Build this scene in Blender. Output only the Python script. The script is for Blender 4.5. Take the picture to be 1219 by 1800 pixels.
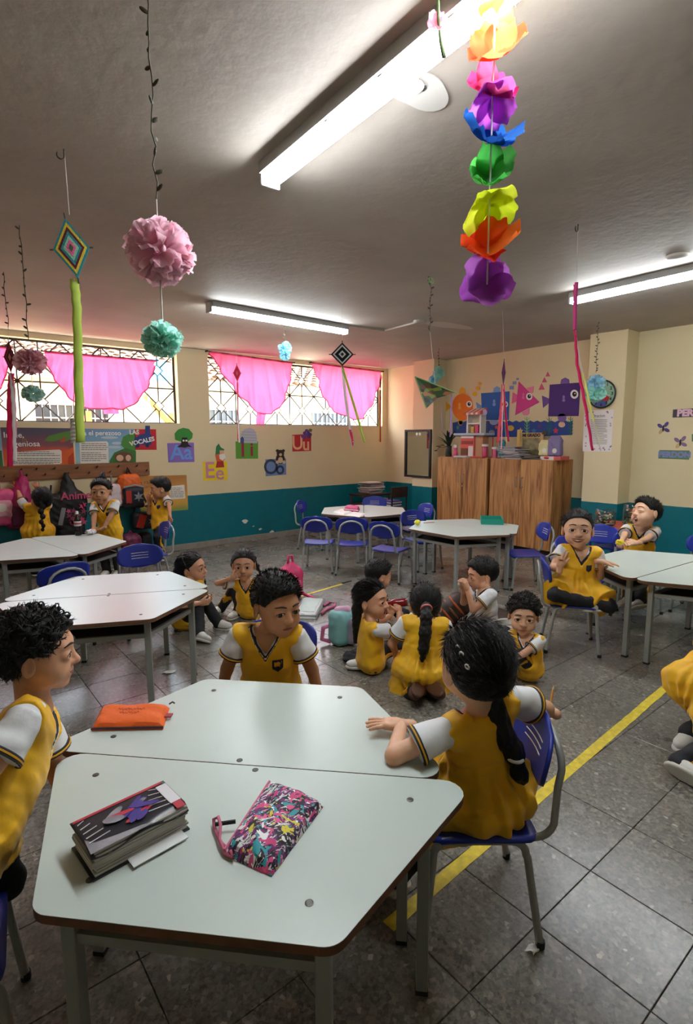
import bpy, bmesh, math, random
import numpy as np
from mathutils import Vector, Matrix
random.seed(7); np.random.seed(7)
for o in list(bpy.data.objects): bpy.data.objects.remove(o, do_unlink=True)
SC = bpy.context.scene; COL = SC.collection
# ---------------------------------------------------------------- camera (measured from the room's vanishing points)
FPX, CX, CY, CAMH = 953.0, 609.5, 900.0, 1.6
RC = np.array([[0.7784, -0.0880, 0.6216], [-0.6277, -0.1028, 0.7716], [-0.0040, -0.9908, -0.1353]])
RC = np.linalg.svd(RC)[0] @ np.linalg.svd(RC)[2]
CAM0 = np.array([0, 0, CAMH])
cam_d = bpy.data.cameras.new('camera'); cam = bpy.data.objects.new('camera', cam_d); COL.objects.link(cam)
cam_d.sensor_fit = 'HORIZONTAL'; cam_d.sensor_width = 36; cam_d.lens = 36 * FPX / 1219; cam_d.clip_start = 0.02; cam_d.clip_end = 200
M4 = Matrix.Identity(4)
for i in range(3):
    M4[i][0] = RC[i][0]; M4[i][1] = -RC[i][1]; M4[i][2] = -RC[i][2]; M4[i][3] = CAM0[i]
cam.matrix_world = M4; SC.camera = cam
# ---------------------------------------------------------------- colour management, sky, sun
SC.view_settings.view_transform = 'Standard'; SC.view_settings.look = 'None'; SC.view_settings.gamma = 1
SC.view_settings.use_curve_mapping = False
SC.view_settings.exposure = 1.6
W = bpy.data.worlds.new('sky'); SC.world = W; W.use_nodes = True
bgn = W.node_tree.nodes['Background']; bgn.inputs[0].default_value = (0.86, 0.93, 1.0, 1); bgn.inputs[1].default_value = 4.0
sund = bpy.data.lights.new('sun', 'SUN'); sun = bpy.data.objects.new('sun', sund); COL.objects.link(sun)
sund.energy = 15; sund.angle = 0.02; sund.color = (1, 0.93, 0.82)
sun.rotation_euler = Vector((0.30, -0.10, -0.95)).to_track_quat('-Z', 'Y').to_euler(); sun.location = (-4, 14, 9)

def ray(px, py): return RC @ np.array([px - CX, py - CY, FPX])
def PZ(px, py, z=0.0):
    d = ray(px, py); return CAM0 + d * ((z - CAMH) / d[2])
def PX(px, py, x):
    d = ray(px, py); return CAM0 + d * (x / d[0])
def PY(px, py, y):
    d = ray(px, py); return CAM0 + d * (y / d[1])
def D(px, py, dep): return CAM0 + ray(px, py) * (dep / FPX)
def depth(w): return float((RC.T @ (np.array(w, float) - CAM0))[2])
FW = np.array([RC[0][2], RC[1][2], 0]); FW /= np.linalg.norm(FW)
RT = np.array([FW[1], -FW[0], 0])
def cdir(a, pitch=0):
    """direction: 0 = away from the viewer, 90 = to the right, 180 = towards the viewer"""
    a = math.radians(a); p = math.radians(pitch)
    h = math.cos(a) * FW + math.sin(a) * RT
    return np.array([h[0] * math.cos(p), h[1] * math.cos(p), math.sin(p)])
UPV = np.array([0, 0, 1.0])
def nrm(v): v = np.array(v, float); return v / (np.linalg.norm(v) + 1e-12)

# ---------------------------------------------------------------- materials
def lin(h):
    h = h.lstrip('#'); out = []
    for i in (0, 2, 4):
        c = int(h[i:i + 2], 16) / 255
        out.append(c / 12.92 if c <= 0.04045 else ((c + 0.055) / 1.055) ** 2.4)
    return tuple(out) + (1,)
MC = {}
def mat(key, hexc, rough=0.6, metal=0, var=0.0, vscale=8, bump=0.0, bscale=30, spec=0.5, trans=0.0, emit=0, sheen=0, coat=0, stretch=None, alpha=1):
    if key in MC: return MC[key]
    m = bpy.data.materials.new(key); m.use_nodes = True; nt = m.node_tree; b = nt.nodes['Principled BSDF']
    c = lin(hexc)
    b.inputs['Base Color'].default_value = c; b.inputs['Roughness'].default_value = rough; b.inputs['Metallic'].default_value = metal
    b.inputs['Specular IOR Level'].default_value = spec; b.inputs['Transmission Weight'].default_value = trans
    b.inputs['Coat Weight'].default_value = coat; b.inputs['Sheen Weight'].default_value = sheen; b.inputs['Alpha'].default_value = alpha
    if emit:
        b.inputs['Emission Color'].default_value = c; b.inputs['Emission Strength'].default_value = emit
    if var or bump:
        tc = nt.nodes.new('ShaderNodeTexCoord'); mp = nt.nodes.new('ShaderNodeMapping'); nt.links.new(tc.outputs['Object'], mp.inputs[0])
        if stretch: mp.inputs['Scale'].default_value = stretch
    if var:
        n = nt.nodes.new('ShaderNodeTexNoise'); n.inputs['Scale'].default_value = vscale; n.inputs['Detail'].default_value = 5
        nt.links.new(mp.outputs[0], n.inputs[0])
        r = nt.nodes.new('ShaderNodeMix'); r.data_type = 'RGBA'
        r.inputs[6].default_value = tuple(x * (1 - var) for x in c[:3]) + (1,)
        r.inputs[7].default_value = tuple(min(1, x * (1 + var)) for x in c[:3]) + (1,)
        rp = nt.nodes.new('ShaderNodeMapRange'); rp.inputs[1].default_value = 0.3; rp.inputs[2].default_value = 0.7
        nt.links.new(n.outputs[0], rp.inputs[0]); nt.links.new(rp.outputs[0], r.inputs[0]); nt.links.new(r.outputs[2], b.inputs['Base Color'])
    if bump:
        n2 = nt.nodes.new('ShaderNodeTexNoise'); n2.inputs['Scale'].default_value = bscale; n2.inputs['Detail'].default_value = 4
        nt.links.new(mp.outputs[0], n2.inputs[0])
        bp = nt.nodes.new('ShaderNodeBump'); bp.inputs['Strength'].default_value = bump; bp.inputs['Distance'].default_value = 0.01
        nt.links.new(n2.outputs[0], bp.inputs['Height']); nt.links.new(bp.outputs[0], b.inputs['Normal'])
    MC[key] = m; return m
def paper_mat(key, hexc, tl=0.5, var=0.08):
    """thin tissue or cloth that lets light through"""
    if key in MC: return MC[key]
    m = bpy.data.materials.new(key); m.use_nodes = True; nt = m.node_tree; nt.nodes.remove(nt.nodes['Principled BSDF'])
    out = nt.nodes['Material Output']; c = lin(hexc)
    tc = nt.nodes.new('ShaderNodeTexCoord'); n = nt.nodes.new('ShaderNodeTexNoise'); n.inputs['Scale'].default_value = 25
    nt.links.new(tc.outputs['Object'], n.inputs[0])
    r = nt.nodes.new('ShaderNodeMix'); r.data_type = 'RGBA'
    r.inputs[6].default_value = tuple(x * (1 - var) for x in c[:3]) + (1,); r.inputs[7].default_value = tuple(min(1, x * (1 + var)) for x in c[:3]) + (1,)
    nt.links.new(n.outputs[0], r.inputs[0])
    d = nt.nodes.new('ShaderNodeBsdfDiffuse'); t = nt.nodes.new('ShaderNodeBsdfTranslucent'); mx = nt.nodes.new('ShaderNodeMixShader'); mx.inputs[0].default_value = tl
    nt.links.new(r.outputs[2], d.inputs[0]); nt.links.new(r.outputs[2], t.inputs[0])
    nt.links.new(d.outputs[0], mx.inputs[1]); nt.links.new(t.outputs[0], mx.inputs[2]); nt.links.new(mx.outputs[0], out.inputs[0])
    MC[key] = m; return m
def nodes_of(key):
    m = bpy.data.materials.new(key); m.use_nodes = True; MC[key] = m
    return m, m.node_tree, m.node_tree.nodes['Principled BSDF']
def wall_material():
    m, nt, b = nodes_of('two_tone_wall'); N = nt.nodes.new; L = nt.links.new
    g = N('ShaderNodeNewGeometry'); sp = N('ShaderNodeSeparateXYZ'); L(g.outputs['Position'], sp.inputs[0])
    n1 = N('ShaderNodeTexNoise'); n1.inputs['Scale'].default_value = 2.2; n1.inputs['Detail'].default_value = 6; L(g.outputs['Position'], n1.inputs[0])
    n2 = N('ShaderNodeTexNoise'); n2.inputs['Scale'].default_value = 9; n2.inputs['Detail'].default_value = 8; L(g.outputs['Position'], n2.inputs[0])
    cr = N('ShaderNodeMix'); cr.data_type = 'RGBA'; cr.inputs[6].default_value = lin('#d9c79c'); cr.inputs[7].default_value = lin('#e2d3ad'); L(n1.outputs[0], cr.inputs[0])
    te = N('ShaderNodeMix'); te.data_type = 'RGBA'; te.inputs[6].default_value = lin('#00646f'); te.inputs[7].default_value = lin('#0b7581'); L(n2.outputs[0], te.inputs[0])
    mm = N('ShaderNodeMath'); mm.operation = 'MULTIPLY_ADD'; mm.inputs[1].default_value = 0.008; L(n2.outputs[0], mm.inputs[0]); L(sp.outputs[2], mm.inputs[2])
    gt = N('ShaderNodeMath'); gt.operation = 'GREATER_THAN'; gt.inputs[1].default_value = 0.784; L(mm.outputs[0], gt.inputs[0])
    mx = N('ShaderNodeMix'); mx.data_type = 'RGBA'; L(gt.outputs[0], mx.inputs[0]); L(te.outputs[2], mx.inputs[6]); L(cr.outputs[2], mx.inputs[7])
    L(mx.outputs[2], b.inputs['Base Color']); b.inputs['Roughness'].default_value = 0.55
    rr = N('ShaderNodeMapRange'); rr.inputs[3].default_value = 0.38; rr.inputs[4].default_value = 0.7; L(gt.outputs[0], rr.inputs[0]); L(rr.outputs[0], b.inputs['Roughness'])
    bp = N('ShaderNodeBump'); bp.inputs['Strength'].default_value = 0.25; bp.inputs['Distance'].default_value = 0.01; L(n2.outputs[0], bp.inputs['Height']); L(bp.outputs[0], b.inputs['Normal'])
    return m
def ceiling_material():
    m, nt, b = nodes_of('ceiling_plaster'); N = nt.nodes.new; L = nt.links.new
    g = N('ShaderNodeNewGeometry')
    n1 = N('ShaderNodeTexNoise'); n1.inputs['Scale'].default_value = 0.9; n1.inputs['Detail'].default_value = 7; n1.inputs['Roughness'].default_value = 0.6; L(g.outputs['Position'], n1.inputs[0])
    n2 = N('ShaderNodeTexNoise'); n2.inputs['Scale'].default_value = 14; n2.inputs['Detail'].default_value = 6; L(g.outputs['Position'], n2.inputs[0])
    cr = N('ShaderNodeValToRGB'); L(n1.outputs[0], cr.inputs[0]); e = cr.color_ramp.elements
    e[0].position = 0.35; e[0].color = lin('#a79c92'); e[1].position = 0.72; e[1].color = lin('#bdb4a9')
    L(cr.outputs[0], b.inputs['Base Color']); b.inputs['Roughness'].default_value = 0.7
    bp = N('ShaderNodeBump'); bp.inputs['Strength'].default_value = 0.25; bp.inputs['Distance'].default_value = 0.012; L(n2.outputs[0], bp.inputs['Height']); L(bp.outputs[0], b.inputs['Normal'])
    return m
def terrazzo_material():
    m, nt, b = nodes_of('terrazzo'); N = nt.nodes.new; L = nt.links.new
    g = N('ShaderNodeNewGeometry'); oi = N('ShaderNodeObjectInfo')
    v = N('ShaderNodeTexVoronoi'); v.inputs['Scale'].default_value = 72; v.inputs['Randomness'].default_value = 1; L(g.outputs['Position'], v.inputs[0])
    v2 = N('ShaderNodeTexVoronoi'); v2.inputs['Scale'].default_value = 120; L(g.outputs['Position'], v2.inputs[0])
    cr = N('ShaderNodeValToRGB'); L(v.outputs['Color'], cr.inputs[0]); E = cr.color_ramp.elements
    E[0].position = 0; E[0].color = lin('#2c2a27'); E[1].position = 1; E[1].color = lin('#c9c3b4')
    for p, c in ((0.2, '#4d4a44'), (0.5, '#615d55'), (0.78, '#777167'), (0.9, '#8c8679')):
        x = E.new(p); x.color = lin(c)
    cr2 = N('ShaderNodeValToRGB'); L(v2.outputs['Color'], cr2.inputs[0]); E = cr2.color_ramp.elements
    E[0].position = 0.1; E[0].color = lin('#47443f'); E[1].position = 0.9; E[1].color = lin('#7f7a70')
    mx = N('ShaderNodeMix'); mx.data_type = 'RGBA'; mx.inputs[0].default_value = 0.4; L(cr.outputs[0], mx.inputs[6]); L(cr2.outputs[0], mx.inputs[7])
    n = N('ShaderNodeTexNoise'); n.inputs['Scale'].default_value = 1.3; n.inputs['Detail'].default_value = 8; L(g.outputs['Position'], n.inputs[0])
    st = N('ShaderNodeMapRange'); st.inputs[1].default_value = 0.3; st.inputs[2].default_value = 0.75; st.inputs[3].default_value = 1.32; st.inputs[4].default_value = 1.40; L(n.outputs[0], st.inputs[0])
    rv = N('ShaderNodeMapRange'); rv.inputs[3].default_value = 0.9; rv.inputs[4].default_value = 1.1; L(oi.outputs['Random'], rv.inputs[0])
    mu = N('ShaderNodeMath'); mu.operation = 'MULTIPLY'; L(st.outputs[0], mu.inputs[0]); L(rv.outputs[0], mu.inputs[1])
    mx2 = N('ShaderNodeVectorMath'); mx2.operation = 'SCALE'; L(mx.outputs[2], mx2.inputs[0]); L(mu.outputs[0], mx2.inputs['Scale'])
    L(mx2.outputs[0], b.inputs['Base Color'])
    n3 = N('ShaderNodeTexNoise'); n3.inputs['Scale'].default_value = 3.5; n3.inputs['Detail'].default_value = 9; L(g.outputs['Position'], n3.inputs[0])
    rr = N('ShaderNodeMapRange'); rr.inputs[1].default_value = 0.35; rr.inputs[2].default_value = 0.7; rr.inputs[3].default_value = 0.25; rr.inputs[4].default_value = 0.31; L(n3.outputs[0], rr.inputs[0]); L(rr.outputs[0], b.inputs['Roughness'])
    return m
def wood_material():
    m, nt, b = nodes_of('cabinet_wood'); N = nt.nodes.new; L = nt.links.new
    tc = N('ShaderNodeTexCoord'); mp = N('ShaderNodeMapping'); mp.inputs['Scale'].default_value = (6, 6, 0.55); L(tc.outputs['Object'], mp.inputs[0])
    oi = N('ShaderNodeObjectInfo'); add = N('ShaderNodeVectorMath'); L(mp.outputs[0], add.inputs[0])
    sc = N('ShaderNodeVectorMath'); sc.operation = 'SCALE'; sc.inputs[0].default_value = (7, 3, 1); L(oi.outputs['Random'], sc.inputs['Scale']); L(sc.outputs[0], add.inputs[1])
    n = N('ShaderNodeTexNoise'); n.inputs['Scale'].default_value = 2.6; n.inputs['Detail'].default_value = 6; n.inputs['Distortion'].default_value = 1.2; L(add.outputs[0], n.inputs[0])
    cr = N('ShaderNodeValToRGB'); L(n.outputs[0], cr.inputs[0]); E = cr.color_ramp.elements
    E[0].position = 0.28; E[0].color = lin('#6e4424'); E[1].position = 0.78; E[1].color = lin('#cf9a62')
    x = E.new(0.42); x.color = lin('#a06c3c'); x = E.new(0.58); x.color = lin('#bf8a54')
    L(cr.outputs[0], b.inputs['Base Color']); b.inputs['Roughness'].default_value = 0.42
    return m

# ---------------------------------------------------------------- mesh building
class MB:
    def __init__(s): s.v = []; s.f = []; s.m = []
    def add(s, vs, fs, mi=0):
        o = len(s.v); s.v += [tuple(map(float, v)) for v in vs]; s.f += [tuple(i + o for i in f) for f in fs]; s.m += [mi] * len(fs); return s
    def box(s, lo, hi, mi=0):
        x0, y0, z0 = lo; x1, y1, z1 = hi
        return s.add([(x0, y0, z0), (x1, y0, z0), (x1, y1, z0), (x0, y1, z0), (x0, y0, z1), (x1, y0, z1), (x1, y1, z1), (x0, y1, z1)],
                     [(0, 3, 2, 1), (4, 5, 6, 7), (0, 1, 5, 4), (1, 2, 6, 5), (2, 3, 7, 6), (3, 0, 4, 7)], mi)
    def obox(s, c, ax, ay, az, mi=0):
        c, ax, ay, az = map(np.array, (c, ax, ay, az)); vs = []
        for k in (-1, 1):
            for i, j in ((-1, -1), (1, -1), (1, 1), (-1, 1)): vs.append(c + i * ax + j * ay + k * az)
        return s.add(vs, [(0, 3, 2, 1), (4, 5, 6, 7), (0, 1, 5, 4), (1, 2, 6, 5), (2, 3, 7, 6), (3, 0, 4, 7)], mi)
    def prism(s, poly, o, u, v, n, th, mi=0):
        """polygon (2D) in the plane o + a*u + b*v, extruded th along n"""
        o, u, v, n = map(lambda q: np.array(q, float), (o, u, v, n)); k = len(poly)
        a = [o + p[0] * u + p[1] * v for p in poly]; b = [q + n * th for q in a]
        return s.add(a + b, [tuple(range(k - 1, -1, -1)), tuple(range(k, 2 * k))] + [(i, (i + 1) % k, k + (i + 1) % k, k + i) for i in range(k)], mi)
    def tube(s, pts, r, n=8, mi=0, close=False):
        pts = [np.array(p, float) for p in pts]; k = len(pts); rs = r if hasattr(r, '__len__') else [r] * k
        vs = []; ref = None
        for i in range(k):
            a = pts[(i - 1) % k] if (close or i > 0) else pts[i]; b = pts[(i + 1) % k] if (close or i < k - 1) else pts[i]
            t = nrm(b - a)
            if ref is None:
                ref = np.cross(t, [0, 0, 1]) if abs(t[2]) < 0.9 else np.cross(t, [1, 0, 0])
            ref = nrm(ref - t * np.dot(ref, t)); bi = np.cross(t, ref)
            for j in range(n):
                a_ = 2 * math.pi * j / n; vs.append(pts[i] + rs[i] * (math.cos(a_) * ref + math.sin(a_) * bi))
        fs = []
        for i in range(k if close else k - 1):
            for j in range(n):
                p, q = i * n, ((i + 1) % k) * n; fs.append((p + j, p + (j + 1) % n, q + (j + 1) % n, q + j))
        if not close: fs += [tuple(range(n - 1, -1, -1)), tuple(range((k - 1) * n, k * n))]
        return s.add(vs, fs, mi)
    def cyl(s, a, b, r, n=12, r2=None, mi=0): return s.tube([a, b], [r, r if r2 is None else r2], n, mi)
    def lathe(s, prof, o=(0, 0, 0), n=20, mi=0, ax=(0, 0, 1)):
        """profile (radius, height) around axis"""
        o = np.array(o, float); w = nrm(ax); u = nrm(np.cross(w, [0, 1, 0.01])); v = np.cross(w, u); vs = []
        for r, h in prof:
            for j in range(n):
                a = 2 * math.pi * j / n; vs.append(o + w * h + max(r, 1e-5) * (math.cos(a) * u + math.sin(a) * v))
        fs = [(i * n + j, i * n + (j + 1) % n, (i + 1) * n + (j + 1) % n, (i + 1) * n + j) for i in range(len(prof) - 1) for j in range(n)]
        fs += [tuple(range(n - 1, -1, -1)), tuple(range((len(prof) - 1) * n, len(prof) * n))]
        return s.add(vs, fs, mi)
    def ell(s, c, r, n=12, m=8, R=None, mi=0):
        c = np.array(c, float); R = np.eye(3) if R is None else np.array(R); vs = []
        for i in range(m + 1):
            th = math.pi * i / m
            for j in range(n):
                a = 2 * math.pi * j / n
                q = np.array([r[0] * math.sin(th) * math.cos(a), r[1] * math.sin(th) * math.sin(a), r[2] * math.cos(th)]); vs.append(c + R @ q)
        fs = [(i * n + j, (i + 1) * n + j, (i + 1) * n + (j + 1) % n, i * n + (j + 1) % n) for i in range(m) for j in range(n)]
        return s.add(vs, fs, mi)
    def grid(s, fn, nu, nv, mi=0):
        vs = [fn(i / (nu - 1), j / (nv - 1)) for i in range(nu) for j in range(nv)]
        return s.add(vs, [(i * nv + j, (i + 1) * nv + j, (i + 1) * nv + j + 1, i * nv + j + 1) for i in range(nu - 1) for j in range(nv - 1)], mi)
    def build(s, name, mats, parent=None, smooth=False, bevel=0, solid=0):
        me = bpy.data.meshes.new(name); me.from_pydata(s.v, [], s.f)
        for m in (mats if isinstance(mats, (list, tuple)) else [mats]): me.materials.append(m)
        if len(set(s.m)) > 1: me.polygons.foreach_set('material_index', s.m)
        if bevel or solid:
            pass
        me.update()
        o = obj(name, me, parent)
        if smooth: shade(me, smooth)
        if solid:
            md = o.modifiers.new('thickness', 'SOLIDIFY'); md.thickness = solid
        if bevel:
            md = o.modifiers.new('bevel', 'BEVEL'); md.width = bevel; md.segments = 2; md.limit_method = 'ANGLE'
        return o
def shade(me, mode=True):
    me.polygons.foreach_set('use_smooth', [True] * len(me.polygons))
    if mode == 'auto': me.set_sharp_from_angle(angle=math.radians(38))
def obj(name, me, parent=None):
    o = bpy.data.objects.new(name, me); COL.objects.link(o)
    if parent is not None:
        o.parent = parent; o.matrix_parent_inverse = Matrix.Translation(-Vector(parent.location)) if not parent.get('_rot') else parent.matrix_basis.inverted()
    return o
def tag(o, label, cat, group=None, kind=None):
    o['label'] = label; o['category'] = cat
    if group: o['group'] = group
    if kind: o['kind'] = kind
    return o
def thing(name, label, cat, loc=(0, 0, 0), group=None, rz=None):
    """an Empty at a thing's base; with rz its parts are given in its own frame"""
    o = bpy.data.objects.new(name, None); COL.objects.link(o); o.location = tuple(map(float, loc)); o.empty_display_size = 0.05
    if rz is not None: o.rotation_euler.z = rz; o['_local'] = 1
    tag(o, label, cat, group); return o
def local(o):
    """parts of o from now on are in o's own frame"""
    return o
def part_local(mb, name, mats, parent, **k):
    o = mb.build(name, mats, None, **k); o.parent = parent; return o
def copy_tree(o, loc=None, rz=None, label=None, parent=None):
    c = o.copy(); COL.objects.link(c); c.parent = parent
    if loc is not None: c.location = tuple(map(float, loc))
    if rz is not None: c.rotation_euler.z = rz
    if label: c['label'] = label
    for ch in o.children: copy_tree(ch, parent=c)
    return c
def structure(o): o['kind'] = 'structure'; return o
TXT = {}
def text_mesh(s, size=1.0, ext=0.0, bold=0.0):
    """letters as a mesh in the xy plane, centred"""
    k = (s, size, ext, bold)
    if k in TXT: return TXT[k]
    cu = bpy.data.curves.new('letters', 'FONT'); cu.body = s; cu.size = size; cu.extrude = ext; cu.offset = bold; cu.align_x = 'CENTER'; cu.align_y = 'CENTER'; cu.resolution_u = 3
    o = bpy.data.objects.new('letters', cu); COL.objects.link(o); dg = bpy.context.evaluated_depsgraph_get()
    me = bpy.data.meshes.new_from_object(o.evaluated_get(dg)); bpy.data.objects.remove(o, do_unlink=True); TXT[k] = me; return me
def letters(s, o, u, v, size, m, parent, name='lettering', bold=0.0, lift=0.002):
    """writing centred at o; u reading direction, v up"""
    me = text_mesh(s, size, 0.0008, bold).copy(); n = np.cross(u, v); o = np.array(o) + n * lift
    me.transform(Matrix(((u[0], v[0], n[0], o[0]), (u[1], v[1], n[1], o[1]), (u[2], v[2], n[2], o[2]), (0, 0, 0, 1))))
    me.materials.clear(); me.materials.append(m)
    return obj(name, me, parent)
def circ(r, n=24, cx=0, cy=0, ry=None, a0=0): return [(cx + r * math.cos(2 * math.pi * i / n + a0), cy + (ry or r) * math.sin(2 * math.pi * i / n + a0)) for i in range(n)]
def rrect(w, h, r, n=4, cx=0, cy=0):
    p = []
    for sx, sy, a in ((1, 1, 0), (-1, 1, 90), (-1, -1, 180), (1, -1, 270)):
        for i in range(n + 1):
            t = math.radians(a + 90 * i / n); p.append((cx + sx * (w / 2 - r) + r * math.cos(t), cy + sy * (h / 2 - r) + r * math.sin(t)))
    return p
def star(r, r2, k=5, cx=0, cy=0, a0=math.pi / 2): return [(cx + (r if i % 2 == 0 else r2) * math.cos(a0 + math.pi * i / k), cy + (r if i % 2 == 0 else r2) * math.sin(a0 + math.pi * i / k)) for i in range(2 * k)]
# ================================================================ the room
XR, YB, XL, YF, ZC = 7.05, 7.53, -1.8, -2.2, 2.86
SILL, WTOP = 1.80, 2.79
WIN = [(-0.35, 3.04), (3.50, 6.93)]
M_wall = wall_material(); M_ceil = ceiling_material(); M_terr = terrazzo_material(); M_wood = wood_material()
M_frame = mat('window_iron', '#2a2522', 0.5, 0.3)
M_cement = mat('cement', '#8b857b', 0.8, var=0.15, vscale=12, bump=0.3)
M_white = mat('white_paint', '#e9e6df', 0.5)
TH = 0.2
b = MB(); b.box((XL - TH, YB, 0), (XR + TH, YB + TH, SILL)); b.box((XL - TH, YB, WTOP), (XR + TH, YB + TH, ZC))
xs = [XL - TH] + [q for w in WIN for q in w] + [XR + TH]
for i in range(0, len(xs), 2): b.box((xs[i], YB, SILL), (xs[i + 1], YB + TH, WTOP))
wall_back = structure(b.build('wall_back', M_wall))
wall_right = structure(MB().box((XR, YF - TH, 0), (XR + TH, YB, ZC)).build('wall_right', M_wall))
wall_left = structure(MB().box((XL - TH, YF - TH, 0), (XL, YB, ZC)).build('wall_left', M_wall))
wall_front = structure(MB().box((XL, YF - TH, 0), (XR, YF, ZC)).build('wall_front', M_wall))
ceiling = structure(MB().box((XL - TH, YF - TH, ZC), (XR + TH, YB + TH, ZC + 0.15)).build('ceiling', M_ceil))
XC = 6.74
structure(MB().box((XC, 6.10, 0), (XR, 6.56, ZC)).build('wall_column_1', M_wall, bevel=0.006))
structure(MB().box((XC, 3.06, 0), (XR, 3.52, ZC)).build('wall_column_2', M_wall, bevel=0.006))
structure(MB().box((XL, YB - 0.025, 0), (XR, YB, 0.085)).build('baseboard_back', M_cement, bevel=0.004))
# floor: slab, terrazzo tiles with open joints
floor = structure(MB().box((XL - TH, YF - TH, -0.12), (XR + TH, YB + TH, -0.006)).build('floor', mat('joint_grout', '#25231f', 0.9)))
TS, JT = 0.355, 0.0026
tile_me = None; rest = MB(); cand = []
nx0 = int(math.floor((XL - 1.49) / TS)); ny0 = int(math.floor((YF - 0.85) / TS))
for i in range(nx0, 40):
    for j in range(ny0, 40):
        x, y = 1.49 + i * TS, 0.85 + j * TS
        if x + TS > XR + 0.2 or y + TS > YB + 0.2 or x < XL - 0.36 or y < YF - 0.36: continue
        c = np.array([x + TS / 2, y + TS / 2, 0]); q = RC.T @ (c - CAM0)
        vis = q[2] > 0.4 and abs(q[0] / q[2]) < 0.72 and abs(q[1] / q[2]) < 1.05
        cand.append((q[2] if vis else 99, x, y))
cand.sort()
def tile_mesh():
    b = MB(); h = TS / 2 - JT / 2; e = 0.0015
    b.add([(-h, -h, -0.006), (h, -h, -0.006), (h, h, -0.006), (-h, h, -0.006), (-h, -h, -e), (h, -h, -e), (h, h, -e), (-h, h, -e),
           (-h + e, -h + e, 0), (h - e, -h + e, 0), (h - e, h - e, 0), (-h + e, h - e, 0)],
          [(4, 5, 9, 8), (5, 6, 10, 9), (6, 7, 11, 10), (7, 4, 8, 11), (8, 9, 10, 11), (0, 1, 5, 4), (1, 2, 6, 5), (2, 3, 7, 6), (3, 0, 4, 7)])
    return b
for k, (dd, x, y) in enumerate(cand):
    if k < 296 and dd < 99:
        if tile_me is None:
            t0 = tile_mesh().build('tile', M_terr); tile_me = t0.data; t0.parent = floor; t0.location = (x + TS / 2, y + TS / 2, 0)
        else:
            t = bpy.data.objects.new('tile', tile_me); COL.objects.link(t); t.parent = floor
            t.location = (x + TS / 2, y + TS / 2, random.uniform(-0.0006, 0.0)); t.rotation_euler = (random.uniform(-.0012, .0012), random.uniform(-.0012, .0012), 0)
    else:
        tb = tile_mesh(); rest.add([(p[0] + x + TS / 2, p[1] + y + TS / 2, p[2]) for p in tb.v], tb.f)
rt = rest.build('tiles', M_terr, floor); rt['kind'] = 'stuff'
# painted yellow line on the tiles
M_yel = mat('yellow_tape', '#d8bf2a', 0.55, var=0.22, vscale=30)
def strip(pts, w, name, label):
    b = MB(); rnd = random.Random(3)
    for (a, c) in zip(pts[:-1], pts[1:]):
        a = np.array(a); c = np.array(c); t = nrm(c - a); n = np.array([-t[1], t[0]]); L = np.linalg.norm(c - a); k = max(2, int(L / 0.06))
        ring = []
        for i in range(k + 1):
            p = a + t * L * i / k
            ring.append((p + n * (w / 2 + rnd.uniform(-.0015, .0015)), p - n * (w / 2 + rnd.uniform(-.0015, .0015))))
        vs = [(q[0], q[1], 0.0004) for r in ring for q in r] + [(q[0], q[1], 0.0014) for r in ring for q in r]; m = 2 * (k + 1)
        fs = [(m + 2 * i, m + 2 * i + 1, m + 2 * i + 3, m + 2 * i + 2) for i in range(k)] + [(2 * i, m + 2 * i, m + 2 * i + 2, 2 * i + 2) for i in range(k)] + [(2 * i + 1, 2 * i + 3, m + 2 * i + 3, m + 2 * i + 1) for i in range(k)]
        b.add(vs, fs)
    return tag(b.build(name, M_yel), label, 'floor line')
strip([(1.10, 1.155), (3.45, 1.275), (5.2, 1.36)], 0.05, 'floor_line', 'long yellow tape line on the floor passing behind the nearest chair')
strip([(2.72, 4.43), (3.62, 4.575)], 0.032, 'floor_line', 'short thin yellow tape line on the floor behind the floor picnic')
# peeled patches of paint on the teal wall
M_peel = mat('bare_plaster', '#d9d6cd', 0.85, bump=0.4, bscale=60)
def blob2(c, w, h, seed, n=28):
    r = random.Random(seed); a, b_ = r.uniform(0, 6), r.uniform(0, 6)
    return [(c[0] + w * math.cos(t_) * (1 + .14 * math.sin(2 * t_ + a) + .08 * math.sin(3 * t_ + b_)), c[1] + h * math.sin(t_) * (1 + .14 * math.sin(2 * t_ + a) + .08 * math.sin(3 * t_ + b_))) for t_ in (2 * math.pi * i / n for i in range(n))]
def blob(c, w, h, o_axis, seed, n=11):
    r = random.Random(seed); return [(c[0] + w * math.cos(2 * math.pi * i / n) * r.uniform(.55, 1.15), c[1] + h * math.sin(2 * math.pi * i / n) * r.uniform(.55, 1.15)) for i in range(n)]
for k, (px, py, w, h) in enumerate(((431, 916, .055, .035), (446, 925, .02, .012), (458, 930, .035, .018), (479, 935, .045, .03), (287, 790, .012, .02), (362, 815, .03, .02))):
    p = PY(px, py, YB)
    MB().prism(blob((p[0], p[2]), w, h, 0, k), (0, YB, 0), (1, 0, 0), (0, 0, 1), (0, -1, 0), 0.0015).build('peeled_patch', M_peel if k < 4 else M_wall, wall_back)
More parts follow.
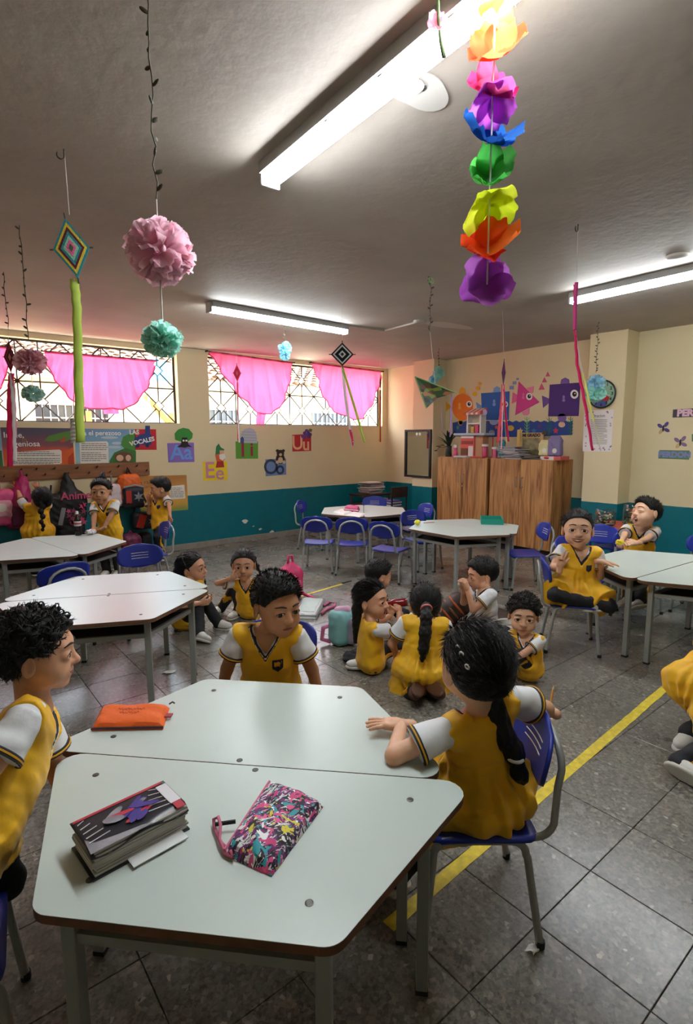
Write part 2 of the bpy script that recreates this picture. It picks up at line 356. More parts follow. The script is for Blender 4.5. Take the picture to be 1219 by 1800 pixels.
# ---------------------------------------------------------------- windows: iron grilles of stars and small diamonds
def bar(b, p, q, r=0.010): b.tube([p, q], r, 5)
for wi, (x0, x1) in enumerate(WIN):
    w = bpy.data.objects.new('window_%d' % (wi + 1), None); COL.objects.link(w); w.location = (x0, YB, SILL); structure(w)
    yg = YB + 0.12
    f = MB()
    for a, c in (((x0, yg - .012, SILL), (x1, yg + .012, SILL + .025)), ((x0, yg - .012, WTOP - .025), (x1, yg + .012, WTOP)), ((x0, yg - .012, SILL + .025), (x0 + .025, yg + .012, WTOP - .025)), ((x1 - .025, yg - .012, SILL + .025), (x1, yg + .012, WTOP - .025))): f.box(a, c)
    f.build('window_frame', M_frame, w)
    MB().box((x0, YB - 0.0, SILL), (x1, YB + TH, SILL + 0.012)).build('window_sill', mat('sill_cement', '#d7cfbd', .7, var=.08), w)
    n = 2 * int(round((x1 - x0) / 0.48)); dx = (x1 - x0) / n; zr = [SILL + .01 + (WTOP - SILL - .02) * k / 4 for k in range(5)]
    def nd(i, j): return np.array([x0 + i * dx, yg, zr[j]])
    dd = 0.075
    for i in range(n + 1):
        for j in range(5):
            if i % 2 == 1 and j in (1, 3):      # small diamond
                c = nd(i, j); pts = [c + [dd, 0, 0], c + [0, 0, dd], c + [-dd, 0, 0], c + [0, 0, -dd]]
                g = MB(); g.tube(pts, 0.010, 5, close=True); g.build('grille_diamond', M_frame, w)
    def isd(i, j): return i % 2 == 1 and j in (1, 3)
    for i in range(n + 1):
        for j in range(5):
            for di, dj in ((1, 0), (0, 1), (1, 1), (1, -1)):
                a, c = (i, j), (i + di, j + dj)
                if not (0 <= c[0] <= n and 0 <= c[1] <= 4): continue
                if (di, dj) == (1, 0) and j in (0, 4): continue
                if (di, dj) == (1, 0) and j in (1, 3): continue
                if (di, dj) == (0, 1) and i in (0, n): continue
                if abs(di) + abs(dj) == 2 and not isd(*a) and not isd(*c): continue
                if (di, dj) == (0, 1) and i % 2 == 0 and (i // 2) % 2 == 0: continue
                p, q = nd(*a), nd(*c); t = nrm(q - p); sh = dd if abs(di) + abs(dj) == 1 else dd * 0.7
                if isd(*a): p = p + t * sh
                if isd(*c): q = q - t * sh
                g = MB(); bar(g, p, q); g.build('grille_bar', M_frame, w)
# ---------------------------------------------------------------- outside: yard, neighbour's house, tiled roof, tarpaulin
M_outwall = mat('neighbour_wall', '#efe3bd', 0.8, var=0.06)
structure(MB().box((-30, YB + TH, -0.3), (40, 40, -0.1)).build('ground_yard', mat('yard_concrete', '#d8d2c6', .9, var=.1)))
nh = thing('neighbour_house', 'cream neighbouring house with a clay tile roof seen through the barred windows', 'building', (4, 11.6, -0.1))
MB().box((-8, 11.6, -0.1), (16, 15, 2.78)).build('house_wall', M_outwall, nh)
M_bars = mat('white_bars', '#8d8c88', .5); M_dark = mat('dark_glass', '#3a4147', .15)
for (x, z0, z1, wd) in ((1.9, 1.75, 2.25, 1.3), (5.35, 1.72, 2.25, .75), (8.2, 1.72, 2.25, 1.25), (11.0, 1.72, 2.25, 1.0)):
    wn = MB().box((x, 11.57, z0), (x + wd, 11.6, z1)).build('house_window', M_dark, nh)
    k = int(wd / .13)
    for i in range(k + 1): MB().cyl((x + wd * i / k, 11.53, z0), (x + wd * i / k, 11.53, z1), .012, 6).build('window_bar', M_bars, wn)
    for z in (z0, (z0 + z1) / 2, z1): MB().box((x - .02, 11.52, z - .012), (x + wd + .02, 11.54, z + .012)).build('window_rail', M_bars, wn)
rb = MB()
slope = nrm((0, 1, 0.30))
for i in range(62):
    x = -4 + i * 0.26
    for k in range(9):
        a = np.array([x, 11.15, 2.86]) + slope * k * .36 + np.array([0, 0, .015 * 0]); c = a + slope * .40 + np.array([0, 0, -.03])
        vs = []
        for p, rr in ((a, .14), (c, .11)):
            for j in range(6):
                t = math.pi * j / 5; vs.append(p + np.array([rr * math.cos(t), 0, rr * .75 * math.sin(t)]))
        rb.add(vs, [(j, j + 1, 7 + j, 6 + j) for j in range(5)])
rf = MB().add([(-8, 11.1, 2.80), (16, 11.1, 2.80), (16, 14.6, 3.85), (-8, 14.6, 3.85), (-8, 11.1, 2.70), (16, 11.1, 2.70), (16, 14.6, 3.75), (-8, 14.6, 3.75)], [(0, 1, 2, 3), (7, 6, 5, 4), (0, 4, 5, 1), (1, 5, 6, 2), (2, 6, 7, 3), (3, 7, 4, 0)]).build('roof', mat('clay_tile', '#c9b3a0', .85, var=.25, vscale=6), nh)
ro = rb.build('roof_tiles', MC['clay_tile'], rf, smooth=True); ro['kind'] = 'stuff'
tp = MB(); p0 = PY(262, 625, 9.6); p1 = PY(300, 640, 9.6); p2 = PY(318, 672, 9.3); p3 = PY(262, 668, 9.3)
tp.add([p0, p1, p2, p3] + [p + np.array([0, .03, 0]) for p in (p0, p1, p2, p3)], [(0, 1, 2, 3), (7, 6, 5, 4), (0, 4, 5, 1), (1, 5, 6, 2), (2, 6, 7, 3), (3, 7, 4, 0)])
tt_ = thing('tarpaulin', 'bright blue tarpaulin hung on poles outside the left window', 'tarpaulin', (p3[0], p3[1], -.1)); tp.build('sheet', mat('blue_tarp', '#2a8fc6', .5), tt_)
for q_ in (p2, p3): MB().cyl((q_[0], q_[1] + .05, -.1), (q_[0], q_[1] + .05, q_[2] + .02), .02, 8).build('pole', M_bars, tt_)
dk = thing('timber_deck', 'brown timber platform and beams outside the left window', 'deck', (2, 9.7, -.1))
M_beam = mat('timber', '#a9713c', .7, var=.25, vscale=5)
MB().box((-1.2, 9.6, 1.72), (3.9, 9.72, 1.86)).build('beam', M_beam, dk); MB().box((-1.2, 9.7, 1.5), (3.9, 11, 1.56)).build('deck_board', M_beam, dk)
for x in (-.6, .9, 2.3, 3.7): MB().box((x, 9.6, -.1), (x + .1, 9.7, 2.05)).build('post', M_beam, dk)
MB().obox((3.55, 9.65, 2.05), (.25, 0, -.3), (.03, 0, .025), (0, .04, 0)).build('brace', M_beam, dk)
MB().box((-1.2, 9.59, 1.60), (3.9, 9.66, 1.70)).build('rail', mat('yellow_rail', '#e0b52c', .5), dk)
# ---------------------------------------------------------------- pink curtains
M_cur = paper_mat('pink_curtain', '#f5689c', .58, .05)
def curtain(top, bot, folds, seed, label, tail=None, y=YB - 0.035):
    """top: (px,py) left, right; bot: list of (px,py) lower edge from left to right"""
    t = thing('curtain', label, 'curtain', PY(*top[0], y), 'pink curtains')
    r = random.Random(seed); ph = [r.uniform(0, 6) for _ in range(4)]
    A, B = PY(*top[0], y), PY(*top[1], y); bp = [PY(*q, y) for q in bot]; n = len(bp)
    cum = [0]
    for i in range(n - 1): cum.append(cum[-1] + np.linalg.norm(bp[i + 1] - bp[i]))
    def botp(u):
        s = u * cum[-1]
        for i in range(n - 1):
            if s <= cum[i + 1] + 1e-9: return bp[i] + (bp[i + 1] - bp[i]) * ((s - cum[i]) / (cum[i + 1] - cum[i]))
        return bp[-1]
    def fn(u, v):
        p = (A + (B - A) * u) * (1 - v) + botp(u) * v
        a = .010 + .020 * v
        yo = a * math.sin(folds * 6.283 * u + ph[0] + .8 * math.sin(5 * v + ph[1])) + .5 * a * math.sin(2.3 * folds * 6.283 * u + ph[2]) + .01 * v * math.sin(9 * v + ph[3])
        return (p[0], p[1] - .02 + yo, p[2] + .01 * math.sin(13 * u + ph[1]) * v)
    MB().grid(fn, 90, 40).build('cloth', M_cur, t, smooth=True)
    hem = [np.array(fn(u / 60, 1)) + [0, -.004, 0] for u in range(61)]; MB().tube(hem, .008, 6).build('hem', mat('curtain_hem', '#f0588e', .8), t, smooth=True)
    hd = [np.array(fn(u / 60, 0)) for u in range(61)]; MB().tube(hd, .012, 6).build('heading', MC['curtain_hem'], t, smooth=True)
    MB().cyl(A + [-.04, -.02, .012], B + [.04, -.02, .012], .006, 8).build('rod', M_frame, t)
    for q_ in (A + [-.03, 0, .012], B + [.03, 0, .012]): MB().box((q_[0] - .008, y - .026, q_[2] - .01), (q_[0] + .008, YB + .02, q_[2] + .01)).build('bracket', M_frame, t)
    if tail:
        q = [PY(*k, y) for k in tail]
        MB().grid(lambda u, v: tuple((q[0] * (1 - u) + q[1] * u) * (1 - v) + (q[3] * (1 - u) + q[2] * u) * v + np.array([0, -.02 + .015 * math.sin(11 * u), 0])), 14, 8).build('tail', M_cur, t, smooth=True)
    return t
curtain(((78, 619), (273, 635)), [(78, 632), (95, 668), (122, 702), (150, 717), (186, 718), (194, 716), (212, 721), (236, 712), (258, 682), (271, 642)], 8, 1, 'wide pink curtain swag tied up in the middle, in the left window', [(180, 718), (207, 718), (208, 728), (182, 728)])
curtain(((-150, 600), (20, 612)), [(-150, 640), (-120, 700), (-60, 715), (-20, 705), (2, 682), (19, 625)], 7, 2, 'pink curtain cut off by the left picture edge')
curtain(((367, 619), (514, 639)), [(368, 622), (395, 662), (420, 696), (445, 720), (458, 727), (475, 727), (492, 715), (504, 690), (513, 645)], 6, 3, 'pink curtain pulled to one side with a tail, in the right window', [(450, 724), (466, 727), (463, 746), (449, 746)])
curtain(((549, 639), (671, 654)), [(550, 645), (560, 680), (575, 712), (595, 728), (612, 733), (622, 739), (635, 737), (650, 715), (662, 688), (670, 658)], 6, 4, 'rounded pink curtain swag nearest the corner column')
# ---------------------------------------------------------------- ceiling lamps
M_emit = mat('lamp_diffuser', '#f4fbff', .4, emit=26)
M_lamp = mat('lamp_housing', '#a9a9a8', .45)
def lamp(a, c, label):
    a = np.array(a, float); c = np.array(c, float); t = thing('ceiling_lamp', label, 'lamp', ((a + c) / 2)[:2].tolist() + [ZC], 'ceiling lamps')
    d = nrm(c - a); n = np.array([-d[1], d[0], 0]); L = np.linalg.norm(c - a)
    m = (a + c) / 2
    MB().obox((m[0], m[1], ZC - .024), d * (L / 2 - .02), n * .062, (0, 0, .0239)).build('housing', M_lamp, t)
    prof = [(.046 * math.cos(math.pi * i / 8), -.046 * math.sin(math.pi * i / 8)) for i in range(9)]
    b = MB(); vs = []
    for s_, e in ((a + d * .02, 0), (c - d * .02, 1)):
        for q in prof: vs.append(s_ + n * q[0] + np.array([0, 0, ZC - .048 + q[1] - s_[2]]))
    b.add(vs, [(i, i + 1, 10 + i, 9 + i) for i in range(8)] + [tuple(range(8, -1, -1)), tuple(range(9, 18)), (0, 9, 17, 8)]); b.build('diffuser', M_emit, t, smooth='auto')
    for p, sg in ((a, 1), (c, -1)):
        MB().obox((p[0] + sg * d[0] * .01, p[1] + sg * d[1] * .01, ZC - .048), d * .0098, n * .05, (0, 0, .0475)).build('end_cap', M_lamp, t, bevel=.006)
    for k in range(5):
        p = a + d * L * (k + .7) / 5.4; MB().obox((p[0], p[1], ZC - .046), d * .012, n * .0475, (0, 0, .006)).build('clip', M_lamp, t)
    return t
lamp((1.44, 2.36, ZC), (1.36, .62, ZC), 'long bright ceiling lamp nearest the viewer, at the top of the picture')
lamp((2.30, 4.90, ZC), (4.02, 4.98, ZC), 'bright ceiling lamp parallel to the window wall with a cable duct')
lamp((4.72, 2.66, ZC), (4.66, .95, ZC), 'bright ceiling lamp at the right edge of the picture')
def ceil(px, py): p = PZ(px, py, ZC); return p
M_duct = mat('duct_plastic', '#b9b2a6', .6)
cd = thing('cable_duct', 'thin white cable duct on the ceiling between lamp and junction box', 'cable duct', ceil(677, 578))
for a, c in (((612, 572), (677, 580)), ((677, 580), (730, 566))):
    p, q = ceil(*a), ceil(*c); t = nrm(q - p); n = np.array([-t[1], t[0], 0]); MB().obox((p + q) / 2 - [0, 0, .009], t * np.linalg.norm(q - p) / 2, n * .012, (0, 0, .0088)).build('duct', M_duct, cd)
p = ceil(738, 564); MB().lathe([(.07, 0), (.07, -.02), (.06, -.03), (.001, -.03)], p, 20).build('junction_box', M_duct, cd)
p = ceil(1192, 449); tag(MB().lathe([(.075, 0), (.075, -.016), (.06, -.025), (.001, -.025)], p, 24).build('ceiling_cover', M_white, smooth='auto'), 'round white ceiling cover plate beside the right lamp', 'cover plate')
# repair plate and rough patch near the long lamp
pl = thing('repair_patch', 'pale plaster repair patch with a broken hole beside the nearest lamp', 'ceiling patch', ceil(738, 165))
c = ceil(738, 160); MB().prism(blob2((c[0], c[1]), .12, .10, 4), (0, 0, ZC), (1, 0, 0), (0, 1, 0), (0, 0, -1), .004).build('plaster_plate', mat('fresh_plaster', '#c4bfb8', .7), pl)
c = ceil(737, 152); MB().prism(blob((c[0], c[1]), .035, .025, 0, 9), (0, 0, ZC - .004), (1, 0, 0), (0, 1, 0), (0, 0, -1), .001).build('hole', mat('hole_grey', '#6b6862', .95, bump=1, bscale=80), pl)
c = ceil(722, 148); MB().lathe([(.05, 0), (.05, -.006), (.001, -.006)], (c[0], c[1], ZC - .004), 20).build('cover', MC['fresh_plaster'], pl)
for k, (px, py, w, h) in enumerate(((790, 572, .35, .12),)):
    c = ceil(px, py); MB().prism(blob2((c[0], c[1]), w, h, 30 + k), (0, 0, ZC), (1, 0, 0), (0, 1, 0), (0, 0, -1), .0012).build('plaster_patch', mat('ceiling_patch', '#c8bfb4', .7, bump=.1), ceiling)
M_hook = mat('hook_iron', '#3d352d', .5, .6)
def hook(p, label):
    t = MB(); p = np.array(p); t.tube([p, p - [0, 0, .03]], .003, 6)
    t.tube([p - [0, 0, .03] + np.array([.015 * math.cos(a) - .015, 0, .015 * math.sin(a)]) for a in np.linspace(0, -4.0, 12)], .003, 6)
    return tag(t.build('ceiling_hook', M_hook), label, 'hook')
hook(ceil(112, 262), 'bare iron hook in the ceiling above the multicoloured yarn diamond')

# ================================================================ furniture
M_lam = mat('desk_laminate', '#c3cdc6', .3, var=.04, vscale=2.5)
M_edge = mat('desk_edge', '#6d4a33', .75, var=.2, vscale=20)
M_steel = mat('grey_steel', '#9a9d98', .45, .25, var=.05)
M_rub = mat('black_rubber', '#17171a', .7)
M_tray = mat('tray_dark', '#3a3430', .8)
M_screw = mat('screw_steel', '#55544f', .4, .7)
DH = 0.62
def desk(cx, cy, ang, label, grp, screws=False):
    """half-hexagon desk: the long edge runs through (cx,cy) along ang, the desk lies to its left"""
    t = thing('trapezoid_desk', label, 'desk', (cx, cy, 0), grp, rz=math.radians(ang))
    L, S, Hh = 0.648, 0.322, 0.556; cr = 0.055
    poly = [(-L, 0.0015), (L, 0.0015), (S, Hh), (-S, Hh)]; pr = []
    for i, p in enumerate(poly):
        a = np.array(poly[i - 1]); q = np.array(p); c = np.array(poly[(i + 1) % 4]); u = nrm(a - q); w = nrm(c - q)
        half = math.acos(np.clip(u @ w, -1, 1)) / 2; dist = cr / math.tan(half); cen = q + nrm(u + w) * cr / math.sin(half)
        s0 = q + u * dist; s1 = q + w * dist; a0 = math.atan2(*(s0 - cen)[::-1]); a1 = math.atan2(*(s1 - cen)[::-1]); da = (a1 - a0 + math.pi) % (2 * math.pi) - math.pi
        for k in range(7): pr.append((cen[0] + cr * math.cos(a0 + da * k / 6), cen[1] + cr * math.sin(a0 + da * k / 6)))
    part_local(MB().prism(pr, (0, 0, DH - .022), (1, 0, 0), (0, 1, 0), (0, 0, 1), .0205), 'desk_board', M_edge, t)
    part_local(MB().prism(pr, (0, 0, DH - .0015), (1, 0, 0), (0, 1, 0), (0, 0, 1), .0015), 'desk_top', M_lam, t)
    legs = [(-.50, .075), (.50, .075), (.285, .485), (-.285, .485)]
    for x, y in legs:
        lg = part_local(MB().box((x - .017, y - .017, .012), (x + .017, y + .017, DH - .022)), 'leg', M_steel, t, bevel=.003)
        part_local(MB().box((x - .018, y - .018, 0), (x + .018, y + .018, .014)), 'foot_cap', M_rub, lg)
    for i in range(4):
        a, c = legs[i], legs[(i + 1) % 4]
        for z in (DH - .035, .505):
            if z == .505 and i == 0 and False: continue
            p = np.array([*a, z]); q = np.array([*c, z]); u = nrm(q - p); n = np.array([-u[1], u[0], 0])
            part_local(MB().obox((p + q) / 2, u * (np.linalg.norm(q - p) / 2 - .017), n * .01, (0, 0, .0125)), 'rail', M_steel, t)
    part_local(MB().prism([(-.485, .085), (.485, .085), (.275, .475), (-.275, .475)], (0, 0, .493), (1, 0, 0), (0, 1, 0), (0, 0, 1), .008), 'book_tray', M_tray, t)
    if screws:
        for x, y in ((-.46, .10), (.46, .10), (.25, .46), (-.25, .46), (0, .02)):
            s_ = part_local(MB().lathe([(.0095, 0), (.0095, .001), (.006, .0018), (.001, .0018)], (x, y, DH), 12), 'screw', M_screw, t)
    return t
HEX = {'front': ((.71, 1.385), -46.1), 'mid': ((.917, 3.55), -25.5), 'centre': ((4.734, 3.794), 91), 'back': ((4.78, 5.56), 49.6), 'left': ((.98, 5.57), -81), 'right': ((4.47, 1.57), -4)}
DL = {'front': ('grey trapezoid desk, far half of the nearest table, with the orange pencil case', 'grey trapezoid desk nearest the viewer, under the thick book and patterned pouch'),
      'mid': ('trapezoid desk with bluish sheen, far half of the empty table behind the curly boy', 'trapezoid desk with bluish sheen, near half of the empty table behind the curly boy'),
      'centre': ('trapezoid desk under the lemon, left half of the table before the cabinets', 'trapezoid desk under the teal tray, right half of the table before the cabinets'),
      'back': ('trapezoid desk with open notebooks, left half of the table in the back corner', 'empty trapezoid desk, right half of the table in the back corner'),
      'left': ('trapezoid desk under the cola bottle, by the hanging bags', 'trapezoid desk at the left picture edge, beside the cola bottle desk'),
      'right': ('trapezoid desk at the right edge, the half beside the laughing boy', 'trapezoid desk at the right edge, the half nearer the viewer')}
for k, ((hx, hy), a) in HEX.items():
    off = {'front': (0.0, .018), 'mid': (0, .004)}.get(k, (0, .004))
    desk(hx + (-.012 if k == 'front' else 0), hy + (.0145 if k == 'front' else .002), a, DL[k][0], 'trapezoid desks', k in ('front', 'mid'))
    sx, sy = {'front': (.030, -.0315)}.get(k, (0, -.004))
    desk(hx + sx, hy + sy, a + 180, DL[k][1], 'trapezoid desks', k in ('front', 'mid'))
M_blue = mat('blue_plastic', '#1b2f96', .38, var=.05)
M_tube = mat('chair_tube', '#a3a5a1', .42, .3)
def make_chair():
    t = thing('school_chair', 'chair', 'chair', (0, 0, 0), 'blue school chairs', rz=0)
    SH = .37
    def seat(u, v):
        x = (u - .5) * .36; y = (v - .5) * .34; r = .05
        e = max(0, abs(x) - (.18 - r)), max(0, abs(y) - (.17 - r)); k = math.hypot(*e)
        if k > r: f_ = r / k; x = math.copysign(.18 - r + e[0] * f_, x); y = math.copysign(.17 - r + e[1] * f_, y)
        return (x, y, SH - .012 * (1 - (x / .18) ** 2) - (.02 * max(0, (y - .09) / .08) ** 2))
    part_local(MB().grid(seat, 13, 13), 'seat', M_blue, t, smooth=True, solid=.012)
    def back(u, v):
        x = (u - .5) * .38; s = (v - .5) * 2
        hw = .19 * math.sqrt(max(0.02, 1 - max(0, abs(s) * 1.0) ** 3.2)); x = (u - .5) * 2 * hw
        return (x, -.215 + 1.1 * x * x - .02 * s, .60 + .10 * s)
    bk = part_local(MB().grid(back, 15, 11), 'backrest', M_blue, t, smooth=True, solid=.012)
    for i in range(3):
        z = .625 - i * .022; pts = [(x, -.2015 + 1.1 * x * x - .02 * (z - .6) / .1, z) for x in np.linspace(-.07, .07, 7)]
        part_local(MB().tube(pts, .0022, 4), 'slot', M_white, bk)
    for sx in (-1, 1):
        x = sx * .165; pts = [(x * 1.12, .19, .0), (x, .16, SH - .075)]
        for a in np.linspace(0, 90, 5): r = .05; pts.append((x, .16 - r + r * math.cos(math.radians(a)), SH - .065 + r * math.sin(math.radians(a))))
        for a in np.linspace(90, 180, 5): pts.append((x, -.13 + r + r * math.cos(math.radians(a)), SH - .065 + r * math.sin(math.radians(a))))
        pts += [(x, -.135, SH - .075), (x * 1.12, -.18, 0)]
        lf = part_local(MB().tube(pts, .0125, 10), 'leg_frame', M_tube, t, smooth='auto')
        for p in (pts[0], pts[-1]): part_local(MB().cyl(np.array(p) + [0, 0, .001], np.array(p) + [0, 0, .025], .0145, 10), 'foot_cap', M_rub, lf)
    hp = [(-.15, .02, SH - .02), (-.15, -.14, SH - .018)]
    for a in np.linspace(0, 75, 5): hp.append((-.15, -.16 - .06 * math.sin(math.radians(a)), SH + .045 - .06 * math.cos(math.radians(a))))
    hp.append((-.145, -.226, .52))
    for a in np.linspace(180, 0, 9): hp.append((.13 * math.cos(math.radians(a)), -.238 - .004, .57 + .085 * math.sin(math.radians(a))))
    hp.append((.145, -.226, .52))
    for a in np.linspace(75, 0, 5): hp.append((.15, -.16 - .06 * math.sin(math.radians(a)), SH + .045 - .06 * math.cos(math.radians(a))))
    hp += [(.15, -.14, SH - .018), (.15, .02, SH - .02)]
    part_local(MB().tube(hp, .0115, 10), 'back_frame', M_tube, t, smooth='auto')
    return t
chair0 = make_chair(); CH = []
def chair(x, y, ang, label):
    """ang: the way the sitter faces (degrees from +x)"""
    if not CH: o = chair0; o.location = (x, y, 0); o.rotation_euler.z = math.radians(ang - 90); o['label'] = label
    else: o = copy_tree(chair0, (x, y, 0), math.radians(ang - 90), label)
    CH.append(o); return o
chair(1.40, 1.055, 141, 'blue chair with grey tube frame under the girl with her back to us')
chair(-.075, 1.555, -8, 'blue chair at the lower left edge under the curly haired boy')
chair(1.25, 2.12, 225, 'blue chair behind the nearest table under the boy looking aside')
chair(.80, 4.56, 100, 'blue chair with a label on its back, left of two behind the bluish table')
chair(1.46, 4.50, -98, 'blue chair facing the bluish table, seen over its far edge')
chair(1.95, 5.85, 175, 'blue chair seen edge-on beside the boy in the tracksuit')
chair(3.846, 2.05, -54, 'blue chair under the girl showing two fingers')
chair(5.10, 3.25, 140, 'blue chair turned away, between the cabinets and the smiling girl')
chair(4.62, 2.36, -85, 'blue chair pushed in between the smiling girl and the laughing boy')
chair(5.35, 2.62, 195, 'blue chair back showing behind the smiling girl')
chair(5.55, 1.72, 185, 'blue chair at the right picture edge behind the desk')
chair(4.85, 4.55, -100, 'blue chair tucked under the table before the cabinets')
chair(4.55, 6.42, -55, 'blue chair left of the back corner table by the teal wall')
chair(3.80, 5.25, 45, 'blue chair leftmost of the three in a row before the back table')
chair(4.05, 4.92, 48, 'blue chair in the middle of the three in a row before the back table')
chair(4.18, 4.38, 20, 'blue chair nearest of the three before the back table, turned sideways')
chair(5.48, 6.12, 228, 'blue chair at the far side of the back table by the corner desk')
chair(5.36, 5.16, 165, 'dark blue chair at the right end of the back table')
# ================================================================ smooth solids: distance fields meshed with surface nets
def smin(a, b, k):
    if k <= 0: return np.minimum(a, b)
    h = np.clip(0.5 + 0.5 * (b - a) / k, 0, 1); return b + (a - b) * h - k * h * (1 - h)
def smax(a, b, k): return -smin(-a, -b, k)
class Prim:
    def __init__(s, f, lo, hi): s.f = f; s.lo = np.array(lo, float); s.hi = np.array(hi, float)
def ell(c, r, R=None):
    c = np.array(c, float); r = np.array(r if hasattr(r, '__len__') else (r,) * 3, float); A = np.eye(3) if R is None else np.array(R, float)   # rows: local axes
    def f(x, y, z):
        k0 = 0; k1 = 0
        for i in range(3):
            q = ((x - c[0]) * A[i][0] + (y - c[1]) * A[i][1] + (z - c[2]) * A[i][2]) / r[i]
            k0 = k0 + q * q; k1 = k1 + (q / r[i]) ** 2
        k0 = np.sqrt(k0); k1 = np.sqrt(k1) + 1e-9; return k0 * (k0 - 1) / k1
    m = np.abs(A.T) @ r; return Prim(f, c - m, c + m)
def cap(a, b, ra, rb=None):
    a = np.array(a, float); b = np.array(b, float); rb = ra if rb is None else rb; ab = b - a; L2 = ab @ ab + 1e-12
    def f(x, y, z):
        dx, dy, dz = x - a[0], y - a[1], z - a[2]
        t = np.clip((dx * ab[0] + dy * ab[1] + dz * ab[2]) / L2, 0, 1)
        return np.sqrt((dx - t * ab[0]) ** 2 + (dy - t * ab[1]) ** 2 + (dz - t * ab[2]) ** 2) - (ra + (rb - ra) * t)
    m = max(ra, rb); return Prim(f, np.minimum(a, b) - m, np.maximum(a, b) + m)
def ecap(a, b, wa, wb, xa, flat=False):
    """tapered limb with an elliptic section: wa, wb = (half width along xa, half depth); flat: cut straight at both ends"""
    a = np.array(a, float); b = np.array(b, float); L = np.linalg.norm(b - a); u = (b - a) / L
    X = nrm(np.array(xa) - u * np.dot(xa, u)); Yv = np.cross(u, X)
    def f(x, y, z):
        dx, dy, dz = x - a[0], y - a[1], z - a[2]
        l = dx * u[0] + dy * u[1] + dz * u[2]; p = dx * X[0] + dy * X[1] + dz * X[2]; q = dx * Yv[0] + dy * Yv[1] + dz * Yv[2]
        t = np.clip(l / L, 0, 1); w = wa[0] + (wb[0] - wa[0]) * t; d = wa[1] + (wb[1] - wa[1]) * t; m = np.minimum(w, d)
        if flat:
            return np.maximum((np.sqrt((p / w) ** 2 + (q / d) ** 2) - 1) * m, np.maximum(-l, l - L))
        e = l - t * L
        return (np.sqrt((p / w) ** 2 + (q / d) ** 2 + (e / m) ** 2) - 1) * m
    m = max(*wa, *wb); return Prim(f, np.minimum(a, b) - m, np.maximum(a, b) + m)
def rbox(c, h, R, r):
    c = np.array(c, float); A = np.array(R, float); h = np.array(h, float)
    def f(x, y, z):
        o = 0; ins = None
        for i in range(3):
            q = np.abs((x - c[0]) * A[i][0] + (y - c[1]) * A[i][1] + (z - c[2]) * A[i][2]) - (h[i] - r)
            o = o + np.maximum(q, 0) ** 2; ins = q if ins is None else np.maximum(ins, q)
        return np.sqrt(o) + np.minimum(ins, 0) - r
    m = np.abs(A.T) @ h; return Prim(f, c - m, c + m)
class Field:
    def __init__(s, ops=None): s.ops = list(ops or [])
    def add(s, p, k=0.012): s.ops.append(('u', p, k)); return s
    def sub(s, p, k=0.006): s.ops.append(('s', p, k)); return s
    def bounds(s):
        u = [p for o, p, k in s.ops if o == 'u']; return np.min([p.lo for p in u], 0), np.max([p.hi for p in u], 0)
    def on(s, G):
        F = np.full(G.n, 0.06, np.float32)
        for op, p, k in s.ops:
            m = k + 3 * G.v; i0 = np.maximum(0, np.floor((p.lo - m - G.lo) / G.v).astype(int)); i1 = np.minimum(G.n, np.ceil((p.hi + m - G.lo) / G.v).astype(int) + 1)
            if np.any(i1 <= i0): continue
            sl = tuple(slice(i0[j], i1[j]) for j in range(3)); x, y, z = G.ax(sl); d = p.f(x, y, z).astype(np.float32)
            F[sl] = smin(F[sl], d, k) if op == 'u' else smax(F[sl], -d, k)
        return F
    def pts(s, P):
        x, y, z = P[:, 0], P[:, 1], P[:, 2]; F = np.full(len(P), 0.06)
        for op, p, k in s.ops:
            d = p.f(x, y, z); F = smin(F, d, k) if op == 'u' else smax(F, -d, k)
        return F
class Grid:
    def __init__(s, lo, hi, v):
        s.v = v; s.lo = np.array(lo, float) - 3 * v; s.n = np.ceil((np.array(hi) + 3 * v - s.lo) / v).astype(int) + 1
    def ax(s, sl=(slice(None),) * 3):
        r = []
        for j in range(3):
            i = np.arange(s.n[j])[sl[j]]; sh = [1, 1, 1]; sh[j] = -1; r.append((s.lo[j] + s.v * i).reshape(sh).astype(np.float32))
        return r
EDG = [(a, b) for a in range(8) for b in range(a + 1, 8) if bin(a ^ b).count('1') == 1]
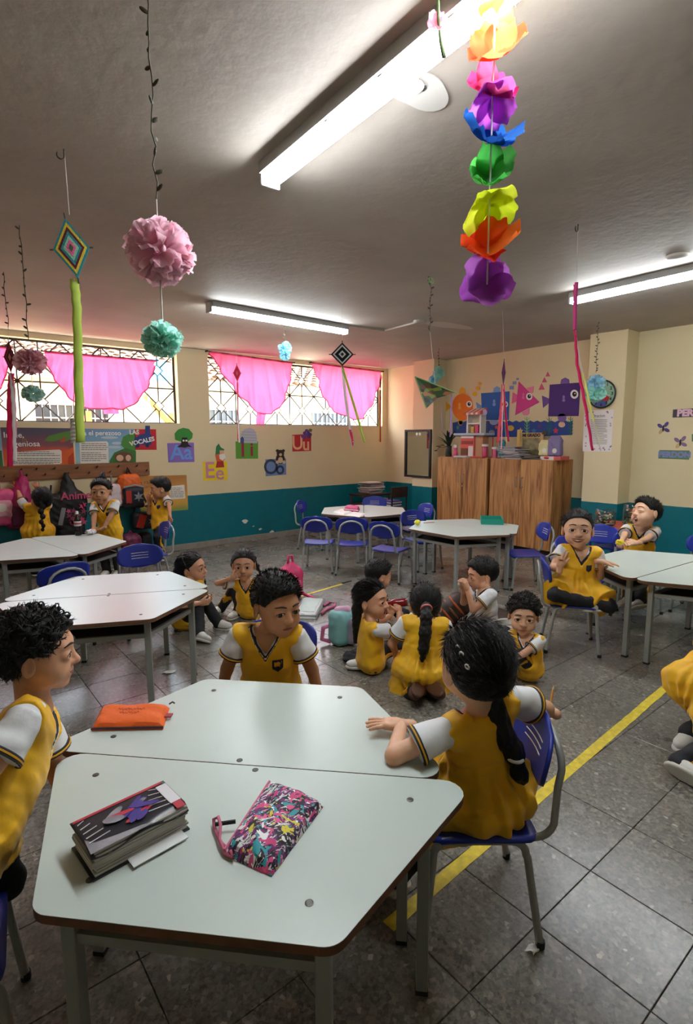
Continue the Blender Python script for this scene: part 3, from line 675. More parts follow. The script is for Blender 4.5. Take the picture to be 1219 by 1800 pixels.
def nets(F, G):
    s = F < 0; n = F.shape
    c = np.zeros(tuple(k - 1 for k in n), np.uint8)
    for o in range(8): c += s[(o & 1):n[0] - 1 + (o & 1), (o >> 1 & 1):n[1] - 1 + (o >> 1 & 1), (o >> 2):n[2] - 1 + (o >> 2)]
    I = np.argwhere((c > 0) & (c < 8)); vid = np.full(c.shape, -1, np.int32); vid[tuple(I.T)] = np.arange(len(I))
    off = np.array([[o & 1, o >> 1 & 1, o >> 2] for o in range(8)]); fv = np.stack([F[tuple((I + off[o]).T)] for o in range(8)], 1)
    acc = np.zeros((len(I), 3)); cnt = np.zeros(len(I))
    for a, b in EDG:
        cr = (fv[:, a] < 0) != (fv[:, b] < 0); t = np.where(cr, fv[:, a] / np.where(cr, fv[:, a] - fv[:, b], 1), 0)
        acc += cr[:, None] * (off[a] + t[:, None] * (off[b] - off[a])); cnt += cr
    V = G.lo + G.v * (I + acc / np.maximum(cnt, 1)[:, None]); Q = []
    for ax in range(3):
        o1, o2 = (ax + 1) % 3, (ax + 2) % 3; A = [slice(None)] * 3; B = [slice(None)] * 3; A[ax] = slice(0, n[ax] - 1); B[ax] = slice(1, n[ax])
        sa, sb = s[tuple(A)], s[tuple(B)]; E_ = np.argwhere(sa != sb); E_ = E_[(E_[:, o1] > 0) & (E_[:, o2] > 0) & (E_[:, o1] < n[o1] - 1) & (E_[:, o2] < n[o2] - 1)]
        fl = sa[tuple(E_.T)]
        def at(d1, d2): e = E_.copy(); e[:, o1] -= d1; e[:, o2] -= d2; return vid[tuple(e.T)]
        q = np.stack([at(1, 1), at(0, 1), at(0, 0), at(1, 0)], 1); q[~fl] = q[~fl][:, ::-1]; Q.append(q)
    return V, np.concatenate(Q)
def net_mesh(name, parts, mats, parent, mids=None):
    """parts: list of (V, Q)"""
    V = np.concatenate([p[0] for p in parts]) if parts else np.zeros((0, 3)); o = 0; qs = []
    for v, q in parts: qs.append(q + o); o += len(v)
    Q = np.concatenate(qs) if qs else np.zeros((0, 4), int)
    if len(Q) == 0: return None
    me = bpy.data.meshes.new(name); me.vertices.add(len(V)); me.vertices.foreach_set('co', V.astype(np.float32).ravel())
    me.loops.add(4 * len(Q)); me.loops.foreach_set('vertex_index', Q.astype(np.int32).ravel()); me.polygons.add(len(Q))
    me.polygons.foreach_set('loop_start', np.arange(0, 4 * len(Q), 4, dtype=np.int32)); me.polygons.foreach_set('use_smooth', np.ones(len(Q), bool))
    for m in (mats if isinstance(mats, (list, tuple)) else [mats]): me.materials.append(m)
    if mids is not None: me.polygons.foreach_set('material_index', mids.astype(np.int32))
    me.update(calc_edges=True); me.validate(); return obj(name, me, parent)
def solid(name, field, v, m, parent, post=None):
    lo, hi = field.bounds(); G = Grid(lo - .004, hi + .004, v); F = field.on(G)
    if post is not None: F = post(F, G)
    return net_mesh(name, [nets(F, G)], m, parent)
def band(F, G, w=.02):
    """cells near the surface: index tuple and their coordinates"""
    I = np.nonzero(np.abs(F) < w); return I, [(G.lo[j] + G.v * I[j]).astype(np.float32) for j in range(3)]
def waves(F, G, *sets, w=.02):
    """adds gentle waves (amplitude, wavelength, seed) to the field near its surface"""
    I, (x, y, z) = band(F, G, w); o = 0
    for amp, wl, seed in sets:
        r = np.random.RandomState(seed)
        for i in range(5):
            k = nrm(r.normal(size=3)) * 2 * math.pi / (wl * r.uniform(.7, 1.4)); o = o + np.sin(x * np.float32(k[0]) + y * np.float32(k[1]) + z * np.float32(k[2]) + np.float32(r.uniform(0, 6))) * np.float32(amp * .32)
    F[I] += o; return F
# ================================================================ children
def skin_mat(key, hexc):
    if key in MC: return MC[key]
    m = mat(key, hexc, .5, var=.06, vscale=25, bump=.04, bscale=120); b = m.node_tree.nodes['Principled BSDF']
    b.inputs['Subsurface Weight'].default_value = .12; b.inputs['Subsurface Radius'].default_value = (.02, .008, .004); b.inputs['Subsurface Scale'].default_value = .5; return m
M_skin = [skin_mat('skin_a', '#d09a78'), skin_mat('skin_b', '#bf8963'), skin_mat('skin_c', '#d9a888')]
M_hair = mat('black_hair', '#0d0a09', .45, bump=.5, bscale=55, spec=.35, stretch=(6, 6, 1))
M_hairb = mat('brown_hair', '#17100c', .5, spec=.35, bump=.5, bscale=60, stretch=(3, 3, 3))
M_vest = mat('yellow_vest', '#efb60c', .62, var=.03, vscale=9, bump=.18, bscale=40, sheen=.15)
M_shirt = mat('white_shirt', '#dedfe0', .75, bump=.2, bscale=35)
M_dark = mat('dark_trousers', '#15161b', .75, bump=.2, bscale=35)
M_trim = mat('dark_trim', '#1d1a24', .7)
M_gold = mat('gold_trim', '#d99f12', .65)
M_shoe = mat('white_shoe', '#d5d2ca', .55, var=.08, vscale=30)
M_sole = mat('shoe_sole', '#c9c5ba', .6)
M_lip = mat('lips', '#9c5347', .45); M_mouth = mat('mouth_inside', '#3a1210', .6); M_tooth = mat('teeth', '#efeae0', .3)
M_brow = mat('eyebrow', '#1c1411', .8)
M_eyew = mat('eye_white', '#e8e4de', .15); M_iris = mat('iris_brown', '#35200f', .12); M_pup = mat('pupil', '#050404', .08)
M_badge = mat('badge_navy', '#1b2233', .6); M_tie = mat('hair_tie_white', '#e9e6e4', .4)
def ik(a, t, l1, l2, hint):
    """two-bone chain from a to target t bending towards hint"""
    a, t, hint = map(lambda q: np.array(q, float), (a, t, hint)); d = t - a; L = np.linalg.norm(d); mx = (l1 + l2) * .995
    if L > mx: t = a + d / L * mx; L = mx
    if L < abs(l1 - l2) + .01: L = abs(l1 - l2) + .01; t = a + nrm(d) * L
    u = nrm(t - a); x = (l1 * l1 - l2 * l2 + L * L) / (2 * L); h = math.sqrt(max(0, l1 * l1 - x * x)); p = hint - a; p = nrm(p - u * (p @ u))
    return a + u * x + p * h, t
def hand_field(w, d, n, s, right, curl=25, thumb=35, spread=6, curls=None):
    """w wrist, d finger direction, n palm normal (out of the palm)"""
    d = nrm(d); n = nrm(np.array(n) - d * np.dot(n, d)); sd = np.cross(d, n) * (1 if right else -1)   # towards the thumb
    # (right hand, palm facing n: thumb on the sd side)
    f = Field(); A = np.array([sd, d, n]); pl = .052 * s
    f.add(rbox(w + d * pl * .55, (.024 * s, pl * .52, .011 * s), A, .010 * s), .006 * s); f.add(cap(w - d * .03 * s, w + d * .015 * s, .0165 * s, .017 * s), .012 * s)
    L = [.045, .050, .046, .036]; X = [.0175, .006, -.006, -.0175]
    for i in range(4):
        c = curl if curls is None else curls[i]; p = w + d * pl + sd * X[i] * s; a = math.radians(spread * (1.5 - i)); dr = nrm(d * math.cos(a) + sd * math.sin(a)); ang = math.radians(c * .6); r = .0066 * s
        for k, fr in enumerate((.42, .32, .26)):
            dd = dr * math.cos(ang) + n * math.sin(ang); q = p + dd * L[i] * fr * s; f.add(cap(p, q, r, r * .9), .002 * s); p = q; r *= .92; ang += math.radians(c)
    a = math.radians(thumb); p = w + d * .016 * s + sd * .020 * s; dr = nrm(d * math.cos(a) + sd * math.sin(a) + n * .25); q = p + dr * .026 * s; f.add(cap(p, q, .0095 * s, .0078 * s), .006 * s)
    dr = nrm(dr + d * .5 + n * .15); f.add(cap(q, q + dr * .021 * s, .0075 * s, .006 * s), .003 * s)
    return f
HEADOPS = None
def head_ops(Hc, Rm, s, mouth):
    """Rm columns: right, forward, up"""
    T = lambda c: Hc + Rm @ (np.array(c) * s); A = Rm.T; o = []
    def e(c, r, k=.014, rot=None): o.append(('u', ell(T(c), np.array(r if hasattr(r, '__len__') else (r,) * 3) * s, A if rot is None else rot), k * s))
    def m(c, r, k=.006): o.append(('s', ell(T(c), np.array(r if hasattr(r, '__len__') else (r,) * 3) * s, A), k * s))
    e((0, -.010, .022), (.073, .090, .078)); e((0, .022, -.032), (.060, .058, .066), .03)
    for q in (-1, 1): e((q * .034, .046, -.044), .029, .02)
    e((0, .056, -.085), (.022, .019, .017), .022); e((0, .064, .022), (.046, .016, .014), .016); e((0, .068, -.058), (.027, .013, .015), .014)
    for q in (-1, 1): m((q * .030, .093, -.003), (.020, .014, .012), .014)
    o.append(('u', cap(T((0, .077, .002)), T((0, .090, -.026)), .006 * s, .0105 * s), .009 * s)); e((0, .091, -.029), (.011, .010, .009), .006)
    for q in (-1, 1): e((q * .0105, .082, -.031), .0078, .006)
    for q in (-1, 1):
        e((q * .030, .0655, -.004), (.0205, .0185, .0165), .006); m((q * .030, .088, -.004), (.0165, .016, .0074 if mouth != 'squint' else .003), .0015)
        t = math.radians(18); rot = np.array([Rm @ np.array([math.cos(.35), -q * math.sin(.35), 0]), Rm @ np.array([q * math.sin(.35), math.cos(.35), 0]), Rm[:, 2]])
        e((q * .077, -.008, -.012), (.008, .019, .029), .006, rot); m((q * .086, -.002, -.008), (.006, .010, .017), .004)
    if mouth in ('open', 'laugh', 'squint'): m((0, .088, -.064), (.020, .022, .017), .005)
    elif mouth == 'grin': m((0, .088, -.057), (.028, .016, .0075), .003)
    return o
def eye(Hc, Rm, s, q, gaze, parent):
    c = Hc + Rm @ (np.array([q * .030, .0645, -.004]) * s); g = nrm(Rm @ nrm((gaze[0], 1, gaze[1]))); u = nrm(np.cross(g, Rm[:, 2])); w = np.cross(u, g); r = .0172 * s
    b = MB(); n = 18; ths = [0.001, .10, .22, .34, .44, .53, .8, 1.1, 1.5, 2.2, 3.1]; vs = []; ms = []
    for th in ths:
        for j in range(n): a = 2 * math.pi * j / n; vs.append(c + r * (math.cos(th) * g + math.sin(th) * (math.cos(a) * u + math.sin(a) * w)))
    for i in range(len(ths) - 1): b.add([], [], 0); b.f += [(i * n + j, (i + 1) * n + j, (i + 1) * n + (j + 1) % n, i * n + (j + 1) % n) for j in range(n)]; b.m += [2 if i < 2 else (1 if i < 5 else 0)] * n
    b.v = [tuple(v) for v in vs]
    return b.build('eye', [M_eyew, M_iris, M_pup], parent, smooth=True)
HL = {  # hairline height at head-local y for each style
    'short': ([-.10, -.06, -.03, -.012, .012, .03, .05, .07, .10], [-.064, -.062, -.052, -.006, .006, -.004, .030, .056, .060]),
    'girl': ([-.10, -.06, -.03, -.012, .012, .03, .05, .07, .10], [-.066, -.066, -.055, -.016, .008, .022, .046, .064, .070]),
}
def child(name_label, s, pelvis, neck, face, head=None, hface=None, hpitch=0, hroll=0, arms=None, legs=None, feet=None, outfit='vest', hem=.35, hair='short',
          tails=(), mouth='closed', gaze=(0, 0), skin=0, hs=1.15, hands=None, badge=True, seed=0, group='children in yellow vests', v=None, stripe=True, ties=(), brow=0, hairm=None, sleeve=.62, base=None, skirtw=1.0, shoes=True, shoem=None, mats=None, hgap=.125):
    """arms/legs: {'l':(target, hint), 'r':(target, hint)} in world coordinates; face = horizontal facing angle (cdir)"""
    P = np.array(pelvis, float); N = np.array(neck, float)
    up = nrm(N - P); N = P + up * .28 * s; fw = cdir(face); fw = nrm(fw - up * (fw @ up)); rt = np.cross(fw, up)
    hf = hface if hface is not None else face; hd = cdir(hf, hpitch); hu = UPV if abs(hd[2]) < .9 else fw; hr = nrm(np.cross(hd, hu)); hu = np.cross(hr, hd)
    a = math.radians(hroll); hr, hu = hr * math.cos(a) + hu * math.sin(a), hu * math.cos(a) - hr * math.sin(a); Rm = np.stack([hr, hd, hu], 1)
    S = s * hs
    Hc = N + nrm(up + .5 * UPV) * hgap * s + hd * .012 * s if head is None else N + nrm(np.array(head) - N) * min(np.linalg.norm(np.array(head) - N), .15 * s)
    dist = depth(Hc); v = v or float(np.clip(.0020 * dist, .0050, .011))
    base = base if base is not None else (P[0], P[1], 0)
    t = thing('person', name_label, 'person', base, group); SK = M_skin[skin]
    UA, FA, TL, SL = .17 * s, .145 * s, .225 * s, .215 * s
    sh = {q: N + rt * k * .110 * s - up * .022 * s for q, k in (('l', -1), ('r', 1))}; hp = {q: P + rt * k * .055 * s - up * .012 * s for q, k in (('l', -1), ('r', 1))}
    J = {}
    for q in 'lr':
        tg, hint = arms[q]; J['e' + q], J['w' + q] = ik(sh[q], tg, UA, FA, hint)
        tg, hint = legs[q]; J['k' + q], J['a' + q] = ik(hp[q], tg, TL, SL, hint)
    # ---- body
    F = Field(); F2 = Field(); E = lambda a_, b_, wa, wb, k=.02: F.add(ecap(a_, b_, np.array(wa) * s, np.array(wb) * s, rt), k * s)
    E(P - up * .01 * s, P + up * .12 * s, (.082, .064), (.080, .060)); E(P + up * .12 * s, N - up * .055 * s, (.080, .060), (.092, .058), .03)
    for q in 'lr':
        F2.add(cap(N - up * .035 * s, sh[q], .034 * s, .034 * s), .02 * s); F2.add(cap(sh[q], J['e' + q], .032 * s, .026 * s), .012 * s); F2.add(cap(J['e' + q], J['w' + q], .026 * s, .0175 * s), .008 * s)
        F.add(cap(hp[q], J['k' + q], .050 * s, .036 * s), .02 * s); F.add(cap(J['k' + q], J['a' + q], .037 * s, .025 * s), .008 * s)
    nk = Hc + Rm @ (np.array([0, -.022, -.06]) * S); F2.add(cap(N - up * .03 * s, nk, .036 * s, .035 * s), .02 * s); F2.add(ell(N - up * .07 * s, (.082 * s, .054 * s, .06 * s), np.array([rt, fw, up])), .03 * s)
    parts = []
    for f_, v_ in ((F, v * 2.4), (F2, v * 1.3)): lo, hi = f_.bounds(); G = Grid(lo, hi, v_); parts.append(nets(f_.on(G), G))
    HF = Field(head_ops(Hc, Rm, S, mouth)); HF.add(cap(N - up * .005 * s, nk, .036 * s, .036 * s), .02 * s)
    lo, hi = HF.bounds(); G = Grid(lo, hi, max(.0029, v * .52)); parts.append(nets(HF.on(G), G))
    for q in 'lr':
        hk = dict(d=J['w' + q] - J['e' + q], n=-fw, curl=25, thumb=35, spread=6); hk.update((hands or {}).get(q, {}))
        hfld = hand_field(J['w' + q], hk['d'], hk['n'], s * 1.05, q == 'r', hk['curl'], hk['thumb'], hk['spread'], hk.get('curls'))
        lo, hi = hfld.bounds(); G = Grid(lo, hi, max(.0025, v * .42)); parts.append(nets(hfld.on(G), G))
    body = net_mesh('body', parts, SK, t)
    # ---- face
    if hair != 'back':
        HLp = lambda x, z: Hc + Rm @ (np.array([x, 0, z]) * S)
        def fy(x, z):
            ys = np.linspace(.112, .035, 70); pts = Hc + (np.stack([np.full(70, x), ys, np.full(70, z)], 1) * S) @ Rm.T; d = HF.pts(pts); i = max(1, np.argmax(d < 0)); f_ = d[i - 1] / (d[i - 1] - d[i] + 1e-9); return ys[i - 1] + (ys[i] - ys[i - 1]) * f_
        W3 = lambda x, y, z: Hc + Rm @ (np.array([x, y, z]) * S)
        for q in (-1, 1):
            if mouth != 'squint': eye(Hc, Rm, S, q, gaze, t)
            pts = []; rs = []
            for k in range(8):
                x = q * (.012 + .036 * k / 7); z = .020 + .006 * math.sin(math.pi * (k + 1) / 9) + brow * (.008 * (1 - k / 7) if brow > 0 else .008 * (k / 7)); pts.append(W3(x, fy(x, z) + .0008, z)); rs.append((.0032 - .0018 * abs(k - 2.5) / 5) * S)
            MB().tube(pts, rs, 6).build('eyebrow', M_brow, t, smooth=True)
            lp = []   # upper lash line
            for k in range(9):
                a = math.pi * k / 8; x = q * .030 - .0165 * math.cos(a); z = -.004 + (.0078 if mouth != 'squint' else -.002) * math.sin(a); lp.append(W3(x, fy(x, z + .001) + .0005, z + .0008))
            MB().tube(lp, .0011 * S, 5).build('lash_line', M_brow, t, smooth=True)
        wid, cur, z0 = {'closed': (.020, .0, -.058), 'smile': (.025, .006, -.057), 'grin': (.031, .009, -.058), 'frown': (.019, -.004, -.060), 'open': (.020, 0, -.064), 'laugh': (.023, .002, -.063), 'squint': (.021, 0, -.064)}[mouth]
        op = {'open': .015, 'laugh': .014, 'squint': .017, 'grin': .0075}.get(mouth, .0022)
        for sg in (1, -1):
            pts = []; rs = []
            for k in range(11):
                a = -1 + .2 * k; x = wid * a; z = z0 + cur * a * a + sg * op * math.sqrt(max(0, 1 - a * a)) * (1 if sg < 0 or op > .004 else .8); pts.append(W3(x, max(fy(x, z + sg * .003), fy(x, z)) - .0006, z)); rs.append((.0034 if sg < 0 else .0028) * S * (1 - .6 * a * a))
            MB().tube(pts, rs, 7).build('lip', M_lip, t, smooth=True)
        if op > .004:
            MB().ell(W3(0, .060, z0), (wid * .95 * S, .016 * S, (op + .003) * S), 14, 8, Rm).build('mouth_cavity', M_mouth, t, smooth=True)
            if mouth in ('grin', 'laugh', 'squint'):
                zz = z0 + op * .45 if mouth != 'grin' else z0 + .001
                tp = [W3(wid * .8 * a, .0745 - .012 * a * a, zz + cur * a * a) for a in np.linspace(-1, 1, 9)]; MB().tube(tp, [.0042 * S * (1 if mouth == 'grin' else .8)] * 9, 7).build('teeth', M_tooth, t, smooth=True)
    # ---- hair
    hm = hairm or M_hair; A = Rm.T; T = lambda c: Hc + Rm @ (np.array(c) * S); hfz = Field()
    curly = hair == 'curly'; hl = HL['short' if hair in ('short', 'curly') else 'girl']
    th = {'short': .010, 'curly': .010}.get(hair, .0075)
    hfz.add(ell(T((0, -.012, .024)), np.array([.073 + th, .089 + th, .078 + th * 1.3]) * S, A), .01)
    if hair == 'short': hfz.add(ell(T((0, .012, .062)), np.array([.064, .078, .050]) * S, A), .015 * S)
    else: hfz.add(ell(T((0, -.035, -.01)), np.array([.069, .064, .068]) * S, A), .02 * S)
    if curly:
        rr = np.random.RandomState(seed + 5)
        for i in range(150):
            d = nrm(rr.normal(size=3) + np.array([0, -.25, .55]))
            p = np.array([0, -.012, .026]) + d * np.array([.080, .095, .086])
            if p[2] < np.interp(p[1], *hl) + .012: continue
            hfz.add(ell(T(p), rr.uniform(.009, .0155) * S), .005 * S)
    lo, hi = hfz.bounds(); G = Grid(lo, hi, max(.0036, v * .75)); Fh = hfz.on(G); x, y, z = G.ax()
    f4 = np.float32; lx = [None] + [((x - f4(Hc[0])) * f4(Rm[0][i] / S) + (y - f4(Hc[1])) * f4(Rm[1][i] / S) + (z - f4(Hc[2])) * f4(Rm[2][i] / S)) for i in (1, 2)]
    hy = np.linspace(-.16, .16, 129); hz = np.interp(hy, *hl); hz = np.convolve(np.pad(hz, 3, 'edge'), np.ones(7) / 7, 'valid').astype(np.float32)
    ii = np.clip(((lx[1] + .16) * 400).astype(np.int16), 0, 128); Fh = np.maximum(Fh, (hz[ii] - lx[2]) * np.float32(.75 * S))
    Fh = Fh + np.clip(1 - (lx[2] - hz[ii]) / np.float32(.030 if hair == 'short' else .012), 0, 1) * np.float32((th + .002) * S)
    Fh = waves(Fh, G, (.0013 * S, .014 * S if not curly else .02 * S, seed))
    hb = net_mesh('hair', [nets(Fh, G)], hm, t)
    rr = np.random.RandomState(seed + 40); hv = np.empty(len(hb.data.vertices) * 3, np.float32); hb.data.vertices.foreach_get('co', hv); hv = hv.reshape(-1, 3); nt_ = 1500 if v < .0075 else 700
    pk = hv[rr.randint(0, len(hv), nt_)].astype(float); nd = pk - (Hc + Rm @ (np.array([0, -.012, .02]) * S)); nd /= np.linalg.norm(nd, axis=1)[:, None]; rnd = rr.normal(size=(nt_, 3))
    if hair == 'short': dr = nd * .6 + hd * .35 + hu * .35 + rnd * .16; ln = rr.uniform(.010, .019, nt_) * S * np.where((pk - Hc) @ hu > .03 * S, 1, .45)
    elif curly: dr = nd * .5 + rnd * .5; ln = rr.uniform(.010, .02, nt_) * S
    else: bk = -hd * .9 - hu * .25; dr = bk - nd * (nd @ bk)[:, None]; dr = dr / (np.linalg.norm(dr, axis=1)[:, None] + 1e-6) + nd * .06 + rnd * .05; ln = rr.uniform(.03, .06, nt_) * S
    dr /= np.linalg.norm(dr, axis=1)[:, None]; s1 = np.cross(dr, nd + .01); s1 /= np.linalg.norm(s1, axis=1)[:, None] + 1e-9; w_ = (.0022 if hair in ('short', 'curly') else .0018) * S; sink = pk - nd * .002 * S
    tv = np.stack([sink - s1 * w_, sink + s1 * w_, sink + nd * w_ * 1.6, pk + dr * ln[:, None]], 1).reshape(-1, 3); ix = np.arange(nt_)[:, None] * 4
    tm = bpy.data.meshes.new('hair_strands'); tm.from_pydata(tv.tolist(), [], np.concatenate([ix + [0, 1, 3], ix + [1, 2, 3], ix + [2, 0, 3]]).tolist()); tm.materials.append(hm); to = obj('hair_strands', tm, hb); to['kind'] = 'stuff'
    if curly:
        cb_ = MB()
        for i in range(170):
            d = nd[i]; 
            if (pk[i] - Hc) @ hu < .02 * S: continue
            u1 = nrm(np.cross(d, rnd[i])); v1 = np.cross(d, u1); rad = rr.uniform(.006, .011) * S
            cb_.tube([pk[i] + d * .002 + (d * math.sin(a_) + u1 * (math.cos(a_) - 1)) * rad + v1 * a_ * .0018 * S for a_ in np.linspace(0, 4.2, 8)], [.0022 * S] * 6 + [.0016 * S, .0006 * S], 4)
        cb_.build('hair_curls', hm, hb, smooth=True)['kind'] = 'stuff'
    for tl in tails:   # polyline of (point, radius): ponytail, braid or loose hair
        tf = Field(); kind = tl.get('kind', 'pony'); pts = tl['pts']; w = tl.get('flat', 1)
        for (p, r), (q, r2) in zip(pts[:-1], pts[1:]): tf.add(cap(p, q, r, r2) if w == 1 else ecap(p, q, (r, r * w), (r2, r2 * w), tl.get('ax', rt)), .012 * s)
        if kind == 'braid':
            tf = Field(); k = 0; P_ = [np.array(p) for p, r in pts]; R_ = [r for p, r in pts]; L_ = sum(np.linalg.norm(P_[i + 1] - P_[i]) for i in range(len(P_) - 1)); n_ = max(4, int(L_ / (R_[0] * 1.5)))
            for i in range(n_ + 1):
                u = i / n_ * (len(P_) - 1); j = min(int(u), len(P_) - 2); f_ = u - j; c = P_[j] * (1 - f_) + P_[j + 1] * f_; r = R_[j] * (1 - f_) + R_[j + 1] * f_
                tf.add(ell(c + rt * r * .3 * (1 if i % 2 else -1), (r, r, r * 1.15)), .006 * s)
        amp = .0030 * s if kind != 'braid' else .0008
        solid('hair_tail', tf, max(.0036, v * .75), hm, hb, post=lambda F_, G_: waves(F_, G_, (amp, .022 * s, seed + 3)))
    for (p, r, ax, mt) in ties:
        w = nrm(ax); u = nrm(np.cross(w, [.3, .5, .8])); vv = np.cross(w, u)
        MB().tube([np.array(p) + r * (math.cos(a_) * u + math.sin(a_) * vv) for a_ in np.linspace(0, 2 * math.pi, 14)[:-1]], min(.006 * s, r * .45), 6, close=True).build('hair_tie', mt, hb, smooth=True)
    # ---- clothes
    mv, ms, mp = mats or (M_vest, M_shirt, M_dark)
    sf = Field(); X = lambda f_, a_, b_, wa, wb, k=.02: f_.add(ecap(a_, b_, np.array(wa) * s, np.array(wb) * s, rt), k * s)
    X(sf, P + up * .03 * s, P + up * .14 * s, (.098, .076), (.095, .070)); X(sf, P + up * .14 * s, N - up * .058 * s, (.095, .070), (.104, .068), .03)
    for q in 'lr':
        sf.add(cap(N - up * .040 * s, sh[q], .038 * s, .037 * s), .02 * s)
        e_ = sh[q] + (J['e' + q] - sh[q]) * sleeve; sf.add(ecap(sh[q], e_, (.040 * s,) * 2, (.053 * s,) * 2, rt if abs(nrm(e_ - sh[q]) @ rt) < .9 else fw, flat=True), .012 * s)
    lo, hi = sf.bounds(); lo = lo - .01; hi = hi + .01
    vf = Field(); X(vf, P + up * .0 * s, P + up * .13 * s, (.122, .098), (.108, .082)); X(vf, P + up * .13 * s, N - up * .058 * s, (.108, .082), (.112, .076), .03)
    for k in (-1, 1): vf.add(cap(N - up * .030 * s + rt * k * .03 * s, N - up * .030 * s + rt * k * .104 * s, .050 * s, .048 * s), .02 * s)
    if hem > 0:
        for q in 'lr':
            kd = J['k' + q] - hp[q]; e_ = hp[q] + kd * hem
            if outfit == 'dress': vf.add(ecap(hp[q] + up * .02 * s, e_, (.075 * s * skirtw,) * 2, (.085 * s * skirtw,) * 2, rt, flat=True), .05 * s)
            else: vf.add(ecap(hp[q] + up * .01 * s, e_, (.070 * s,) * 2, (.068 * s,) * 2, rt, flat=True), .03 * s)
    if outfit == 'dress' and hem > 0: vf.add(ell(P - up * .015 * s, np.array([.135, .125, .075]) * s * skirtw, np.array([rt, fw, up])), .05 * s)
    l2, h2 = vf.bounds(); lo = np.minimum(lo, l2); hi = np.maximum(hi, h2); G = Grid(lo - .006, hi + .006, v); x, y, z = G.ax()
    U, Wc, Vc = [((x - np.float32(N[0])) * np.float32(q_[0]) + (y - np.float32(N[1])) * np.float32(q_[1]) + (z - np.float32(N[2])) * np.float32(q_[2])) for q_ in (rt, up, fw)]
    def vneck(dep, sl=1.55):     # signed distance to the V opening (negative inside)
        a_ = -(Wc + dep * s - sl * np.abs(U)) / math.sqrt(1 + sl * sl); b_ = -(Wc - .004 * s); return np.minimum(np.maximum(a_, -Vc - .005 * s), np.maximum(b_, np.abs(U) - .05 * s))
    FS = sf.on(G); FS0 = FS; FS = waves(np.maximum(FS, -vneck(.080)).astype(np.float32), G, (.0025 * s, .05 * s, seed + 1))
    FV = vf.on(G)
    if outfit == 'dress':  # gathers under the yoke
        I, _ = band(FV, G, .025); u_, w_, v_ = U[I], Wc[I], Vc[I]; ang = np.arctan2(u_, v_); lowr = np.clip((-w_ - .13 * s) / (.10 * s), 0, 1)
        FV[I] -= lowr * (.004 * s + .007 * s * np.sin(ang * 13 + 2 * np.sin(ang * 3 + seed))); FV[I] += np.clip(1 - np.abs(w_ + .135 * s) / (.012 * s), 0, 1) * .005 * s
    FV = waves(FV, G, (.0035 * s, .085 * s, seed + 2), (.0022 * s, .04 * s, seed + 12))
    for q, k in (('l', -1), ('r', 1)):   # arm holes
        ah = ell(sh[q] + rt * k * .050 * s - up * .024 * s, np.array([.036, .075, .058]) * s, np.array([rt, fw, up])); FV = smax(FV, -ah.f(x, y, z).astype(np.float32), .006 * s)
    FVn = np.maximum(FV, -vneck(.105, 1.75))
    skip = outfit in ('white', 'jacket')
    if not skip: FS = np.maximum(FS, -(FVn + .010 * s))
    shirt = net_mesh('shirt', [nets(FS, G)], ms, t)
    if outfit != 'jacket':
        dv = vneck(.080); cb = np.maximum(FS0 - .004 * s, np.maximum(np.abs(dv - .008 * s) - .0075 * s, -.9)); cb = np.maximum(cb, -(Wc + .12 * s)); net_mesh('collar', [nets(cb.astype(np.float32), G)], M_trim, shirt)
        if v < .0062:
            cb = np.maximum(FS0 - .0065 * s, np.abs(dv - .008 * s) - .0022 * s); cb = np.maximum(cb, -(Wc + .12 * s)); net_mesh('collar_stripe', [nets(cb.astype(np.float32), G)], M_white, shirt)
        for q in 'lr':
            e_ = sh[q] + (J['e' + q] - sh[q]) * sleeve; d = nrm(e_ - sh[q])
            MB().lathe([(.0525 * s, -.016 * s), (.0550 * s, -.014 * s), (.0565 * s, -.001 * s), (.053 * s, 0), (.047 * s, -.001 * s), (.047 * s, -.014 * s)], e_, 22, ax=d).build('cuff', M_trim, shirt, smooth='auto')
            MB().lathe([(.0540 * s, -.0110 * s), (.0575 * s, -.0098 * s), (.0575 * s, -.0062 * s), (.0540 * s, -.0050 * s)], e_, 22, ax=d).build('cuff_stripe', M_gold, shirt, smooth='auto')
    if not skip:
        vest = net_mesh('vest' if outfit == 'vest' else 'pinafore', [nets(FVn, G)], mv, t)
        if badge:
            u0, w0 = .048 * s, -.115 * s   # on the wearer's left
            bu, bw = U + u0, Wc - w0
            shp = np.maximum(np.maximum(np.abs(bu) - .021 * s, bw - .022 * s), -bw - .028 * s + .75 * np.abs(bu)); bd = np.maximum(np.maximum(FV - .003 * s, shp), -Vc)
            bg = net_mesh('badge', [nets(bd.astype(np.float32), G)], M_badge, vest)
            if v < .007:
                sh2 = np.maximum(np.abs(bu) - .013 * s, np.abs(bw - .006 * s) - .009 * s); bd = np.maximum(np.maximum(FV - .0052 * s, sh2 + .004 * s * np.sin(bu * 900 / s)), -Vc); net_mesh('emblem', [nets(bd.astype(np.float32), G)], M_gold, bg or vest)
    # trousers
    pf = Field(); pf.add(ecap(P - up * .012 * s - rt * .03 * s, P - up * .012 * s + rt * .03 * s, (.078 * s, .078 * s), (.078 * s, .078 * s), fw), .02 * s); X(pf, P, P + up * .06 * s, (.084, .07), (.082, .066))
    for q in 'lr': pf.add(cap(hp[q], J['k' + q], .060 * s, .046 * s), .02 * s); pf.add(cap(J['k' + q], J['a' + q] + nrm(J['a' + q] - J['k' + q]) * .012 * s, .047 * s, .043 * s), .012 * s)
    l3, h3 = pf.bounds(); G2 = Grid(l3 - .005, h3 + .005, v * 1.25); FP = waves(pf.on(G2), G2, (.003 * s, .05 * s, seed + 4)); tr = net_mesh('trousers', [nets(FP, G2)], mp, t)
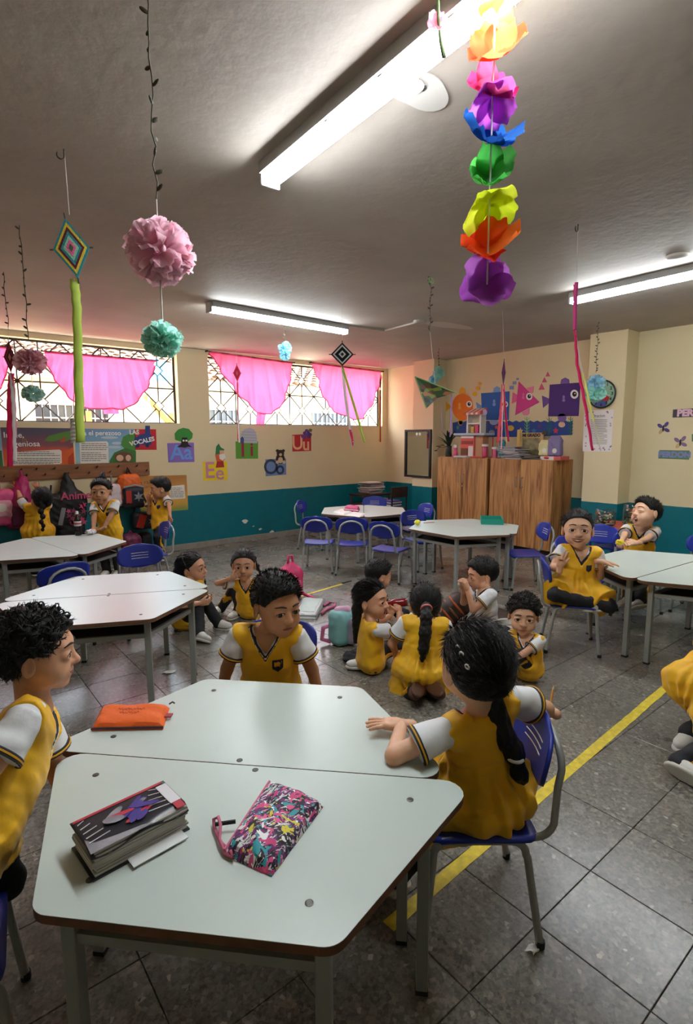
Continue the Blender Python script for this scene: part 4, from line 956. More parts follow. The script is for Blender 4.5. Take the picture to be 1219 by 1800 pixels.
    if stripe:
        x, y, z = G2.ax(); SS = None
        for q, k in (('l', -1), ('r', 1)):
            for a_, b_ in ((hp[q], J['k' + q]), (J['k' + q], J['a' + q])):
                u = nrm(b_ - a_); L = np.linalg.norm(b_ - a_); bend = nrm(np.cross(nrm(J['k' + q] - hp[q]), nrm(J['a' + q] - J['k' + q])) + 1e-4 * rt * k); od = rt * k; od = od if abs(np.dot(od, u)) < .8 else bend * np.sign(np.dot(bend, UPV) + 1e-6); od = nrm(od - u * (od @ u)); td = np.cross(u, od)
                l = (x - a_[0]) * u[0] + (y - a_[1]) * u[1] + (z - a_[2]) * u[2]; o_ = (x - a_[0]) * od[0] + (y - a_[1]) * od[1] + (z - a_[2]) * od[2]; w_ = (x - a_[0]) * td[0] + (y - a_[1]) * td[1] + (z - a_[2]) * td[2]
                rg = np.maximum(np.maximum(np.abs(w_) - .016 * s, -o_), np.maximum(-l, l - L)); SS = rg if SS is None else np.minimum(SS, rg)
        net_mesh('side_stripe', [nets(np.maximum(FP - .0035 * s, SS).astype(np.float32), G2)], M_gold, tr)
    # shoes
    if shoes:
        for q in 'lr':
            A_ = J['a' + q]; sd = nrm(A_ - J['k' + q]); fd = (feet or {}).get(q); fd = nrm(fd) if fd is not None else nrm(cdir(face) - UPV * 0)
            fu = -sd if abs(np.dot(fd, sd)) < .75 else (UPV if abs(fd[2]) < .7 else fw); fu = nrm(fu - fd * (fu @ fd)); fr = np.cross(fd, fu); Rf = np.array([fr, fd, fu])
            f2 = Field(); c = A_ - fu * .012 * s
            f2.add(ell(c + fd * .010 * s - fu * .002 * s, (.034 * s, .046 * s, .034 * s), Rf), .01 * s); f2.add(ell(c + fd * .068 * s - fu * .014 * s, (.035 * s, .056 * s, .026 * s), Rf), .03 * s); f2.add(cap(A_ - sd * .005 * s, A_, .030 * s, .032 * s), .015 * s)
            f2.sub(rbox(c + fd * .04 * s - fu * .070 * s, (.09 * s, .15 * s, .034 * s), Rf, .001), .003 * s)
            so = Field().add(ell(c + fd * .004 * s - fu * .036 * s, (.034 * s, .050 * s, .03 * s), Rf), .01 * s).add(ell(c + fd * .070 * s - fu * .036 * s, (.038 * s, .060 * s, .03 * s), Rf), .04 * s)
            so.sub(rbox(c + fd * .04 * s - fu * .096 * s, (.1 * s, .2 * s, .05 * s), Rf, .001), .003 * s).sub(rbox(c + fd * .04 * s + fu * .014 * s, (.1 * s, .2 * s, .042 * s), Rf, .001), .003 * s)
            shoe = solid('shoe', f2, max(.004, v * .9), shoem or M_shoe, t)
            if shoe: solid('sole', so, max(.004, v * .9), shoem or M_sole, shoe)
    return t
# ================================================================ the children, each where the photograph puts it
def off(p, r=0, u=0, f=0): return np.array(p) + RT * r + UPV * u + FW * f
M_brown = mat('brown_shoe', '#4e2c16', .5); M_jacket = mat('black_jacket', '#17171b', .7, bump=.3, bscale=30)
M_tieY = mat('hair_tie_yellow', '#e0b320', .5); M_tieR = mat('hair_tie_coral', '#c96a66', .5); M_band = mat('hair_band_black', '#17141a', .4)
# boy leaning at the nearest table, left edge
p = np.array([.06, 1.60, .60])
child('curly haired boy in a yellow vest leaning in from the left edge, in profile', 1.10, p, D(70, 1240, 1.55), 66, head=D(66, 1142, 1.53), hface=70, hpitch=-4,
      arms={'l': (D(150, 1500, 1.75), D(60, 1350, 1.8)), 'r': (D(-70, 1400, 1.40), D(-20, 1360, 1.3))},
      legs={'l': (off(p, -.26, -.19, .12), off(p, .2, -.3, .12)), 'r': (off(p, -.26, -.19, -.02), off(p, .2, -.3, -.02))}, feet={'l': (-RT), 'r': (-RT)},
      hair='curly', mouth='smile', gaze=(.0, -.15), skin=0, hem=.45, seed=1, hs=.98, base=(-.075, 1.555, .36), badge=False)
# boy behind the nearest table
p = np.array([1.235, 2.10, .45])
child('boy with short black hair in a yellow vest behind the nearest table, looking aside', 1.13, p, off(p, .0, .28, -.07), 183, head=D(487, 1062, 2.40), hface=143, hpitch=-8,
      arms={'l': (off(p, .245, -.08, -.06), off(p, .35, .1, .15)), 'r': (off(p, -.245, -.08, -.06), off(p, -.35, .1, .15))},
      legs={'l': (off(p, .10, -.36, -.30), off(p, .1, .1, -.5)), 'r': (off(p, -.10, -.36, -.30), off(p, -.1, .1, -.5))}, feet={'l': -FW, 'r': -FW},
      hair='short', mouth='closed', gaze=(.12, -.05), skin=1, seed=2, hs=1.12, base=(1.25, 2.12, .36), hem=.55)
# girl on the nearest chair, her back to us
p = np.array([1.41, 1.03, .45]); hc = D(838, 1168, 1.70)
tl = [(D(868, 1222, 1.69), .030), (D(872, 1255, 1.70), .034), (D(882, 1290, 1.70), .037), (D(902, 1320, 1.70), .034), (D(908, 1338, 1.70), .021), (D(914, 1360, 1.70), .026), (D(922, 1372, 1.70), .012)]
child('girl with a black ponytail in a yellow pinafore sitting with her back to us', 1.10, p, D(842, 1240, 1.72), -28, head=hc, hface=-14, hpitch=-4,
      arms={'l': (PZ(706, 1274, .655), D(690, 1390, 1.50)), 'r': (D(965, 1248, 2.0), D(1060, 1275, 1.70))},
      legs={'l': (off(p, -.36, -.40, .16), off(p, -.5, .1, .2)), 'r': (off(p, -.33, -.40, .02), off(p, -.5, .1, .0))}, feet={'l': -RT, 'r': -RT}, outfit='dress', hem=.85, skirtw=1.22,
      hair='back', tails=[{'pts': tl}], hands={'l': dict(d=-RT + FW * .15, n=-UPV, curl=6, thumb=40, spread=10), 'r': dict(d=FW - RT * .5, n=-UPV, curl=30)},
      ties=[(D(806, 1138, 1.62), .007, (1, 0, .3), M_tie), (D(812, 1150, 1.60), .007, (1, 0, .3), M_tie), (D(822, 1172, 1.58), .007, (1, 0, .2), M_tie), (D(862, 1130, 1.63), .007, (1, 0, 0), M_tie), (D(872, 1168, 1.60), .007, (1, 0, 0), M_tie), (D(906, 1333, 1.69), .022, (.1, 0, 1), M_tie)],
      seed=3, skin=2, hs=1.20, base=(1.40, 1.055, .36), badge=False)
# girl with long hair on the floor left
p = PZ(326, 1086, .085); hc = D(338, 998, 4.68)
child('long haired girl with a hair band sitting on the floor by the bluish table', 1.12, p, off(p, .05, .3, -.03), 115, head=hc, hface=98, hpitch=4,
      arms={'l': (D(366, 1056, 4.6), D(352, 1070, 4.9)), 'r': (D(352, 1060, 4.42), D(330, 1070, 4.3))},
      legs={'l': (PZ(382, 1092, .06), D(385, 1040, 4.5)), 'r': (PZ(350, 1112, .06), D(372, 1040, 4.4))}, feet={'l': RT - .4 * FW, 'r': RT * .9 - .5 * FW},
      hair='girl', tails=[{'pts': [(off(hc, -.06, .05, .02), .055), (off(hc, -.10, -.04, -.02), .060), (off(hc, -.12, -.15, -.04), .052), (off(hc, -.12, -.27, -.05), .030)]}, {'pts': [(off(hc, -.02, .04, .09), .04), (off(hc, .02, -.05, .10), .035), (off(hc, .06, -.15, .09), .028), (off(hc, .075, -.24, .07), .014)]}],
      ties=[(off(hc, -.02, .035, .0), .105, nrm(RT * .75 + UPV * .45), M_band)], mouth='closed', gaze=(0, .1), skin=0, seed=4, hem=.35, base=(p[0], p[1], 0), badge=False)
# girl with hand over her mouth
p = PZ(440, 1070, .085); hc = D(428, 988, depth(p) - .08)
child('girl on the floor covering her mouth with one hand, knees drawn up', .97, p, off(p, -.02, .3, -.04), 185, head=hc, hface=174, hpitch=-2,
      arms={'r': (off(hc, -.085, -.115, -.105), D(375, 1045, 4.9)), 'l': (D(443, 1050, 4.95), D(470, 1040, 5.1))},
      legs={'r': (PZ(390, 1068, .06), D(398, 985, 5.0)), 'l': (PZ(418, 1074, .06), D(440, 1000, 4.9))}, feet={'l': -FW - .6 * RT, 'r': -FW - .8 * RT},
      hands={'r': dict(d=RT * .85 + UPV * .5, n=FW, curl=12)}, hair='girl', tails=[{'kind': 'braid', 'pts': [(off(hc, .09, .03, .03), .02), (off(hc, .12, -.06, .04), .018), (off(hc, .14, -.12, .05), .012)]}, {'kind': 'braid', 'pts': [(off(hc, -.09, .03, .03), .02), (off(hc, -.11, -.05, .04), .014)]}],
      gaze=(0, 0), skin=0, seed=5, hs=1.3, hem=.2, base=(p[0], p[1], 0))
# child bending low behind the boy at the nearest table
p = PZ(474, 1092, .20)
child('child in yellow mostly hidden behind the boy, one hand stretched out', 1.0, p, off(p, .07, .20, -.20), 120, hface=150, hpitch=-30,
      arms={'l': (D(512, 1086, 4.35), D(500, 1120, 4.5)), 'r': (off(p, .10, -.10, -.30), off(p, -.2, .0, -.4))},
      legs={'l': (off(p, -.2, -.14, .2), off(p, .3, -.2, .1)), 'r': (off(p, -.22, -.14, .05), off(p, .3, -.2, -.1))}, feet={'l': -RT, 'r': -RT},
      hands={'l': dict(d=RT * .8 + UPV * .5, n=UPV, curl=15, spread=12)}, hair='girl', skin=2, seed=6, hem=.3, base=(p[0], p[1], 0), badge=False, v=.009)
# boy in a dark jacket
p = PZ(642, 1082, .085); hc = D(666, 1010, depth(p))
child('boy in a black jacket sitting behind the girl with the red drink', .97, p, off(p, .05, .3, .0), 60, head=hc, hface=70, hpitch=-12,
      arms={'l': (off(p, .28, .06, .05), off(p, .1, .0, .3)), 'r': (off(p, .25, .08, -.12), off(p, .1, .05, -.3))},
      legs={'l': (off(p, .36, -.03, .15), off(p, .3, .3, .2)), 'r': (off(p, .36, -.03, -.05), off(p, .3, .3, -.1))}, feet={'l': RT, 'r': RT},
      outfit='jacket', mats=(M_jacket, M_jacket, M_dark), sleeve=1.0, hair='short', skin=0, seed=7, hem=0, stripe=False, base=(p[0], p[1], 0), hs=1.24)
# girl drinking
p = PZ(652, 1158, .09); hc = D(654, 1054, depth(p) - .03)
tl = [(off(hc, -.07, .03, .0), .040), (off(hc, -.10, -.06, .0), .036), (off(hc, -.105, -.17, .0), .030), (off(hc, -.11, -.30, .0), .016)]
child('girl with a side ponytail sitting on the floor drinking from a red bottle', 1.0, p, off(p, .0, .3, -.02), 75, head=hc, hface=118, hpitch=2,
      arms={'r': (D(702, 1074, 3.72), D(700, 1150, 3.55)), 'l': (D(688, 1080, 3.98), D(690, 1140, 4.2))},
      legs={'l': (PZ(668, 1140, .07), D(725, 1120, 4.0)), 'r': (PZ(640, 1160, .07), D(720, 1150, 3.7))}, feet={'l': -RT, 'r': -RT},
      hands={'r': dict(d=UPV * .7 - RT * .25 + FW * .3, n=FW - RT * .3, curl=40), 'l': dict(d=UPV * .7, n=-FW + RT * .2, curl=40)},
      outfit='vest', hair='girl', tails=[{'pts': tl}], ties=[(off(hc, -.078, .02, -.01), .03, nrm(RT + UPV * .2), M_tieY)], mouth='open', gaze=(.25, .05), skin=0, seed=8, hs=1.26, hem=.12, base=(p[0], p[1], 0), badge=False)
# girl from behind, long ponytail
p = PZ(742, 1172, .16); hc = D(748, 1062, 3.55)
dq = depth(p); tl = [(D(750, 1066, dq - .10), .030), (D(750, 1084, dq - .15), .034), (D(748, 1112, dq - .17), .037), (D(745, 1140, dq - .175), .032), (D(743, 1160, dq - .17), .014)]
child('girl kneeling with her back to us, a long black ponytail down her yellow pinafore', 1.10, p, off(p, .02, .28, .02), 6, head=hc, hface=2, hpitch=-10,
      arms={'l': (off(p, -.15, .02, .18), off(p, -.4, .05, -.1)), 'r': (off(p, .15, .02, .2), off(p, .4, .05, -.1))},
      legs={'l': (off(p, -.06, -.10, -.13), off(p, -.15, -.1, .5)), 'r': (off(p, .06, -.10, -.13), off(p, .12, -.1, .5))}, feet={'l': -FW * .8 - RT * .3, 'r': -FW * .8 + RT * .3},
      outfit='dress', hem=.9, skirtw=1.12, shoem=M_brown, hair='back', tails=[{'pts': tl}], ties=[(D(750, 1070, dq - .115), .032, nrm(-FW - UPV * .5), M_tieR)], skin=0, seed=9, v=.0082, base=(p[0], p[1], 0), badge=False)
# boy in the white shirt eating
p = PZ(856, 1098, .10); hc = D(848, 1010, 4.42)
child('boy in a white shirt kneeling and eating with both hands at his mouth', 1.12, p, off(p, -.02, .3, .0), -100, head=hc, hface=-96, hpitch=-8,
      arms={'l': (D(822, 1036, 4.25), D(818, 1090, 4.2)), 'r': (D(816, 1034, 4.42), D(800, 1090, 4.6))},
      legs={'l': (off(p, .12, -.03, -.10), off(p, -.5, -.05, -.15)), 'r': (off(p, .12, -.03, .1), off(p, -.5, -.05, .15))}, feet={'l': RT, 'r': RT},
      hands={'l': dict(d=UPV * .8 - RT * .3, n=FW * .4 - RT * .5, curl=50), 'r': dict(d=UPV * .8 - RT * .3, n=-FW * .8, curl=50)}, outfit='white', hair='short', skin=0, seed=10, hem=0, base=(p[0], p[1], 0))
# curly toddler looking at us
p = PZ(928, 1174, .085); hc = D(919, 1068, depth(p) - .03)
child('small boy with curly brown hair on the floor looking sullenly at us', .86, p, off(p, -.03, .3, -.03), -140, head=hc, hface=-163, hpitch=-2,
      arms={'l': (D(888, 1165, 3.42), D(950, 1180, 3.4)), 'r': (D(880, 1150, 3.62), D(885, 1160, 4.0))},
      legs={'l': (PZ(886, 1188, .06), D(870, 1130, 3.4)), 'r': (PZ(880, 1160, .06), D(870, 1100, 3.8))}, feet={'l': -RT, 'r': -RT},
      hair='curly', hairm=M_hairb, mouth='frown', gaze=(.05, .05), skin=2, seed=11, hem=.55, hs=1.36, base=(p[0], p[1], 0), brow=-.5)
# girl on the chair showing two fingers
p = np.array([3.90, 2.06, .455]); hc = D(1016, 930, 4.10)
child('smiling girl on a chair holding up two fingers, one leg folded on the seat', 1.14, p, off(p, .02, .3, -.03), 186, head=hc, hface=200, hpitch=6,
      arms={'r': (D(985, 996, 3.85), D(955, 1030, 3.95)), 'l': (D(1058, 988, 4.02), D(1050, 1010, 4.2))},
      legs={'r': (off(p, .02, -.055, -.20), off(p, -.5, .06, -.25)), 'l': (off(p, -.04, -.06, -.10), off(p, .5, -.03, -.22))}, feet={'r': RT * .9, 'l': -RT},
      hands={'r': dict(d=UPV + RT * .1, n=-FW, curl=20, curls=(8, 8, 95, 95), spread=14), 'l': dict(d=RT * .9 - UPV * .1, n=-UPV, curl=8, spread=12)},
      outfit='dress', hem=.85, skirtw=1.1, hair='girl', mouth='grin', gaze=(0, 0), skin=2, seed=12, hs=1.2, base=(3.846, 2.05, .36), brow=.3)
# laughing boy
p = np.array([5.23, 2.15, .46]); hc = D(1138, 897, 4.92)
child('laughing boy with his head thrown back behind the right hand table', 1.10, p, off(p, .02, .3, .02), -145, head=hc, hface=-102, hpitch=16, hroll=-12,
      arms={'r': (D(1092, 955, 4.82), D(1100, 985, 5.1)), 'l': (D(1106, 963, 4.72), D(1175, 985, 4.8))},
      legs={'r': (PZ(1102, 1088, .06), D(1080, 1000, 4.7)), 'l': (PZ(1122, 1092, .06), D(1110, 1000, 4.6))}, feet={'l': -RT - .4 * FW, 'r': -RT - .4 * FW},
      hands={'r': dict(curl=45), 'l': dict(d=-RT, n=FW * .5 - UPV * .5, curl=45)}, hair='short', mouth='squint', skin=2, seed=13, hem=.3, hs=1.2, base=(5.25, 2.15, .36))
chair(5.26, 2.17, 215, 'blue chair under the laughing boy')
# girl reaching for the bags
p = D(66, 925, 6.28); p[2] = .56
hc = D(73, 878, 6.22)
child('girl with a thick braid reaching up to the bags, her back to us', 1.08, p, off(p, .0, .3, .02), -38, head=hc, hface=-50, hpitch=8,
      arms={'l': (D(22, 838, 6.5), D(20, 880, 6.4)), 'r': (D(50, 830, 6.65), D(70, 840, 6.6))},
      legs={'l': (off(p, -.07, -.50, 0), off(p, -.1, -.3, .5)), 'r': (off(p, .07, -.50, 0), off(p, .1, -.3, .5))}, feet={'l': FW - .4 * RT, 'r': FW},
      outfit='dress', hem=.6, skirtw=1.1, hair='back', tails=[{'kind': 'braid', 'pts': [(off(hc, .05, -.02, -.09), .035), (off(hc, .06, -.12, -.12), .032), (off(hc, .06, -.24, -.13), .026), (off(hc, .06, -.33, -.12), .02)]}], skin=0, seed=14, base=(p[0], p[1], 0), badge=False, hs=1.2)
# boy with hands on the far desk
p = D(194, 932, 6.35); p[2] = .56
child('boy with a topknot standing at the far desk, hands on the table beside the cola', 1.14, p, off(p, -.03, .3, -.02), 182, head=D(178, 864, 6.28), hface=172, hpitch=2,
      arms={'r': (D(164, 937, 6.05), D(165, 910, 6.3)), 'l': (D(178, 934, 6.08), D(222, 915, 6.2))},
      legs={'l': (off(p, .07, -.50, 0), off(p, .1, -.3, -.5)), 'r': (off(p, -.07, -.50, 0), off(p, -.1, -.3, -.5))}, feet={'l': -FW, 'r': -FW},
      hands={'l': dict(d=-RT * .8 - UPV * .3, n=-UPV, curl=35), 'r': dict(d=-FW - UPV * .3, n=-UPV, curl=35)}, hair='short', tails=[{'pts': [(D(180, 842, 6.30), .030), (D(180, 836, 6.31), .030), (D(181, 831, 6.32), .016)]}], gaze=(0, 0), skin=1, seed=15, hem=.5, hs=1.2, base=(p[0], p[1], 0))
# boy in the tracksuit
p = PZ(287, 985, 0.0); p[2] = .54
child('boy in yellow vest and striped black tracksuit standing by the wall, in profile', 1.12, p, off(p, -.02, .3, .0), -158, head=D(284, 850, 6.90), hface=-116, hpitch=-8,
      arms={'r': (D(262, 880, 7.05), D(262, 910, 7.1)), 'l': (D(300, 912, 6.75), D(318, 895, 6.8))},
      legs={'r': (PZ(286, 983, .06), off(p, -.1, -.25, -.4)), 'l': (off(p, -.02, -.42, -.10), off(p, -.05, -.2, -.5))}, feet={'l': -RT * .7 - UPV * .6, 'r': -RT - .3 * FW},
      hair='short', skin=1, seed=16, hem=.5, base=(p[0], p[1], 0), hands={'r': dict(curl=45)})
# child cut off by the right edge
p = np.array([3.13, .93, .30])
child('child in a yellow pinafore kneeling at the lower right edge', 1.12, p, off(p, .18, .24, .06), 80, hface=80,
      arms={'l': (off(p, .3, .0, .2), off(p, .2, .0, .4)), 'r': (off(p, .35, .0, -.12), off(p, .2, .0, -.3))},
      legs={'l': (off(p, -.05, -.24, -.02), off(p, .3, -.15, .1)), 'r': (PZ(1198, 1340, .07), off(p, .2, -.1, -.3))}, feet={'l': -RT * .6 - FW * .4, 'r': -FW * .9 + RT * .5},
      outfit='dress', hem=.75, skirtw=1.2, hair='girl', skin=0, seed=17, v=.0085, base=(p[0], p[1], 0), badge=False)
# ================================================================ things on the walls
class Wall:
    """a vertical plane: px -> point, with reading direction u, up v, outward normal n"""
    def __init__(s, axis, val):
        s.axis, s.val = axis, val
        s.u = np.array([1., 0, 0]) if axis == 'y' else np.array([0, -1., 0]); s.v = UPV; s.n = np.cross(s.u, s.v)
    def p(s, px, py): return PY(px, py, s.val) if s.axis == 'y' else PX(px, py, s.val)
    def poly(s, pts, m, name, parent, lift=0.0, th=.002):
        """flat sheet whose outline is given in picture pixels"""
        q = [s.p(*a) for a in pts]; o = q[0]; uv = [((a - o) @ s.u, (a - o) @ s.v) for a in q]
        ar = sum(uv[i][0] * uv[(i + 1) % len(uv)][1] - uv[(i + 1) % len(uv)][0] * uv[i][1] for i in range(len(uv)))
        if ar < 0: uv = uv[::-1]
        return MB().prism(uv, o + s.n * lift, s.u, s.v, s.n, th).build(name, m, parent)
    def sheet(s, uv, o, m, name, parent, lift=0.0, th=.002): return MB().prism(uv, o + s.n * lift, s.u, s.v, s.n, th).build(name, m, parent)
    def text(s, t, px, py, size, m, parent, name='lettering', bold=0.0, lift=.003, tilt=0):
        a = math.radians(tilt); u = s.u * math.cos(a) + s.v * math.sin(a); v = s.v * math.cos(a) - s.u * math.sin(a)
        return letters(t, s.p(px, py), u, v, size, m, parent, name, bold, lift)
WB = Wall('y', YB); WR = Wall('x', XR); WC = Wall('x', XC)
def C(h, r=.75, **k): return mat('paper_' + h.lstrip('#'), h, r, **k)
def zm(x0, y0, sc): return lambda *pts: [(x0 + a * sc, y0 + b * sc) for a, b in pts]
# ---- vowel cards
z2 = zm(340, 580, 400 / 1219)
def card(label, outline, col, big, big_at, size, lcol, tilt=0):
    c = WB.p(*np.mean(outline, 0)); t = thing('letter_card', label, 'letter card', c, 'vowel cards')
    WB.poly(outline, C(col), 'card', t); bx, by = big_at
    WB.text(big, bx, by, size, C(lcol), t, bold=.004, tilt=tilt); return t
t = card('purple vowel card reading Aa with a green tree above', [(294, 779), (341, 778), (342, 812), (296, 813)], '#8a6fc0', 'Aa', (319, 796), .30, '#6fa0e6')
WB.poly([(308, 773), (307, 762), (313, 755), (322, 752), (332, 754), (339, 762), (338, 770), (332, 775), (320, 777)], C('#3d8f3a'), 'tree_crown', t, .002, .003)
WB.poly([(311, 786), (318, 781), (320, 769), (329, 769), (331, 781), (338, 786), (331, 785), (325, 787), (318, 786)], C('#2c1d18'), 'tree_trunk', t, .004, .003)
for x in (322.5, 327.5): WB.poly([(x - 1.6, 776), (x - 1.6, 773), (x + 1.6, 773), (x + 1.6, 776)], C('#f2efe6'), 'tree_eye', t, .007, .002)
t = card('yellow vowel card reading Ee with a bearded gnome above', z2((50, 705), (180, 703), (183, 804), (53, 808)), '#f2d324', 'E', z2((88, 755))[0], .34, '#c987a0')
WB.text('e', *z2((142, 768))[0], .30, C('#c987a0'), t, bold=.004)
WB.poly(z2((118, 668), (122, 625), (136, 608), (146, 628), (166, 640), (160, 655), (140, 664)), C('#2f7d46'), 'gnome_hat', t, .003, .003)
WB.poly(z2((116, 668), (160, 660), (170, 690), (158, 705), (124, 704)), C('#d8643a'), 'gnome_coat', t, .003, .003); WB.poly(z2((138, 668), (165, 662), (172, 685), (156, 700), (140, 690)), C('#efe9de'), 'gnome_beard', t, .006, .003)
WB.poly(z2((140, 645), (162, 645), (165, 668), (142, 672)), C('#e0a585'), 'gnome_face', t, .005, .003); WB.poly(z2((126, 704), (160, 703), (165, 735), (120, 738)), C('#b0302c'), 'gnome_trousers', t, .003, .003)
t = card('green vowel card reading Ii with a grey ice hut above', z2((226, 597), (347, 597), (347, 689), (228, 690)), '#5f9e36', 'I', z2((265, 640))[0], .36, '#9c2346')
WB.text('i', *z2((313, 642))[0], .30, C('#9c2346'), t, bold=.006)
WB.poly(z2((252, 605), (254, 560), (270, 535), (300, 523), (328, 535), (340, 570), (342, 607)), C('#b8b9c2'), 'ice_hut', t, .003, .003)
for k in range(4): WB.poly(z2((256, 545 + 15 * k), (338, 548 + 15 * k), (338, 550 + 15 * k), (256, 547 + 15 * k)), C('#8d8f9c'), 'block_joint', t, .006, .001)
WB.poly(z2((252, 606), (252, 580), (262, 570), (270, 582), (270, 606)), C('#46507e'), 'hut_door', t, .006, .002)
t = card('blue vowel card reading Oo with a brown bear above', z2((386, 693), (497, 688), (498, 775), (388, 784)), '#6f88b8', 'O', z2((416, 737))[0], .34, '#3c3f52')
WB.text('o', *z2((465, 742))[0], .30, C('#3c3f52'), t, bold=.006)
def zc_(cx, cy, r, n=14, ry=None): return z2(*[(cx + r * math.cos(2 * math.pi * i / n), cy + (ry or r) * math.sin(2 * math.pi * i / n)) for i in range(n)])
WB.poly(zc_(466, 690, 24, ry=28), C('#3a2720'), 'bear_body', t, .003, .003); WB.poly(zc_(466, 697, 13, ry=17), C('#d6b894'), 'bear_belly', t, .006, .002); WB.poly(zc_(466, 662, 20), C('#3a2720'), 'bear_head', t, .006, .003)
for x in (450, 482): WB.poly(zc_(x, 647, 8), C('#3a2720'), 'bear_ear', t, .004, .003)
WB.poly(zc_(466, 668, 8), C('#d6b894'), 'bear_muzzle', t, .009, .002)
for x in (449, 485): WB.poly(zc_(x, 708, 9), C('#d6b894'), 'bear_paw', t, .007, .002)
t = card('red vowel card reading Uu with purple grapes above', z2((530, 562), (631, 556), (632, 648), (531, 651)), '#c22f33', 'U', z2((558, 608))[0], .32, '#f0b78c')
WB.text('u', *z2((604, 614))[0], .30, C('#f0b78c'), t, bold=.006)
for k, (x, y) in enumerate(((585, 570), (596, 552), (606, 540), (616, 552), (606, 562), (618, 570), (597, 575), (625, 560))): WB.poly(zc_(x, y, 9), C('#5c3a7c' if k % 2 else '#6c4490'), 'grape', t, .003 + .0008 * k, .003)
WB.poly(z2((612, 540), (625, 528), (637, 533), (632, 548)), C('#5d6b3a'), 'grape_leaf', t, .005, .003)
# ---- posters above the rack
z5 = zm(0, 740, 340 / 1219)
def ramp_mat(key, stops, axis=2, scale=1.0, noise=.35):
    m, nt, b = nodes_of(key); N = nt.nodes.new; L = nt.links.new
    g = N('ShaderNodeTexCoord'); sp = N('ShaderNodeSeparateXYZ'); L(g.outputs['Generated'], sp.inputs[0]); n = N('ShaderNodeTexNoise'); n.inputs['Scale'].default_value = 3; n.inputs['Detail'].default_value = 3; L(g.outputs['Generated'], n.inputs[0])
    a = N('ShaderNodeMath'); a.operation = 'MULTIPLY_ADD'; a.inputs[1].default_value = noise; L(n.outputs[0], a.inputs[0]); L(sp.outputs[axis], a.inputs[2])
    s_ = N('ShaderNodeMath'); s_.operation = 'SUBTRACT'; s_.inputs[1].default_value = noise / 2; L(a.outputs[0], s_.inputs[0])
    cr = N('ShaderNodeValToRGB'); L(s_.outputs[0], cr.inputs[0]); E = cr.color_ramp.elements; cr.color_ramp.interpolation = 'EASE'
    E[0].position, E[0].color = stops[0][0], lin(stops[0][1]); E[1].position, E[1].color = stops[-1][0], lin(stops[-1][1])
    for p, c in stops[1:-1]: x = E.new(p); x.color = lin(c)
    L(cr.outputs[0], b.inputs['Base Color']); b.inputs['Roughness'].default_value = .35; return m
M_sunset = ramp_mat('poster_sunset', [(0, '#e8863c'), (.35, '#d9562c'), (.62, '#7d4a55'), (1, '#4f4a5e')])
M_skyb = ramp_mat('poster_sky', [(0, '#7aa64a'), (.25, '#9cc3cf'), (.7, '#7fa9c6'), (1, '#6f96b6')])
M_desert = ramp_mat('poster_meadow', [(0, '#8a9a4c'), (.3, '#d8a24a'), (.7, '#c98e4c'), (1, '#b87f42')])
M_txt = C('#5a5550'); M_pbox = C('#e6e1d6', .5)
def textlines(x0, x1, ys, m, t, lift=.005, seed=0):
    r = random.Random(seed)
    for y in ys:
        x = x0; row = []
        e = x1 - r.uniform(0, .25) * (x1 - x0) if r.random() < .3 else x1
        while x < e:
            w = r.uniform(2.5, 8); row.append((x, min(x + w, e))); x += w + 1.0
        b = MB()
        for a, c in row:
            p, q = WB.p(a, y), WB.p(c, y); b.obox((p + q) / 2 + WB.n * lift, (q - p) / 2, WB.v * .0035, WB.n * .0004)
        b.build('text_line', m, t)
t = thing('poster', 'large sunset poster with a fable reading ingeniosa, above the coat rack', 'poster', WB.p(60, 785), 'story posters')
WB.poly(z5((2, 40), (455, 46), (473, 300), (30, 325)), M_sunset, 'poster_sheet', t)
WB.text('Irene,', 24, 765, .092, C('#e9e6e2'), t, bold=.001); WB.text('ingeniosa', 42, 780.5, .092, C('#e9e6e2'), t, bold=.001); WB.text('la', 43, 773, .09, C('#8f7a4a'), t)
WB.poly(z5((62, 195), (375, 180), (388, 190), (390, 262), (380, 272), (60, 280)), M_pbox, 'text_box', t, .002, .001)
textlines(20, 105, [794, 797.3, 800.6, 806, 809.3, 812.6, 815], M_txt, t, seed=1)
WB.poly(z5((280, 125), (305, 95), (380, 75), (450, 60), (456, 100), (420, 130), (380, 118), (330, 130)), C('#5d8a3c'), 'painted_foliage', t, .002, .001)
WB.poly(z5((375, 130), (405, 95), (415, 125), (400, 135)), C('#b4582c'), 'painted_rock', t, .003, .001)
WB.poly(z5((410, 300), (390, 240), (415, 190), (462, 165), (470, 298)), C('#d8622c'), 'painted_hill', t, .002, .001); WB.poly(z5((430, 298), (430, 230), (462, 195), (468, 298)), C('#b9441f'), 'painted_hill', t, .003, .001)
t = thing('poster', 'blue sky poster about a sloth, between the sunset poster and the red sign', 'poster', WB.p(185, 785), 'story posters')
WB.poly(z5((470, 48), (853, 52), (857, 293), (480, 303)), M_skyb, 'poster_sheet', t)
WB.text('Livia el perezoso', 172, 761.5, .085, C('#eef0ee'), t, bold=.001)
WB.poly(z5((500, 132), (672, 128), (682, 138), (684, 262), (508, 268)), M_pbox, 'text_box', t, .002, .001)
textlines(143, 187, [780, 783.4, 786.8, 790.2, 796, 799.4, 802.8, 806.2, 809.5], M_txt, t, seed=2)
for k, q in enumerate((((760, 150), (775, 100), (850, 62), (853, 190), (790, 180)), ((690, 250), (720, 200), (790, 170), (857, 190), (857, 290), (690, 292)), ((482, 300), (500, 275), (560, 268), (640, 275), (645, 300)))): WB.poly(z5(*q), C(('#4d8a3e', '#3f7434', '#5f8f45')[k]), 'painted_foliage', t, .002 + .001 * k, .001)
